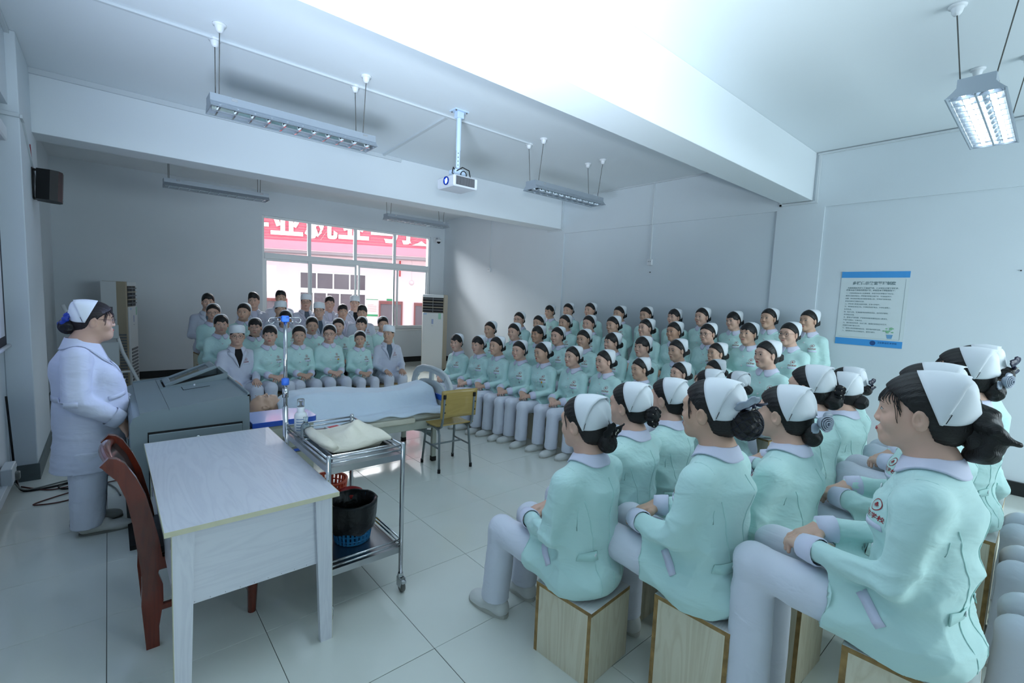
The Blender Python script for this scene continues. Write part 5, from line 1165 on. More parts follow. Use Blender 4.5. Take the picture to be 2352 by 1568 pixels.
# school chair by the bed (its back to us)
M_PLY = wood('yellow_plywood', (0.66, 0.56, 0.30), (0.69, 0.59, 0.33), 0, 3.0, .35, .3); M_GREYT = mat('grey_tube_paint', (0.47, 0.51, 0.52), .4, .2)
sc2 = thing('school_chair', 'yellow plywood school chair with grey tube frame beside the bed', 'chair', (.79, .26, 0), math.radians(-3))
for s in (-1, 1):
    x = s * .165; b = MB(); b.tube([(x * 1.08, -.165, 0), (x, -.13, .36), (x, -.11, .405), (x, -.06, .42), (x, .08, .42), (x, .125, .40), (x, .145, .36), (x * 1.08, .19, 0)], .0115, 10); sd = b.obj('side_frame', M_GREYT, sc2, True)
    b = MB()
    for y in (-.165, .19): b.lathe([(.001, 0), (.0145, 0), (.0145, .035), (.012, .04)], 10, (x * 1.08, y * .995, 0))
    b.obj('foot_cap', M_RUBBER, sd); b = MB(); b.tube([(x, .05, .43), (x, -.12, .425), (x, -.165, .45), (x, -.185, .50), (x, -.20, .62), (x, -.215, .76)], .0115, 10); st = b.obj('back_stay', M_GREYT, sc2, True); b = MB(); b.lathe([(.001, 0), (.015, .004), (.016, .03), (.014, .045)], 10, (x, -.215, .725)); b.obj('cap', M_RUBBER, st)
    b = MB(); b.tube([(x * 1.03, -.142, .23), (x * 1.03, .165, .23)], .009, 8); b.obj('side_bar', M_GREYT, sc2)
b = MB(); b.tube([(-.17, .01, .23), (.17, .01, .23)], .009, 8); b.obj('cross_bar', M_GREYT, sc2)
nu, nv = 11, 9; P = [( -.19 + .38 * i / 10, -.165 + .35 * j / 8, .452 - .012 * math.sin(PI * j / 8) + (.010 if j == 0 else 0) - (.012 if j == 8 else 0)) for i in range(11) for j in range(9)]; link('seat', np_mesh('seat', *slab(np.array(P), 11, 9, .012), M_PLY), sc2)
P = [(-.195 + .39 * i / 10, -.205 - .085 * (z - .56) + .018 * math.cos(PI * (i - 5) / 10) - .012 + .022, z) for i in range(11) for z in np.linspace(.535, .805, 9)]; link('backrest', np_mesh('backrest', *slab(np.array(P), 11, 9, .011), M_PLY), sc2)
b = MB()
for s in (-1, 1):
    for z in (.60, .68): b.lathe([(.001, .003), (.007, .002), (.007, 0)], 8, (s * .165, -.222 - .085 * (z - .56), z), R=Rx(PI / 2))
b.obj('rivet', M_RUBBER, sc2)
# floor-standing air conditioners
M_AC = mat('air_conditioner_white', (0.84, 0.86, 0.87), .35); M_ACB = mat('air_conditioner_beige', (0.66, 0.62, 0.54), .4)
def aircon(loc, rz, label, dark):
    t = thing('air_conditioner', label, 'air conditioner', loc, rz, 'floor-standing air conditioners'); W, D, H = .25, .16, 1.70   # front faces -y
    MB().box(-W, W, -D, D, .02, H, .015).obj('body', M_ACB, t, auto=40); MB().box(-W + .014, W - .014, -D - .025, -D + .01, .04, 1.30, .012).obj('front_panel', M_AC, t, auto=40); MB().box(-W + .014, W - .014, -D - .02, -D + .01, 1.63, H, .01).obj('top_panel', M_AC, t, auto=40); MB().box(-W, W, -D, D, 0, .02).obj('foot', M_RUBBER, t)
    MB().box(-W + .02, W - .02, -D - .005, -D + .002, 1.31, 1.63).obj('outlet', M_BLK, t); MB().box(-.006, .006, -D - .02, -D, 1.31, 1.63).obj('divider', M_GRILLE, t)
    for k in range(5): b = MB(); z = 1.35 + .06 * k; b.box(-W + .022, W - .022, -D - .022, -D - .004, z, z + .016, R=None); b.obj('louvre_blade', M_ACB if k % 2 else M_GRILLE, t)
    MB().box(-.022, .022, -D - .028, -D - .02, 1.05, 1.16, .004).obj('display', mat('display_blue', (0.60, 0.66, 0.80), .3), t); MB().box(.13, .19, -D - .027, -D - .02, 1.16, 1.29).obj('energy_label', mat('label_green', (0.62, 0.80, 0.72), .5), t)
    b = MB()
    for k in range(3): b.box(-.02 + k * .016, -.012 + k * .016, -D - .027, -D - .02, 1.005, 1.012)
    b.obj('button', M_GRILLE, t); V, Fc = text_mesh('空调', .035, 0, .0005); link('lettering', new_mesh('lettering', [(v[0] - .17, -D - .0262, v[1] + 1.265) for v in V], Fc, M_BLUEP), t)
    if dark:
        MB().box(-W - .004, -W + .004, -.03, D, .05, H - .004).obj('side_panel', M_AC, t); MB().box(-W - .006, -W, .02, .09, 1.18, 1.30).obj('side_label', M_GRILLE, t)
        for k in range(18): MB().box(-W - .004, -W, -D + .02, -.05, .08 + k * .045, .108 + k * .045).obj('side_slat', M_GRILLE, t)
        for k in range(10): MB().box(-.18, .18, -D - .03, -D - .022, .10 + k * .055, .135 + k * .055).obj('intake_slat', M_GRILLE, t)
    return t
aircon((3.80, 5.50, 0), math.radians(-47), 'tall white floor-standing air conditioner right of the window', False)
aircon((-1.62, 6.28, 0), math.radians(76), 'white and beige floor-standing air conditioner in the left back corner', True)
CACHE = {}
def cached(key, f):
    if key not in CACHE: CACHE[key] = f()
    return CACHE[key]
def head_M(yaw=0, pitch=0, roll=0): return Rz(math.radians(yaw)) @ Rx(math.radians(pitch)) @ Ry(math.radians(roll))
def attach(name, me, body, c, M, parent=None):
    o = link(name, me, body if parent is None else parent)
    if parent is None:
        o.location = Vector(c); o.rotation_euler = Matrix(M.tolist()).to_euler()
    return o
HEAD_GROUPS = {}
def person(loc, yaw, scale=1.0, S=.34, arms='lap', male=False, stand=False, ankle=.42, lean=0.0, hw=1.0, head=(0, 0, 0), hair='pulled', seed=0,
           cap='nurse', bun=(.042, 0.0), sk=0, lips=0, top='mint', fine=False, glasses=None, watch=False, w=1.0, full=1.0, legs=True,
           label='', group=None, extra=None, roll_bun=True):
    jk = (S, arms, male, stand, ankle, lean, hw); J = cached(('J',) + jk, lambda: joints(S, arms, male, stand, ankle, lean, hw))
    M = head_M(*head); h = .0036 if fine else .0052; c = J['hed']
    bm = cached(('body', jk, head, fine, w, full), lambda: body_mesh(J, M, h, 0, w, full))
    if sk:
        bm = cached(('body', jk, head, fine, w, full, sk), lambda: bm.copy()); bm.materials[0] = SKIN[sk]
    body = link('person', bm, None, loc, (0, 0, yaw), (scale,) * 3); tag(body, label, 'person', group)
    coat = top == 'coat'; m = M_COAT if coat else M_MINT
    SJ = cached(('sj', jk, coat), lambda: jacket_sdf(J, coat))
    jkt = link('jacket' if not coat else 'coat', cached(('jk', jk, coat, fine, seed % 3), lambda: jacket_mesh(SJ, J, .0085 if fine else .0135, m, 11 + seed % 3, (.024 if fine else .014))), body)
    if not coat:
        link('collar', cached(('col', jk, fine), lambda: collar_mesh(SJ, J, fine)), jkt)
    else:
        link('collar', cached(('lap', jk), lambda: lapel_meshes(SJ, J)[0]), jkt)
        sh = ('shirt', M_BLACK if seed % 3 == 0 else M_GREYSHIRT if seed % 3 == 1 else M_COLLAR)
        for k in (1, 2): link('lapel', cached(('lap%d' % k, jk), lambda: lapel_meshes(SJ, J)[k]), jkt)
        sm = cached(('shirt', jk, seed % 3), lambda: lapel_meshes(SJ, J)[3].copy()); sm.materials.clear(); sm.materials.append(sh[1]); link('shirt', sm, body)
    jn = jkt.data.name; BJ = cached(('cloth', jn), lambda: Cloth(jkt.data))
    for s in (-1, 1): link('cuff', cached(('cuff', jk, s, coat), lambda: cuff_mesh(J, s, m=None if not coat else M_COAT)), jkt)
    link('emblem', cached(('emb', jn), lambda: emblem_mesh(BJ, J, fine)), jkt)
    link('lettering', cached(('let', jn), lambda: letter_mesh(BJ, J)), jkt)
    zc = J['che'][2]
    link('pocket_trim', cached(('pt', jn), lambda: strip_mesh(BJ, 'pocket_trim', (-.130, zc - .036), (-.055, zc - .034), .017, M_COLLAR if not coat else M_COAT)), jkt)
    if not coat:
        for i, dz in enumerate((.055, -.045, -.145)):
            p = cached(('bp', jn, i), lambda: project(BJ, np.array([[0.004, zc + dz]]), off=.001)[0]); link('button', cached('button', button_mesh), jkt, tuple(p), (PI / 2, 0, PI))
    if watch: link('pendant_watch', cached(('watch', jn), lambda: watch_mesh(BJ, J)), jkt)
    if legs:
        link('trousers', cached(('tr', jk, fine), lambda: trouser_mesh(J, .0095 if fine else .014, 5)), body)
        up, so = cached('shoe', shoe_meshes)
        for s in (-1, 1):
            a = J['an', s]; sh = link('shoe', up, body, (a[0] * 1.02, a[1] + .005, 0), (0, 0, -s * .10)); link('sole', so, sh)
    HS = head_sdf(male, w, full)
    if male and cap: hair = 'male_cap'
    hs_ = hair; hair = 'pulled' if (fine and hair == 'fringe') else hair
    ho = attach('hair', cached(('hair', hair, fine, seed % 4, w), lambda: hair_mesh(hair, .0045 if fine else .0075, seed % 4, w)), body, c, M)
    if fine and hs_ in ('fringe', 'wisps'): link('fringe', cached(('strand', hs_, seed % 4), lambda: strand_mesh(HS, hs_, seed)), ho)
    if bun and not male: link('bun', cached(('bun', bun, fine), lambda: bun_mesh(bun[0], .005 if fine else .008, bun[1])), ho)
    if cap == 'nurse':
        bnd, pch, pin = cached(('cap', fine, w, seed % 2), lambda: cap_meshes(44 if fine else 22, w, .012 * (seed % 2)))
        co = attach('cap', bnd, body, c, M); link('cap_fold', pch, co)
        if fine: link('hairpin', pin, co)
    elif cap == 'round': attach('cap', cached('rcap', round_cap_mesh), body, c, M)
    for s in (-1, 1):
        attach('eye', cached(('eye', male, w, full, fine, s), lambda: eye_mesh(HS, s, fine, w)), body, c, M)
        attach('eyebrow', cached(('brow', male, w, full, s), lambda: brow_mesh(HS, s, w, 1.5 if male else 1.0)), body, c, M)
    attach('lips', cached(('lips', male, w, full, fine, lips), lambda: lips_mesh(HS, lips, fine, .85 if male else 1.0)), body, c, M)
    if glasses: attach('glasses', cached(('gl', male, w, glasses), lambda: glasses_mesh(HS, glasses == 'round')), body, c, M)
    if extra: extra(body, J, c, M, BJ, ho, jkt)
    return body
def lapel_meshes(S, J):
    """open neck of a white coat: collar, two lapels and the shirt seen between them"""
    out = []; nk = J['nek']; zc = nk[2]
    nu, nv = 29, 5; a = np.linspace(.42, 2 * PI - .42, nu)[:, None]; t = np.linspace(0, 1, nv)[None, :]; fr = np.minimum(a, 2 * PI - a) / PI
    ro = np.interp(fr, [0, .15, .3, 1], [.125, .125, .105, .092]); ri = np.interp(fr, [0, .3, 1], [.070, .066, .066]); r = ri + (ro - ri) * t
    X = r * np.sin(a) * 1.03; Y = r * np.cos(a) - .012; P = np.stack([X, Y + nk[1], np.full_like(X, zc + .1)], -1).reshape(-1, 3)
    P = surf(S, P, (0, 0, -1), .3, 50); Z = P[:, 2].reshape(nu, nv); top = zc + np.interp(fr, [0, .15, .5, 1], [-.03, -.006, .026, .034]); Z = Z + .008 + (np.maximum(top, Z[:, :1]) - Z) * (1 - t) ** 2 * .85; P[:, 2] = Z.ravel()
    out.append(np_mesh('collar', *slab(P, nu, nv, .005), M_COAT))
    for s in (-1, 1):
        n = 9; P2 = []
        for i in range(n):
            q = i / (n - 1); z = zc - .035 - .20 * q; xi = s * (.058 * (1 - q) ** 1.1 + .002); wd = .052 * (1 - q) ** .6 + (.02 if 0 < i < 3 else 0)
            P2 += [(xi, z), (xi + s * wd, z + .012 * (1 - q))]
        P = project(S, np.array(P2), off=.008); P = P.reshape(n, 2, 3); P = P.reshape(-1, 3); out.append(np_mesh('lapel', *slab(P, n, 2, .004), M_COAT))
    n, v = 10, 7; P2 = []
    for i in range(n):
        q = i / (n - 1); z = zc + .0 - .235 * q
        for j in range(v): P2.append(((j / (v - 1) * 2 - 1) * (.062 * (1 - q) ** 1.1 + .003), z))
    P = project(S, np.array(P2), off=.0035); out.append(np_mesh('shirt', *slab(P, n, v, .002), M_BLACK)); return out
# ================================================================== seating everyone
M_BOXW = wood('pale_box_wood', (0.83, 0.79, 0.69), (0.87, 0.84, 0.75), 2, 3.0, .5, .1); M_BOXT = wood('box_top_wood', (0.81, 0.80, 0.80), (0.86, 0.85, 0.85), 0, 3.0, .4, .15); M_BOXE = mat('raw_board_edge', (0.60, 0.48, 0.30), .7, var=.3, vscale=30)
def seat_box(x, y, h, rz, label, group, w=.31, d=.32, hero=False, step=0.0):
    t = thing('seat_box', label, 'stool', (x, y, 0), rz, group); e = .018
    MB().box(-w / 2, w / 2, -d / 2, d / 2, h - e, h, .001).obj('top_board', M_BOXT, t)
    for s in (-1, 1):
        MB().box(s * w / 2 - (e if s > 0 else 0), s * w / 2 + (0 if s > 0 else e), -d / 2 + e, d / 2 - e, 0, h - e).obj('side_board', M_BOXW, t)
        MB().box(-w / 2, w / 2, s * d / 2 - (e if s > 0 else 0), s * d / 2 + (0 if s > 0 else e), 0, h - e).obj('end_board', M_BOXW, t)
    q = .0008; b = MB()
    for s in (-1, 1):
        b.box(-w / 2 - q, w / 2 + q, s * d / 2 - (q if s < 0 else 0), s * d / 2 + (q if s > 0 else 0), h - e, h - .001); b.box(s * w / 2 - (q if s < 0 else 0), s * w / 2 + (q if s > 0 else 0), -d / 2, d / 2, h - e, h - .001)
        for sy in (-1, 1): b.box(s * w / 2 - (q if s < 0 else 0), s * w / 2 + (q if s > 0 else 0), sy * d / 2 - (e if sy > 0 else 0), sy * d / 2 + (e if sy < 0 else 0), 0, h - e)
    b.obj('board_edge', M_BOXE, t)
    if step > .02: MB().box(-w / 2, w / 2, d / 2 + .002, d / 2 + .30, 0, step).obj('foot_step', M_BOXW, t)
    return t
PLACED = []
def place(X, yaw, label, group=None, seat=True, box_label=None, scale=None, S=.34, zoff=None, hero=False, **kw):
    """seats (or stands) a person so that the head comes to X"""
    X = np.array(X, float); stand = kw.get('stand', False); male = kw.get('male', False)
    J = joints(S, kw.get('arms', 'lap'), male, stand, kw.get('ankle', .42), kw.get('lean', 0), kw.get('hw', 1.0)); c = J['hed']
    if scale is None: scale = X[2] / c[2]; z0 = 0.0
    else: z0 = X[2] - c[2] * scale
    if zoff is not None: z0 = zoff
    r = Rz(yaw) @ (c * scale); root = np.array([X[0] - r[0], X[1] - r[1], z0])
    PLACED.append((root[0], root[1], root[2], X, label))
    b = person(tuple(root), yaw, scale, S=S, fine=hero, label=label, group=group, **kw)
    if seat and not stand:
        h = z0 + S * scale; o = Rz(yaw) @ np.array([0, -.02, 0]) * scale
        seat_box(root[0] + o[0], root[1] + o[1], h, yaw, box_label or 'wooden box seat under the ' + ' '.join(label.split()[:11]).rstrip(','), 'box seats under the seated students', step=z0)
    elif stand and z0 > .02:
        seat_box(root[0], root[1], z0, yaw, 'low box step under the ' + ' '.join(label.split()[:11]).rstrip(','), 'box seats under the seated students', w=.45)
    return b
def on_line(px, py, a, b):
    """meets the row of seats along the line x + a*y = b"""
    d = ray(px, py); t = (b - CAM[0] - a * CAM[1]) / (d[0] + a * d[1]); return CAM + d * t
def on_y(px, py, y): d = ray(px, py); return CAM + d * (y - CAM[1]) / d[1]
rs = random.Random(5)
def aim(X, base, share=.4):
    """body and head turn shared out so that the person looks at the teacher"""
    d = np.array([-1.95, .45]) - np.array(X[:2]); phi = math.degrees(math.atan2(d[1], d[0])) - 90; dl = (phi - base + 180) % 360 - 180; dl = max(-50, min(50, dl))
    hd = dl * (1 - share) + rs.choice((-8, -3, 0, 4, 8)); return math.radians(base + dl * share), int(round(hd / 6.0)) * 6
def scarf_fn(m):
    def f(body, J, c, M, SJ, ho, jkt):
        b = MB(); n = J['nek']; b.tube([(n[0] + .056 * math.sin(t), n[1] - .010 + .056 * math.cos(t), n[2] + .030 + .006 * math.sin(t * 2)) for t in np.linspace(0, 2 * PI, 20, endpoint=False)], .017, 8, closed=True); link('neck_scarf', b.mesh('neck_scarf', m, True), body)
    return f
def badge_fn(body, J, c, M, SJ, ho, jkt):
    p = surf(SJ, np.array([[-.095, .4, J['che'][2] - .040]]), (0, -1, 0), .6)[0]; b = MB(); b.lathe([(.001, .004), (.010, .004), (.013, .001), (.013, 0)], 12, (p[0], p[1] + .008, p[2]), R=Rx(-PI / 2)); link('yellow_badge', b.mesh('yellow_badge', mat('yellow_enamel', (0.88, 0.70, 0.14), .35), True), jkt)
def pen_fn(body, J, c, M, SJ, ho, jkt):
    hz = J['hz']; p = surf(SJ, np.array([[-.42, .085, hz + .10]]), (1, 0, 0), .6)[0]; b = MB(); b.tube([(p[0] - .004, p[1], p[2] - .03), (p[0] - .006, p[1] + .004, p[2] + .05)], .005, 8); link('pink_pen', b.mesh('pink_pen', mat('pink_plastic', (0.92, 0.35, 0.55), .35), True), jkt)
M_SCARF = mat('cream_scarf', (0.82, 0.78, 0.68), .9, bump=.3, bscale=60)
HAIRS = ['fringe', 'wisps', 'pulled', 'wisps', 'pulled', 'fringe']
BOXL = 'pale wooden box seat under '
# ---- group by the right wall, facing the bed
GB = 'student nurses in rows by the right wall'
B1 = [(1048, 787, 'fringe', 0, None, 'leftmost front-row student nurse by the right wall, dark fringe, behind the foot board'),
      (1098, 792, 'fringe', 0, None, 'front-row student nurse with short fringe and cream scarf, second from the bed foot board'),
      (1140, 795, 'pulled', 0, 'watch', 'front-row student nurse with bare forehead in line with the school chair back'),
      (1192, 805, 'pulled', 0, 'watch', 'front-row student nurse with smooth pulled-back hair and hanging watch, beside the yellow badge nurse'),
      (1245, 810, 'pulled', 1, 'watch', 'front-row student nurse by the right wall with yellow badge watch on her pocket'),
      (1315, 820, 'wisps', 0, 'watch', 'front-row student nurse with parted hair, between the yellow badge and the red-lipped nurse'),
      (1388, 830, 'wisps', 1, 'watch', 'front-row student nurse with red lips and bun, knees hidden by the nearest foreground cap'),
      (1470, 848, 'wisps', 2, None, 'front-row student nurse with thin face, just above the second foreground cap'),
      (1560, 858, 'wisps', 1, None, 'front-row student nurse with loose side fringe, just above the third foreground cap'),
      (1640, 852, 'pulled', 2, None, 'front-row student nurse with high bare forehead, lower face hidden by a foreground cap')]
FX1 = {1: 'scarf', 4: 'yellow'}
for k, (px, py, hr, lp, wt, lab) in enumerate(B1):
    X = on_line(px, py, .16, 2.26 if k < 7 else (2.38, 2.50, 2.90)[k - 7])
    by, hy = aim(X, 90, .25); place(X, by, lab, GB, hair=hr, seed=k, lips=lp, watch=bool(wt), extra={1: scarf_fn(M_SCARF), 4: badge_fn}.get(k), head=(hy, (0, -3, 3)[k % 3], (0, 2, 0)[k % 3]), sk=(0, 0, 1, 0, 1, 0, 0, 1, 0, 1)[k], w=1.0, full=(1.05, 1.0, .95)[k % 3], box_label=None)
B2 = [(1125, 757, 'wisps', 2, None, 'second-row student nurse, leftmost of her row by the right wall'), (1180, 762, 'wisps', 2, None, 'second-row student nurse with tall cap and long parted fringe'), (1235, 768, 'fringe', 2, None, 'second-row student nurse with brown tan face and short fringe'),
      (1280, 772, 'wisps', 0, None, 'second-row student nurse with flushed cheeks and hair combed to the side'), (1340, 779, 'pulled', 2, None, 'second-row student nurse with centre-combed hair above the red-lipped front-row nurse'), (1405, 787, 'fringe', 0, None, 'second-row student nurse with blunt black fringe, chin raised'),
      (1475, 797, 'fringe', 0, None, 'second-row student nurse with thin see-through fringe, third from the right end'), (1555, 805, 'pulled', 2, None, 'second-row student nurse with side-swept hair and dark bun, behind the loose-fringed nurse'), (1645, 812, 'pulled', 2, None, 'second-row student nurse with half closed eyes and wide cap'),
      (1760, 815, 'pulled', 1, None, 'large second-row student nurse at the right end with full face and red lips')]
for k, (px, py, hr, lp, gl, lab) in enumerate(B2):
    X = on_line(px, py, .14, (2.98, 3.45, 2.75)[(k > 7) + (k > 8)])
    by, hy = aim(X, 90); place(X, by, lab, GB, scale=1.0 if k < 9 else 1.07, hair=hr, seed=k + 1, lips=lp, head=(hy, (0, -3, 3)[k % 3], (0, 2, 0)[k % 3]), ankle=.30, sk=(1, 0, 2, 0, 1, 0, 0, 1, 1, 0)[k], full=(.98, 1.05, 1.0)[k % 3] if k < 9 else 1.14)
B3 = [(1192, 734, 'wisps', 0, 'round', 'third-row student nurse with glasses at the left end by the right wall'), (1237, 742, 'wisps', 0, None, 'third-row student nurse with narrow face, left of the wall corner edge'), (1297, 742, 'wisps', 2, None, 'third-row student nurse with side fringe beneath the second standing nurse'),
      (1352, 744, 'wisps', 0, None, 'third-row student nurse with pale face and wide cap, fourth from the left'), (1408, 747, 'pulled', 2, None, 'third-row student nurse with smooth dark hair, left of the smiling one'), (1483, 754, 'pulled', 0, None, 'third-row student nurse smiling slightly with hair combed back'),
      (1548, 762, 'pulled', 2, None, 'third-row student nurse with brown tan face and flat white cap'), (1625, 767, 'wisps', 0, 'round', 'third-row student nurse with round glasses and fringe, fourth from the right wall poster'), (1718, 767, 'fringe', 0, None, 'third-row student nurse with long thin fringe and face locks'), (1812, 768, 'pulled', 0, 'round', 'plump third-row student nurse with round glasses at the right end')]
for k, (px, py, hr, lp, gl, lab) in enumerate(B3):
    X = on_line(px, py, .10, 3.62 if k < 8 else 3.78)
    by, hy = aim(X, 90); place(X, by, lab, GB, scale=1.0 if k < 8 else 1.06, hair=hr, seed=k + 2, lips=lp, glasses=gl, head=(hy, (0, -3, 3)[k % 3], (0, 2, 0)[k % 3]), ankle=.30, sk=(0, 1, 1, 0, 1, 0, 2, 0, 1, 0)[k], full=(1.0, .96, 1.04)[k % 3] if k < 9 else 1.14)
B4 = [(1262, 716, 'fringe', 2, None, 'back-row student nurse standing at the left end against the wall corner'), (1305, 713, 'wisps', 0, None, 'second standing nurse in the back row, head bent, right of the wall corner'), (1355, 713, 'pulled', 0, None, 'third standing nurse in the back row with round face'), (1422, 721, 'pulled', 2, None, 'fourth standing nurse in the back row with tan face'),
      (1483, 724, 'pulled', 2, None, 'fifth standing nurse in the back row, below the middle wall socket'), (1548, 729, 'fringe', 0, None, 'sixth standing nurse in the back row with long fringe'), (1612, 728, 'wisps', 0, None, 'seventh standing nurse in the back row with round face and parted hair'), (1685, 737, 'fringe', 0, None, 'eighth standing nurse in the back row with high cream neck scarf'), (1765, 732, 'pulled', 2, None, 'second standing nurse from the poster, plain full face'), (1857, 737, 'pulled', 1, None, 'standing nurse nearest to the wall poster, red lips')]
for k, (px, py, hr, lp, gl, lab) in enumerate(B4):
    X = on_line(px, py, .06, 4.50); X[2] = X[2]
    by, hy = aim(X, 90); place(X, by, lab, GB, stand=True, arms='front', extra=scarf_fn(M_SCARF) if k == 7 else None, hair=hr, seed=k, lips=lp, head=(hy, (0, -3, 3)[k % 3], (0, 2, 0)[k % 3]), sk=(1, 0, 0, 1, 1, 0, 0, 0, 1, 1)[k], full=(1.0, 1.05)[k % 2])
# ---- group in front of the window, facing us
GA = 'students in rows before the window'
A1 = [(545, 772, 'man', 'round', 'young man with white round cap, glasses and black turtleneck, seated beside the podium'), (620, 770, 'fringe', None, 'front-row student nurse before the window with red lips and fringe, left of the drip stand'), (687, 770, 'pulled', None, 'front-row student nurse just right of the drip stand pole'), (757, 767, 'wisps', 'round', 'front-row student nurse with glasses and yellow badge watch, fourth along before the window'), (827, 779, 'pulled', None, 'front-row student nurse beside the capped young man at the right end'), (893, 767, 'man', None, 'young man with white round cap at the right end of the window front row')]
for k, (px, py, hr, gl, lab) in enumerate(A1):
    X = on_y(px, py, 3.02); m = hr == 'man'
    place(X, math.radians(180 + (6, 4, 0, -2, -4, -8)[k]), lab, GA, hw=.92, hair='male' if m else hr, male=m, arms='knee' if m else 'lap', cap='round' if m else 'nurse', top='coat' if m else 'mint', glasses=gl, seed=(0, 1, 2, 3, 4, 1)[k], lips=2 if m else (1, 1, 0, 0, 1, 0)[k], head=((-14, -2, 0), (-22, 0, 2), (-14, -2, 0), (-22, 0, 2), (-22, 0, 2), (-40, 0, 0))[k], sk=(0, 0, 1, 0, 1, 1)[k], watch=0 < k < 5, extra=badge_fn if k == 3 else None, box_label=None)
A2 = [(508, 745, 'fringe', 'second-row student nurse with fringe, left of the capped young man in black turtleneck', 3.50), (586, 752, 'fringe', 'second-row student nurse with dark neck shirt, above the capped young man', 3.55), (655, 733, 'fringe', 'student nurse whose face is crossed by the drip stand hooks', 3.75), (717, 748, 'pulled', 'second-row student nurse with round face, right of the drip stand', 3.60), (777, 750, 'pulled', 'second-row student nurse above the glasses-wearing front-row nurse', 3.60), (830, 746, 'fringe', 'second-row student nurse with fringe over her eyes, below the window', 3.60), (880, 745, 'pulled', 'second-row student nurse half hidden behind the right-hand capped young man', 3.65), (490, 719, 'wisps', 'student nurse with glasses at the left end of the group before the window', 4.05), (560, 717, 'pulled', 'student nurse with round face and small cap at back of head, third row left', 3.95)]
for k, (px, py, hr, lab, y) in enumerate(A2):
    X = on_y(px, py, y); place(X, math.radians(180 + (8, 5, 2, 0, -3, -4, -6, 8, 6)[k]), lab, GA, hw=.92, scale=1.0, hair=hr, seed=k, glasses='round' if k == 7 else None, extra=scarf_fn(M_BLACK) if k == 1 else None, lips=(0, 0, 0, 1, 0, 2, 0, 0, 2)[k], ankle=.30, head=((-14, -2, 0), (-22, 0, 2), (-30, 0, 0))[k % 3], sk=(0, 0, 1, 1, 0, 0, 1, 0, 1)[k], full=1.06 if k in (3, 8) else 1.0)
A3 = [(645, 712, 'round', None, 'young man with tall white cap, face half hidden behind the drip stand nurse', 4.25), (733, 714, 'round', 'round', 'young man with white cap and glasses in the middle before the window', 4.25), (787, 716, None, None, 'young bareheaded man with short crop in white coat, third row right', 4.42), (832, 719, None, None, 'young bareheaded man with black fringe at the right of the third row', 4.05),
      (478, 694, None, None, 'young bareheaded man at the far left back in white coat, against the plain wall', 4.6), (583, 691, None, None, 'young bareheaded man with black fringe at back, left of the window frame', 4.75), (645, 684, None, None, 'tall bareheaded young man at back behind the tall white cap', 4.85), (703, 694, 'round', 'square', 'young man with white cap and dark square glasses in the back row', 4.8), (757, 697, None, None, 'bareheaded young man at back, between the square-glasses man and the last capped man', 4.8), (815, 697, 'round', None, 'young man with white cap at the right end of the back row', 4.75)]
for k, (px, py, cp, gl, lab, y) in enumerate(A3):
    X = on_y(px, py, y); place(X, math.radians(180 + rs.uniform(-6, 6)), lab, GA, scale=.98, male=True, arms='knee', hair=('male', 'male_tall')[k % 2], cap=cp, top='coat', glasses=gl, seed=k, lips=2, ankle=.32, head=((-14, 0, 0), (-24, 0, 0))[k % 2], sk=(1, 0, 1, 1, 0, 0, 1, 0, 0, 0)[k])

# ---- the nurses in front, their backs to us
GC = 'student nurses in the foreground seen from behind'
def onhair(name, me, ho, loc=(0, 0, 0), rot=(0, 0, 0)): return link(name, me, ho, loc, rot)
def net_fn(r, drop, m=None, r2=.0009):
    def f(body, J, c, M, SJ, ho, jkt):
        b = MB(); R0 = r * 1.05; cc = np.array([0, -.135 + drop * .2, -.022 - drop])
        for k in range(10):
            for sg in (-1, 1):
                t = np.linspace(.12, PI - .12, 18); a = 2 * PI * k / 10 + sg * t * 1.1; b.tube(np.stack([cc[0] + R0 * np.cos(a) * np.sin(t), cc[1] + R0 * .92 * np.cos(t) * -1, cc[2] + R0 * np.sin(a) * np.sin(t)], 1), r2, 4)
        onhair('hair_net', b.mesh('hair_net', m or M_NET), ho)
    return f
def bow_fn(m, loc, size=1.0, rot=(0, 0, 0), m2=None):
    def f(body, J, c, M, SJ, ho, jkt):
        for s in (-1, 1):
            nu, nv = 12, 7; P = []
            for i in range(nu):
                u = i / (nu - 1)
                for j in range(nv): v = j / (nv - 1) * 2 - 1; w = (.010 + .028 * math.sin(min(1, u * 1.25) * PI / 2)) * (1 - .25 * (u > .9)); P.append((s * (.004 + .055 * u) * size, -.010 * math.sin(u * PI) - .004 * math.cos(v * 5) * u, v * w * size))
            onhair('bow_loop', np_mesh('bow_loop', *slab(np.array(P), nu, nv, .006), m), ho, loc, rot)
        b = MB(); b.sphere((0, -.006, 0), .011 * size, 10, 7); onhair('bow_knot', b.mesh('bow_knot', m, True), ho, loc, rot)
        b = MB(); rr = random.Random(2)
        for k in range(5): b.sphere((.004 * math.sin(k * 2), -.018, .012 - k * .006), .0026, 8, 6)
        onhair('bead', b.mesh('bead', M_PEARL, True), ho, loc, rot)
        if m2: b = MB(); b.box(-.052, .052, -.004, .002, -.012, .012, .004); onhair('hair_clip', b.mesh('hair_clip', m2), ho, (loc[0], loc[1] - .012, loc[2] + .020), (rot[0] + .5, rot[1] + .25, rot[2]))
    return f
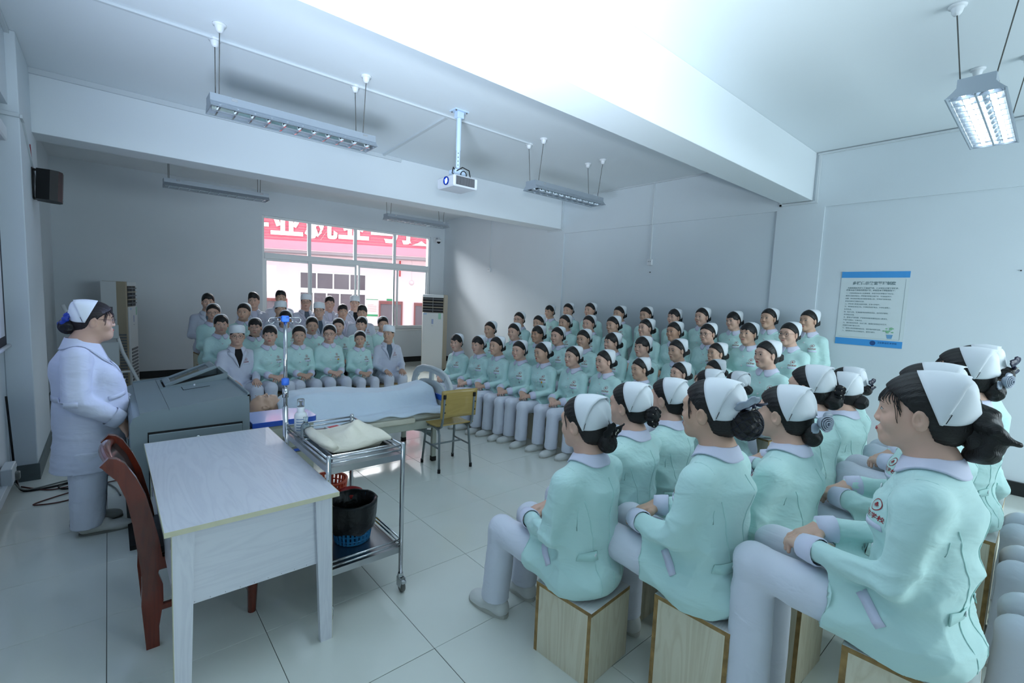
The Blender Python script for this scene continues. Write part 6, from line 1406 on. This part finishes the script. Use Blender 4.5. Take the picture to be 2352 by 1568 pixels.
def rose_fn(loc, rot=(0, 0, 0), m=None, s=1.0):
    def f(body, J, c, M, SJ, ho, jkt):
        m_ = m or M_SATIN
        for k in range(4):
            r = (.024 - .0055 * k) * s; n = 22; P = []
            for i in range(n):
                a = 2 * PI * i / (n - 1) * 1.15 + k * 1.7
                for j in range(4): t = j / 3; rr = r * (.72 + .38 * t) * (1 + .05 * math.sin(3 * a)); P.append((rr * math.cos(a), -.022 * t * s - .003 * k, rr * math.sin(a)))
            onhair('rose_petal', np_mesh('rose_petal', *slab(np.array(P), n, 4, .003), m_), ho, loc, rot)
        for q in (-.6, .5, 2.4):
            P = [];
            for i in range(9):
                u = i / 8
                for j in range(5): v = j / 4 * 2 - 1; P.append(((.012 + .036 * u) * s, .004 * v * v - .004 * u, v * .020 * math.sin(PI * (.12 + .82 * u)) * s))
            onhair('satin_leaf', np_mesh('satin_leaf', *slab(np.array(P) @ Ry(q).T, 9, 5, .002), m_), ho, loc, rot)
    return f
def scrunch_fn(loc, m, R=.040, bumps=11, pearls=True, rot=(PI / 2, 0, 0)):
    def f(body, J, c, M, SJ, ho, jkt):
        b = MB()
        for k in range(bumps):
            a = 2 * PI * k / bumps; b.sphere((R * math.cos(a), R * math.sin(a), .004 * math.sin(3 * a)), .016, 10, 7, (1, 1, 1.25))
        b.tube([(R * math.cos(a), R * math.sin(a), 0) for a in np.linspace(0, 2 * PI, 20, endpoint=False)], .013, 8, closed=True)
        onhair('scrunchie', b.mesh('scrunchie', m, True), ho, loc, rot)
        if pearls:
            b = MB()
            for k in range(8): a = 2 * PI * k / 8 + .3; b.sphere(((R + .008) * math.cos(a), (R + .008) * math.sin(a), .014), .0028, 8, 6)
            onhair('bead', b.mesh('bead', M_PEARL, True), ho, loc, rot)
    return f
def tail_fn(body, J, c, M, SJ, ho, jkt):
    """plaited knot with the ends sticking out"""
    S = SDF(); S.chain([(0, -.09, .02), (.005, -.135, .0), (.0, -.160, -.040), (-.005, -.150, -.080), (0, -.125, -.095)], [.024, .032, .036, .034, .022], .012); S.chain([(.015, -.12, .045), (.028, -.158, .022), (.026, -.172, -.01)], [.014, .019, .013], .006); S.chain([(-.02, -.13, .0), (-.034, -.165, -.012), (-.032, -.190, -.035), (-.026, -.212, -.040)], [.016, .017, .011, .008], .006)
    V, Q = S.polygonize(axis((-.07, .07, .005)), axis((-.24, -.06, .005)), axis((-.14, .08, .005))); N = vnormals(V, Q); V = V + N * (.0008 * np.sin(V[:, 0] * 150 + V[:, 2] * 210 + 2 * np.sin(V[:, 1] * 80)))[:, None]; onhair('plait', np_mesh('plait', V, Q, M_HAIR), ho)
def coat_details(back=True, pocket=True):
    def f(body, J, c, M, SJ, ho, jkt):
        hz = J['hz']
        for s in (-1, 1):
            P2 = np.stack([s * np.interp(np.linspace(0, 1, 22), [0, .25, .6, 1], [.125, .095, .075, .085]), np.linspace(hz + .36, hz - .03, 22)], 1); P = np.stack([P2[:, 0], np.full(22, -.40), P2[:, 1]], 1); P = surf(SJ, P, (0, 1, 0), .6, 60); b = MB(); b.tube(P + np.array([0, -.0008, 0]), .0018, 5); link('seam', b.mesh('seam', M_MINT2, True), jkt)
            P2 = np.array([[s * .075, hz + .115], [s * .215, hz + .118]])
            link('back_belt', strip_mesh(SJ, 'back_belt', (s * .062, hz + .118), (s * .138, hz + .114), .036, M_MINT2, y0=-.4, off=.005, n=14, d=(0, 1, 0)), jkt)
            p = surf(SJ, np.array([[s * .070, -.4, hz + .118]]), (0, 1, 0), .6)[0]; link('button', cached('button', button_mesh), jkt, (p[0], p[1] - .006, p[2]), (PI / 2, 0, 0))
        P = np.stack([np.zeros(22), np.full(22, -.4), np.linspace(hz + .44, hz - .03, 22)], 1); P = surf(SJ, P, (0, 1, 0), .6, 60); b = MB(); b.tube(P + np.array([0, -.0008, 0]), .0017, 5); link('seam', b.mesh('seam', M_MINT2, True), jkt)
        for s in (-1, 1):
            q0 = np.array([[s * .40, .05, hz + .035], [s * .40, .10, hz + .025]]); V = []
            n = 6; A = [];
            for i in range(n):
                for v in (-.5, .5): A.append((s * .42, .040 + .060 * i / (n - 1) + v * .022, hz + .045 + .062 * i / (n - 1) - v * .020))
            P = surf(SJ, np.array(A), (-s, 0, 0), .6, 60) + np.array([s * .003, 0, 0]); link('pocket_trim', np_mesh('pocket_trim', *slab(P, n, 2, .002), M_COLLAR), jkt)
        for s in (-1, 1):
            sh, el = J['sh', s], J['el', s]; pts = []
            for a in np.linspace(-2.5, .7, 18):
                o = np.array([0, math.cos(a), math.sin(a)]); base = np.array([s * (J['sw'] - .028), sh[1], sh[2] - .035]) + o * .16; pts.append(base)
            dirs = np.array([-(np.array([0, math.cos(a), math.sin(a)])) for a in np.linspace(-2.5, .7, 18)]); P = surf(SJ, np.array(pts), dirs, .3, 60); b = MB(); b.tube(P, .0016, 5); link('sleeve_seam', b.mesh('sleeve_seam', M_MINT2, True), jkt)
    return f
def both(*fs):
    def f(*a):
        for g in fs: g(*a)
    return f
def hero(px, py, D, label, scale=1.06, yaw=0, **kw):
    kw.setdefault('hw', 1.12); X = at_depth(px, py, D); k = 1.0; S = round(X[2] / scale - .085 - .642, 3)
    return place(X, math.radians(yaw), label, GC, hero=True, scale=scale, S=S, zoff=0.0, **kw)
D_ = coat_details()
hero(1338, 972, 2.22, 'nurse on the nearest left box, black bow and netted bun under her cap', 1.06, 4, hair='wisps', seed=1, bun=(.042, .045), head=(4, -4, 0), extra=both(D_, net_fn(.042, .045, M_HAIR), bow_fn(M_BLACK, (0, -.155, -.005), 1.0, (.5, .2, 0))), box_label='pale wooden box seat nearest the trolley, under the nurse with black bow', ankle=.44)
hero(1442, 932, 2.62, 'foreground nurse with black beaded scrunchie round her bun, second along the front row', 1.04, 2, hair='pulled', seed=2, head=(6, 0, 0), extra=both(D_, scrunch_fn((0, -.150, -.03), M_BLACK)), ankle=.44)
hero(1530, 916, 2.95, 'foreground nurse with navy satin bow on her bun and pink pen in pocket, third along', 1.04, 0, hair='pulled', seed=3, bun=(.045, .02), head=(8, 0, 0), extra=both(D_, pen_fn, bow_fn(M_NAVY, (0, -.18, -.04), 1.1, (0, 1.2, 0))), ankle=.44)
hero(1628, 945, 1.98, 'foreground nurse with big navy netted bun and white and blue bow, face in profile', 1.10, 2, hair='wisps', seed=0, sk=1, lips=1, bun=(.060, -.005), head=(3, 0, 0), extra=both(D_, net_fn(.060, -.005, M_NET, .0013), bow_fn(M_SATIN, (-.016, -.140, .050), 1.2, (.95, .45, .2)), bow_fn(M_NAVY, (.0, -.150, .055), 1.1, (.9, .3, 0))), box_label='pale wooden box seat in the foreground under the nurse with navy netted bun', ankle=.40)
hero(1795, 950, 2.25, 'foreground nurse with large silver satin rose on her bun', 1.08, -2, hair='pulled', seed=2, bun=(.040, .055), head=(2, -2, 0), hw=1.17, extra=both(D_, rose_fn((-.018, -.160, -.005), (0, 0, -.5), None, 1.25)), box_label='pale wooden box seat under the nurse with silver rose')
hero(1855, 890, 2.85, 'foreground nurse with black flower on her low bun, behind the silver rose nurse', 1.08, 0, hair='pulled', seed=1, bun=(.048, .03), head=(0, 0, 0), extra=both(D_, scrunch_fn((0, -.155, .0), M_BLACK, .026, 8, True)))
hero(1925, 898, 3.30, 'foreground nurse with round black bun beside the wall baseboard, last but one of her row', 1.06, 0, hair='pulled', seed=0, bun=(.044, .03), head=(2, 0, 0), extra=both(D_, ))
hero(1940, 882, 3.75, 'farthest nurse of the second foreground row, navy hair bow, nearest the right wall', 1.08, 0, hair='pulled', seed=2, bun=(.036, 0), head=(0, 0, 0), extra=both(D_, bow_fn(M_NAVY, (0, -.16, .02), .8, (.4, 1.0, 0))))
hero(1625, 884, 3.75, 'foreground nurse, only her cap and fringe showing above the big navy bun', 1.0, 0, hair='fringe', seed=3, head=(3, 0, 0))
hero(1690, 884, 4.30, 'foreground nurse, only a tilted cap showing beside the large red-lipped nurse', 1.0, -6, hair='pulled', seed=1, head=(-12, 0, 0))
hero(2108, 950, 1.50, 'nearest nurse in profile at the right edge, wispy fringe, plaited bun, hands in lap', 1.06, 3, hair='fringe', seed=0, lips=1, bun=(.034, .03), head=(6, 0, 0), extra=both(D_, tail_fn), ankle=.40)
hero(2120, 905, 2.05, 'nurse mostly hidden behind the nearest profile nurse, dark hair and cap above hers', 1.08, 0, hair='wisps', seed=1, head=(4, 0, 0), extra=D_)
hero(2205, 858, 2.50, 'nurse behind the profile nurse with silver rose on her bun, right edge', 1.10, 0, hair='fringe', seed=3, bun=(.040, .05), head=(3, 0, 0), extra=both(D_, rose_fn((-.02, -.150, -.01), (0, 0, -.5), None, 1.1)))
hero(2232, 843, 3.00, 'nurse whose cap with navy bow shows above the silver rose at the right edge', 1.12, 0, hair='pulled', seed=0, head=(0, 0, 0), extra=both(bow_fn(M_NAVY, (0, -.16, .02), 1.0, (.4, 1.0, 0))))
for k, (x, y) in enumerate(((1.02, -3.93), (1.62, -3.90), (2.22, -3.88))):
    place((x, y - .09, 1.10), 0, 'nurse at the far right edge showing only white trousered knees, %s' % ('nearest', 'middle of three', 'farthest of three')[k], GC, box_label='wooden box seat under the white trousered knees at the far right edge, %s' % ('nearest', 'middle of three', 'farthest of three')[k], hair='pulled', seed=k, ankle=.42)
# ================================================================== the standing teacher
def teacher():
    hz = .80; S = SDF(); yaw = -PI / 2 - math.radians(2)
    c = np.array([0, .055, 1.405]); M = head_M(2, -2, 0)
    J = {}; nek = np.array([0, -.005, 1.265])
    head_prims(S, c, M, False, 1.03, 1.16); S.ell(c + M @ np.array([0, .03, -.105]), (.045, .05, .03), .04)
    S.cap(c + M @ np.array([0, -.022, -.05]), nek, .060, .068, .04); S.chain([nek, (0, -.02, 1.0), (0, .02, .80)], [.07, .14, .15], .06, (1, .8, 1))
    arm = {}
    for s, el, wr in ((1, (.265, -.035, .935), (.225, .165, .775)), (-1, (-.265, .0, .94), (-.20, .20, .80))):
        sh = np.array([s * .185, -.03, 1.175]); el = np.array(el); wr = np.array(wr); arm[s] = (sh, el, wr); S.cap(nek + (0, 0, -.08), sh, .05, .05, .05); S.chain([sh, el, wr], [.045, .038, .029], .03)
        hand_prims(S, wr, (-s * .10, .55, -.95) if s > 0 else (0, .7, -.7), (s * .5, .6, .4) if s > 0 else (0, .6, .6), -s, .55, .98)
    for s in (-1, 1): S.chain([(s * .09, 0, .80), (s * .085, -.01, .43), (s * .085, -.03, .08)], [.09, .06, .045], .03); S.cap((s * .10, -.03, .045), (s * .10, .08, .032), .022, .018, .02)
    V, Q = S.polygonize(axis((-.36, -.17, .012), (-.17, -.12, .007), (-.12, .12, .0045), (.12, .17, .008), (.17, .27, .005), (.27, .36, .012)), axis((-.2, -.11, .012), (-.11, .40, .005)), axis((0, .70, .02), (.70, .90, .005), (.90, 1.22, .02), (1.22, 1.56, .0042)))
    sc = 1.02; root = np.array([-1.875, .60, 0])
    body = link('person', np_mesh('person', V, Q, SKIN[1]), None, tuple(root), (0, 0, yaw), (sc,) * 3); tag(body, 'standing teacher in long white coat, nurse cap, blue scrunchie and glasses, at the podium', 'person')
    # long coat
    K = SDF(); K.chain([(0, -.025, 1.06), (0, .02, .92), (0, .02, .78)], [.165, .188, .195], .06, (1, .93, 1)); K.cap((0, .02, .78), (0, -.005, .42), .200, .215, .06, (1, .92, 1)); K.cap((-.13, -.03, 1.165), (.13, -.03, 1.165), .072, .072, .05); K.cap((0, -.03, 1.12), nek + (0, -.01, -.01), .13, .075, .05)
    for s in (-1, 1):
        K.ell((s * .085, .10, 1.03), (.085, .075, .085), .05); sh, el, wr = arm[s]; K.cap(sh, el, .078, .074, .04); K.cap(el, wr - (wr - el) * .10, .074, .058, .02)
    K.cut((0, 0, .43), (0, 0, -1)); K.cut(nek + np.array([0, -.012, .030]), (0, .3, 1)); V, Q = K.polygonize(axis((-.38, .38, .0095)), axis((-.28, .36, .0095)), axis((.40, 1.34, .0095)))
    N = vnormals(V, Q); w = np.full(len(V), .30)
    for s in (-1, 1): w += 1.3 * np.exp(-((V - arm[s][1]) ** 2).sum(1) / .02) + .9 * np.exp(-((V - arm[s][2]) ** 2).sum(1) / .012)
    w += .35 * (V[:, 2] < .7); V = V + N * folds(V * np.array([1, 1, 1.5]), .012, 16, 3, w)[:, None]; coat = link('coat', np_mesh('coat', V, Q, M_COAT), body)
    # hem thickness is the solid itself; collar, belt, pocket flap, buttons, seams
    Jt = dict(nek=nek, hw=1.0); nu, nv = 37, 7; a = np.linspace(.16, 2 * PI - .16, nu)[:, None]; t = np.linspace(0, 1, nv)[None, :]; fr = np.minimum(a, 2 * PI - a) / PI
    ro = np.interp(fr, [0, .1, .25, .5, 1], [.13, .15, .125, .115, .105]); ri = np.interp(fr, [0, .3, 1], [.080, .074, .074]); r_ = ri + (ro - ri) * t; Pc = np.stack([r_ * np.sin(a), r_ * np.cos(a) - .015 + nek[1], np.full((nu, nv), 1.5)], -1).reshape(-1, 3)
    Pc = surf(K, Pc, (0, 0, -1), .5, 60); Z = Pc[:, 2].reshape(nu, nv); top = 1.265 + np.interp(fr, [0, .15, .5, 1], [-.05, -.015, .020, .030]); Z = Z + .008 + (np.maximum(top, Z[:, :1]) - Z) * (1 - t) ** 2 * .85; Pc[:, 2] = Z.ravel(); link('collar', np_mesh('collar', *slab(Pc, nu, nv, .005), M_COAT), coat)
    for s in (-1, 1):
        P2 = []
        for i in range(9): q = i / 8; P2 += [(s * (.06 * (1 - q) + .002), 1.215 - .19 * q), (s * (.06 * (1 - q) + .002 + .055 * (1 - q) ** .6), 1.225 - .18 * q)]
        P = surf(K, np.stack([np.array(P2)[:, 0], np.full(18, .5), np.array(P2)[:, 1]], 1), (0, -1, 0), .8, 70) + np.array([0, .006, 0]); link('lapel', np_mesh('lapel', *slab(P, 9, 2, .004), M_COAT), coat)
        A = []
        for i in range(8):
            for v in (-.5, .5): A.append((s * .5, -.17 + .15 * i / 7, .915 + v * .035))
        P = surf(K, np.array(A), (-s, 0, 0), .7, 70) + np.array([s * .003, 0, 0]); link('half_belt', np_mesh('half_belt', *slab(P, 8, 2, .004), M_COAT), coat)
        A = []
        for i in range(6):
            for v in (-.5, .5): A.append((s * (.08 + .10 * i / 5), .6, .93 - .004 * i + v * .028))
        P = surf(K, np.array(A), (0, -1, 0), .8, 70) + np.array([0, .004, 0]); link('pocket_flap', np_mesh('pocket_flap', *slab(P, 6, 2, .004), M_COAT), coat)
        sh, el, wr = arm[s]; d = (wr - el) / np.linalg.norm(wr - el); b = MB(); b.tube([wr - d * .055, wr - d * .02, wr + d * .008, wr + d * .009, wr - d * .004], [.063, .060, .056, .050, .048], 16, cap=False); link('cuff', b.mesh('cuff', M_COAT, True), coat)
    for k in range(4):
        p = surf(K, np.array([[0, .6, 1.0 - .13 * k]]), (0, -1, 0), .8, 70)[0]; link('button', cached('button', button_mesh), coat, (p[0], p[1] + .001, p[2]), (PI / 2, 0, PI))
    T = SDF()
    for s in (-1, 1): T.cap((s * .10, 0, .62), (s * .095, -.005, .40), .12, .098, .03); T.cap((s * .095, -.005, .40), (s * .095, -.02, .05), .098, .088, .01)
    T.cut((0, 0, .055), (0, 0, -1)); T.cut((0, 0, .58), (0, 0, 1)); V, Q = T.polygonize(axis((-.25, .25, .010)), axis((-.16, .16, .010)), axis((.04, .60, .010))); N = vnormals(V, Q); V = V + N * folds(V, .008, 15, 9, .5 + 1.2 * np.exp(-V[:, 2] / .12))[:, None]; link('trousers', np_mesh('trousers', V, Q, M_TROUSER), body)
    for s in (-1, 1):
        L = SDF(); L.cap((0, -.075, .035), (0, .10, .028), .040, .040, 0, (1, 1, .8)); L.cap((0, .08, .03), (0, .13, .026), .042, .036, .02, (1, 1, .75)); L.cap((0, -.06, .055), (0, .02, .055), .036, .036, .02); L.cut((0, 0, .008), (0, 0, -1)); V, Q = L.polygonize(axis((-.06, .06, .006)), axis((-.13, .19, .006)), axis((-.01, .11, .006)))
        sh = link('loafer', np_mesh('loafer', V, Q, mat('worn_white_leather', (0.80, 0.80, 0.77), .45)), body, (s * .10, .02 + .03 * s, 0), (0, 0, -s * .06)); b = MB(); b.prism([(math.copysign(abs(math.cos(a)) ** .7, math.cos(a)) * .043, .027 + .142 * math.sin(a)) for a in np.linspace(0, 2 * PI, 22, endpoint=False)], 0, .014); link('sole', b.mesh('sole', mat('grey_sole', (0.50, 0.50, 0.47), .7), True, 40), sh)
    HS = head_sdf(False, 1.03, 1.16); hm = hair_mesh('wisps', .0045, 1, 1.03); hm.materials[0] = mat('reddish_dark_hair', (0.10, 0.05, 0.065), .4, bump=.35, bscale=60, stretch=(9, 1.2, 1.2)); ho = attach('hair', hm, body, c, M)
    st = strand_mesh(HS, 'fringe', 4).copy(); st.materials[0] = hm.materials[0]; link('fringe', st, ho); link('bun', bun_mesh(.050, .005, .018), ho)
    bnd, pch, pin = cap_meshes(44, 1.03, .0); co = attach('cap', bnd, body, c, M); link('cap_fold', pch, co); link('hairpin', pin, co)
    scrunch_fn((0, -.140, .005), mat('blue_satin', (0.10, 0.22, 0.62), .25), .040, 9, False, (PI / 2 - .5, 0, 0))(body, None, c, M, None, ho, None); net_fn(.050, .018, mat('navy_net2', (0.06, 0.08, 0.22), .5))(body, None, c, M, None, ho, None)
    for s in (-1, 1): attach('eye', eye_mesh(HS, s, True, 1.03, .8), body, c, M); attach('eyebrow', brow_mesh(HS, s, 1.03, 1.2), body, c, M)
    attach('lips', lips_mesh(HS, 1, True), body, c, M); g = glasses_mesh(HS, False); g.materials[0] = mat('purple_frame', (0.20, 0.07, 0.16), .3); attach('glasses', g, body, c, M)
teacher()
if 0: pass

# ------------------------------------------------------------------ things behind and beside the teacher
fb = thing('folding_walker', 'white tubular folding frame with pale panels standing behind the teacher', 'frame', (-1.80, 4.05, 0), math.radians(6)); M_WT = mat('white_tube_paint', (0.82, 0.84, 0.85), .3)
for x0, x1, y in ((-.36, -.02, .0), (.02, .42, .06)):
    b = MB(); b.tube([(x0, y, 1.40), (x0 + .05, y, 1.25), (x0 + .16, y, .8), (x1 - .05, y, .3), (x1, y, 0)], .020, 12); b.obj('tube', M_WT, fb, True)
b = MB(); b.tube([(-.25, 0, .06), (.40, .06, .06)], .016, 10); b.obj('tube', M_WT, fb, True); b = MB(); b.tube([(-.12, 0, .55), (.25, .06, .55)], .014, 10); b.obj('tube', M_WT, fb, True); b = MB(); b.tube([(-.36, 0, 1.18), (.06, .06, 1.18)], .014, 10); b.obj('tube', M_WT, fb, True)
for z0, z1 in ((.98, 1.16), (.64, .94), (.32, .6)): MB().box(-.22, .14, -.01, .02, z0, z1, .01).obj('panel', mat('pale_grey_panel', (0.70, 0.73, 0.74), .4), fb)
M_WIRE = [mat('black_cable', (0.05, 0.05, 0.06), .5), mat('grey_cable', (0.45, 0.47, 0.46), .5), mat('brown_red_cable', (0.36, 0.20, 0.18), .5)]
def cable(name, label, pts, m, r=.005):
    P = np.array(pts, float); t = np.linspace(0, len(P) - 1, len(P) * 6); i = np.clip(t.astype(int), 0, len(P) - 2); f = (t - i)[:, None]; g = lambda k: P[np.clip(k, 0, len(P) - 1)]
    C_ = .5 * (2 * g(i) + (g(i + 1) - g(i - 1)) * f + (2 * g(i - 1) - 5 * g(i) + 4 * g(i + 1) - g(i + 2)) * f ** 2 + (3 * g(i) - g(i - 1) - 3 * g(i + 1) + g(i + 2)) * f ** 3); C_[:, 2] = np.maximum(C_[:, 2], r)
    b = MB(); b.tube(C_, r, 6); o = b.obj(name, m, None, True); tag(o, label, 'cable'); return o
cable('cable', 'black cable hanging down the column corner and snaking along the floor to the podium', [(-2.39, 1.80, .75), (-2.375, 1.80, .35), (-2.36, 1.78, .10), (-2.30, 1.62, .006), (-2.1, 1.62, .006), (-1.9, 1.75, .006), (-1.72, 1.60, .006), (-1.60, 1.30, .006)], M_WIRE[0], .008)
cable('cable', 'reddish brown cable looping on the floor behind the teacher', [(-2.33, 1.75, .006), (-2.15, 1.55, .006), (-1.95, 1.55, .008), (-1.88, 1.35, .006), (-2.05, 1.22, .006), (-2.22, 1.26, .006), (-2.10, 1.36, .006), (-1.9, 1.44, .012), (-1.7, 1.50, .006), (-1.5, 1.42, .006)], M_WIRE[2], .005)
cable('cable', 'grey cable crossing the coil on the floor behind the teacher', [(-2.34, 1.55, .10), (-2.28, 1.60, .02), (-2.05, 1.70, .010), (-1.88, 1.62, .012), (-1.76, 1.35, .006), (-1.72, 1.12, .006)], M_WIRE[1], .006)
cable('cable', 'coiled black lead on the floor at the teacher heels', [(-1.98 + .12 * math.cos(t), 1.56 + .09 * math.sin(t), .008 + .004 * (k % 3)) for k, t in enumerate(np.linspace(0, 12, 20))], M_WIRE[0], .005)
cable('cable', 'short black cable end on the floor between teacher and desk', [(-1.62, .72, .006), (-1.68, .62, .006), (-1.66, .52, .006), (-1.58, .50, .006), (-1.54, .62, .006)], M_WIRE[0], .005)
so = thing('wall_outlet_box', 'pale plastic junction box on the floor trunking of the left wall', 'box', (XL, 1.42, 0)); MB().box(.012, .075, -.11, .11, .16, .29, .006).obj('body', M_TRUNK, so); MB().box(.05, .10, .02, .07, .16, .22, .006).obj('plug', M_WIRE[1], so); MB().box(.03, .05, .11, .36, .17, .20, .004).obj('loose_duct', M_ROSE, so)
MB().box(.08, .15, .472, .477, .02, .125).obj('exposed_wiring', M_BLK, so)
rw = thing('wooden_stool', 'red brown stool edge showing under the second foreground nurse', 'stool', (.50, -2.35, 0)); MB().box(-.12, .12, -.12, .12, .28, .315, .006).obj('seat', M_MAHOG, rw)
for sx in (-.09, .09):
    for sy in (-.09, .09): MB().box(sx - .016, sx + .016, sy - .016, sy + .016, 0, .28, .003).obj('leg', M_MAHOG, rw)
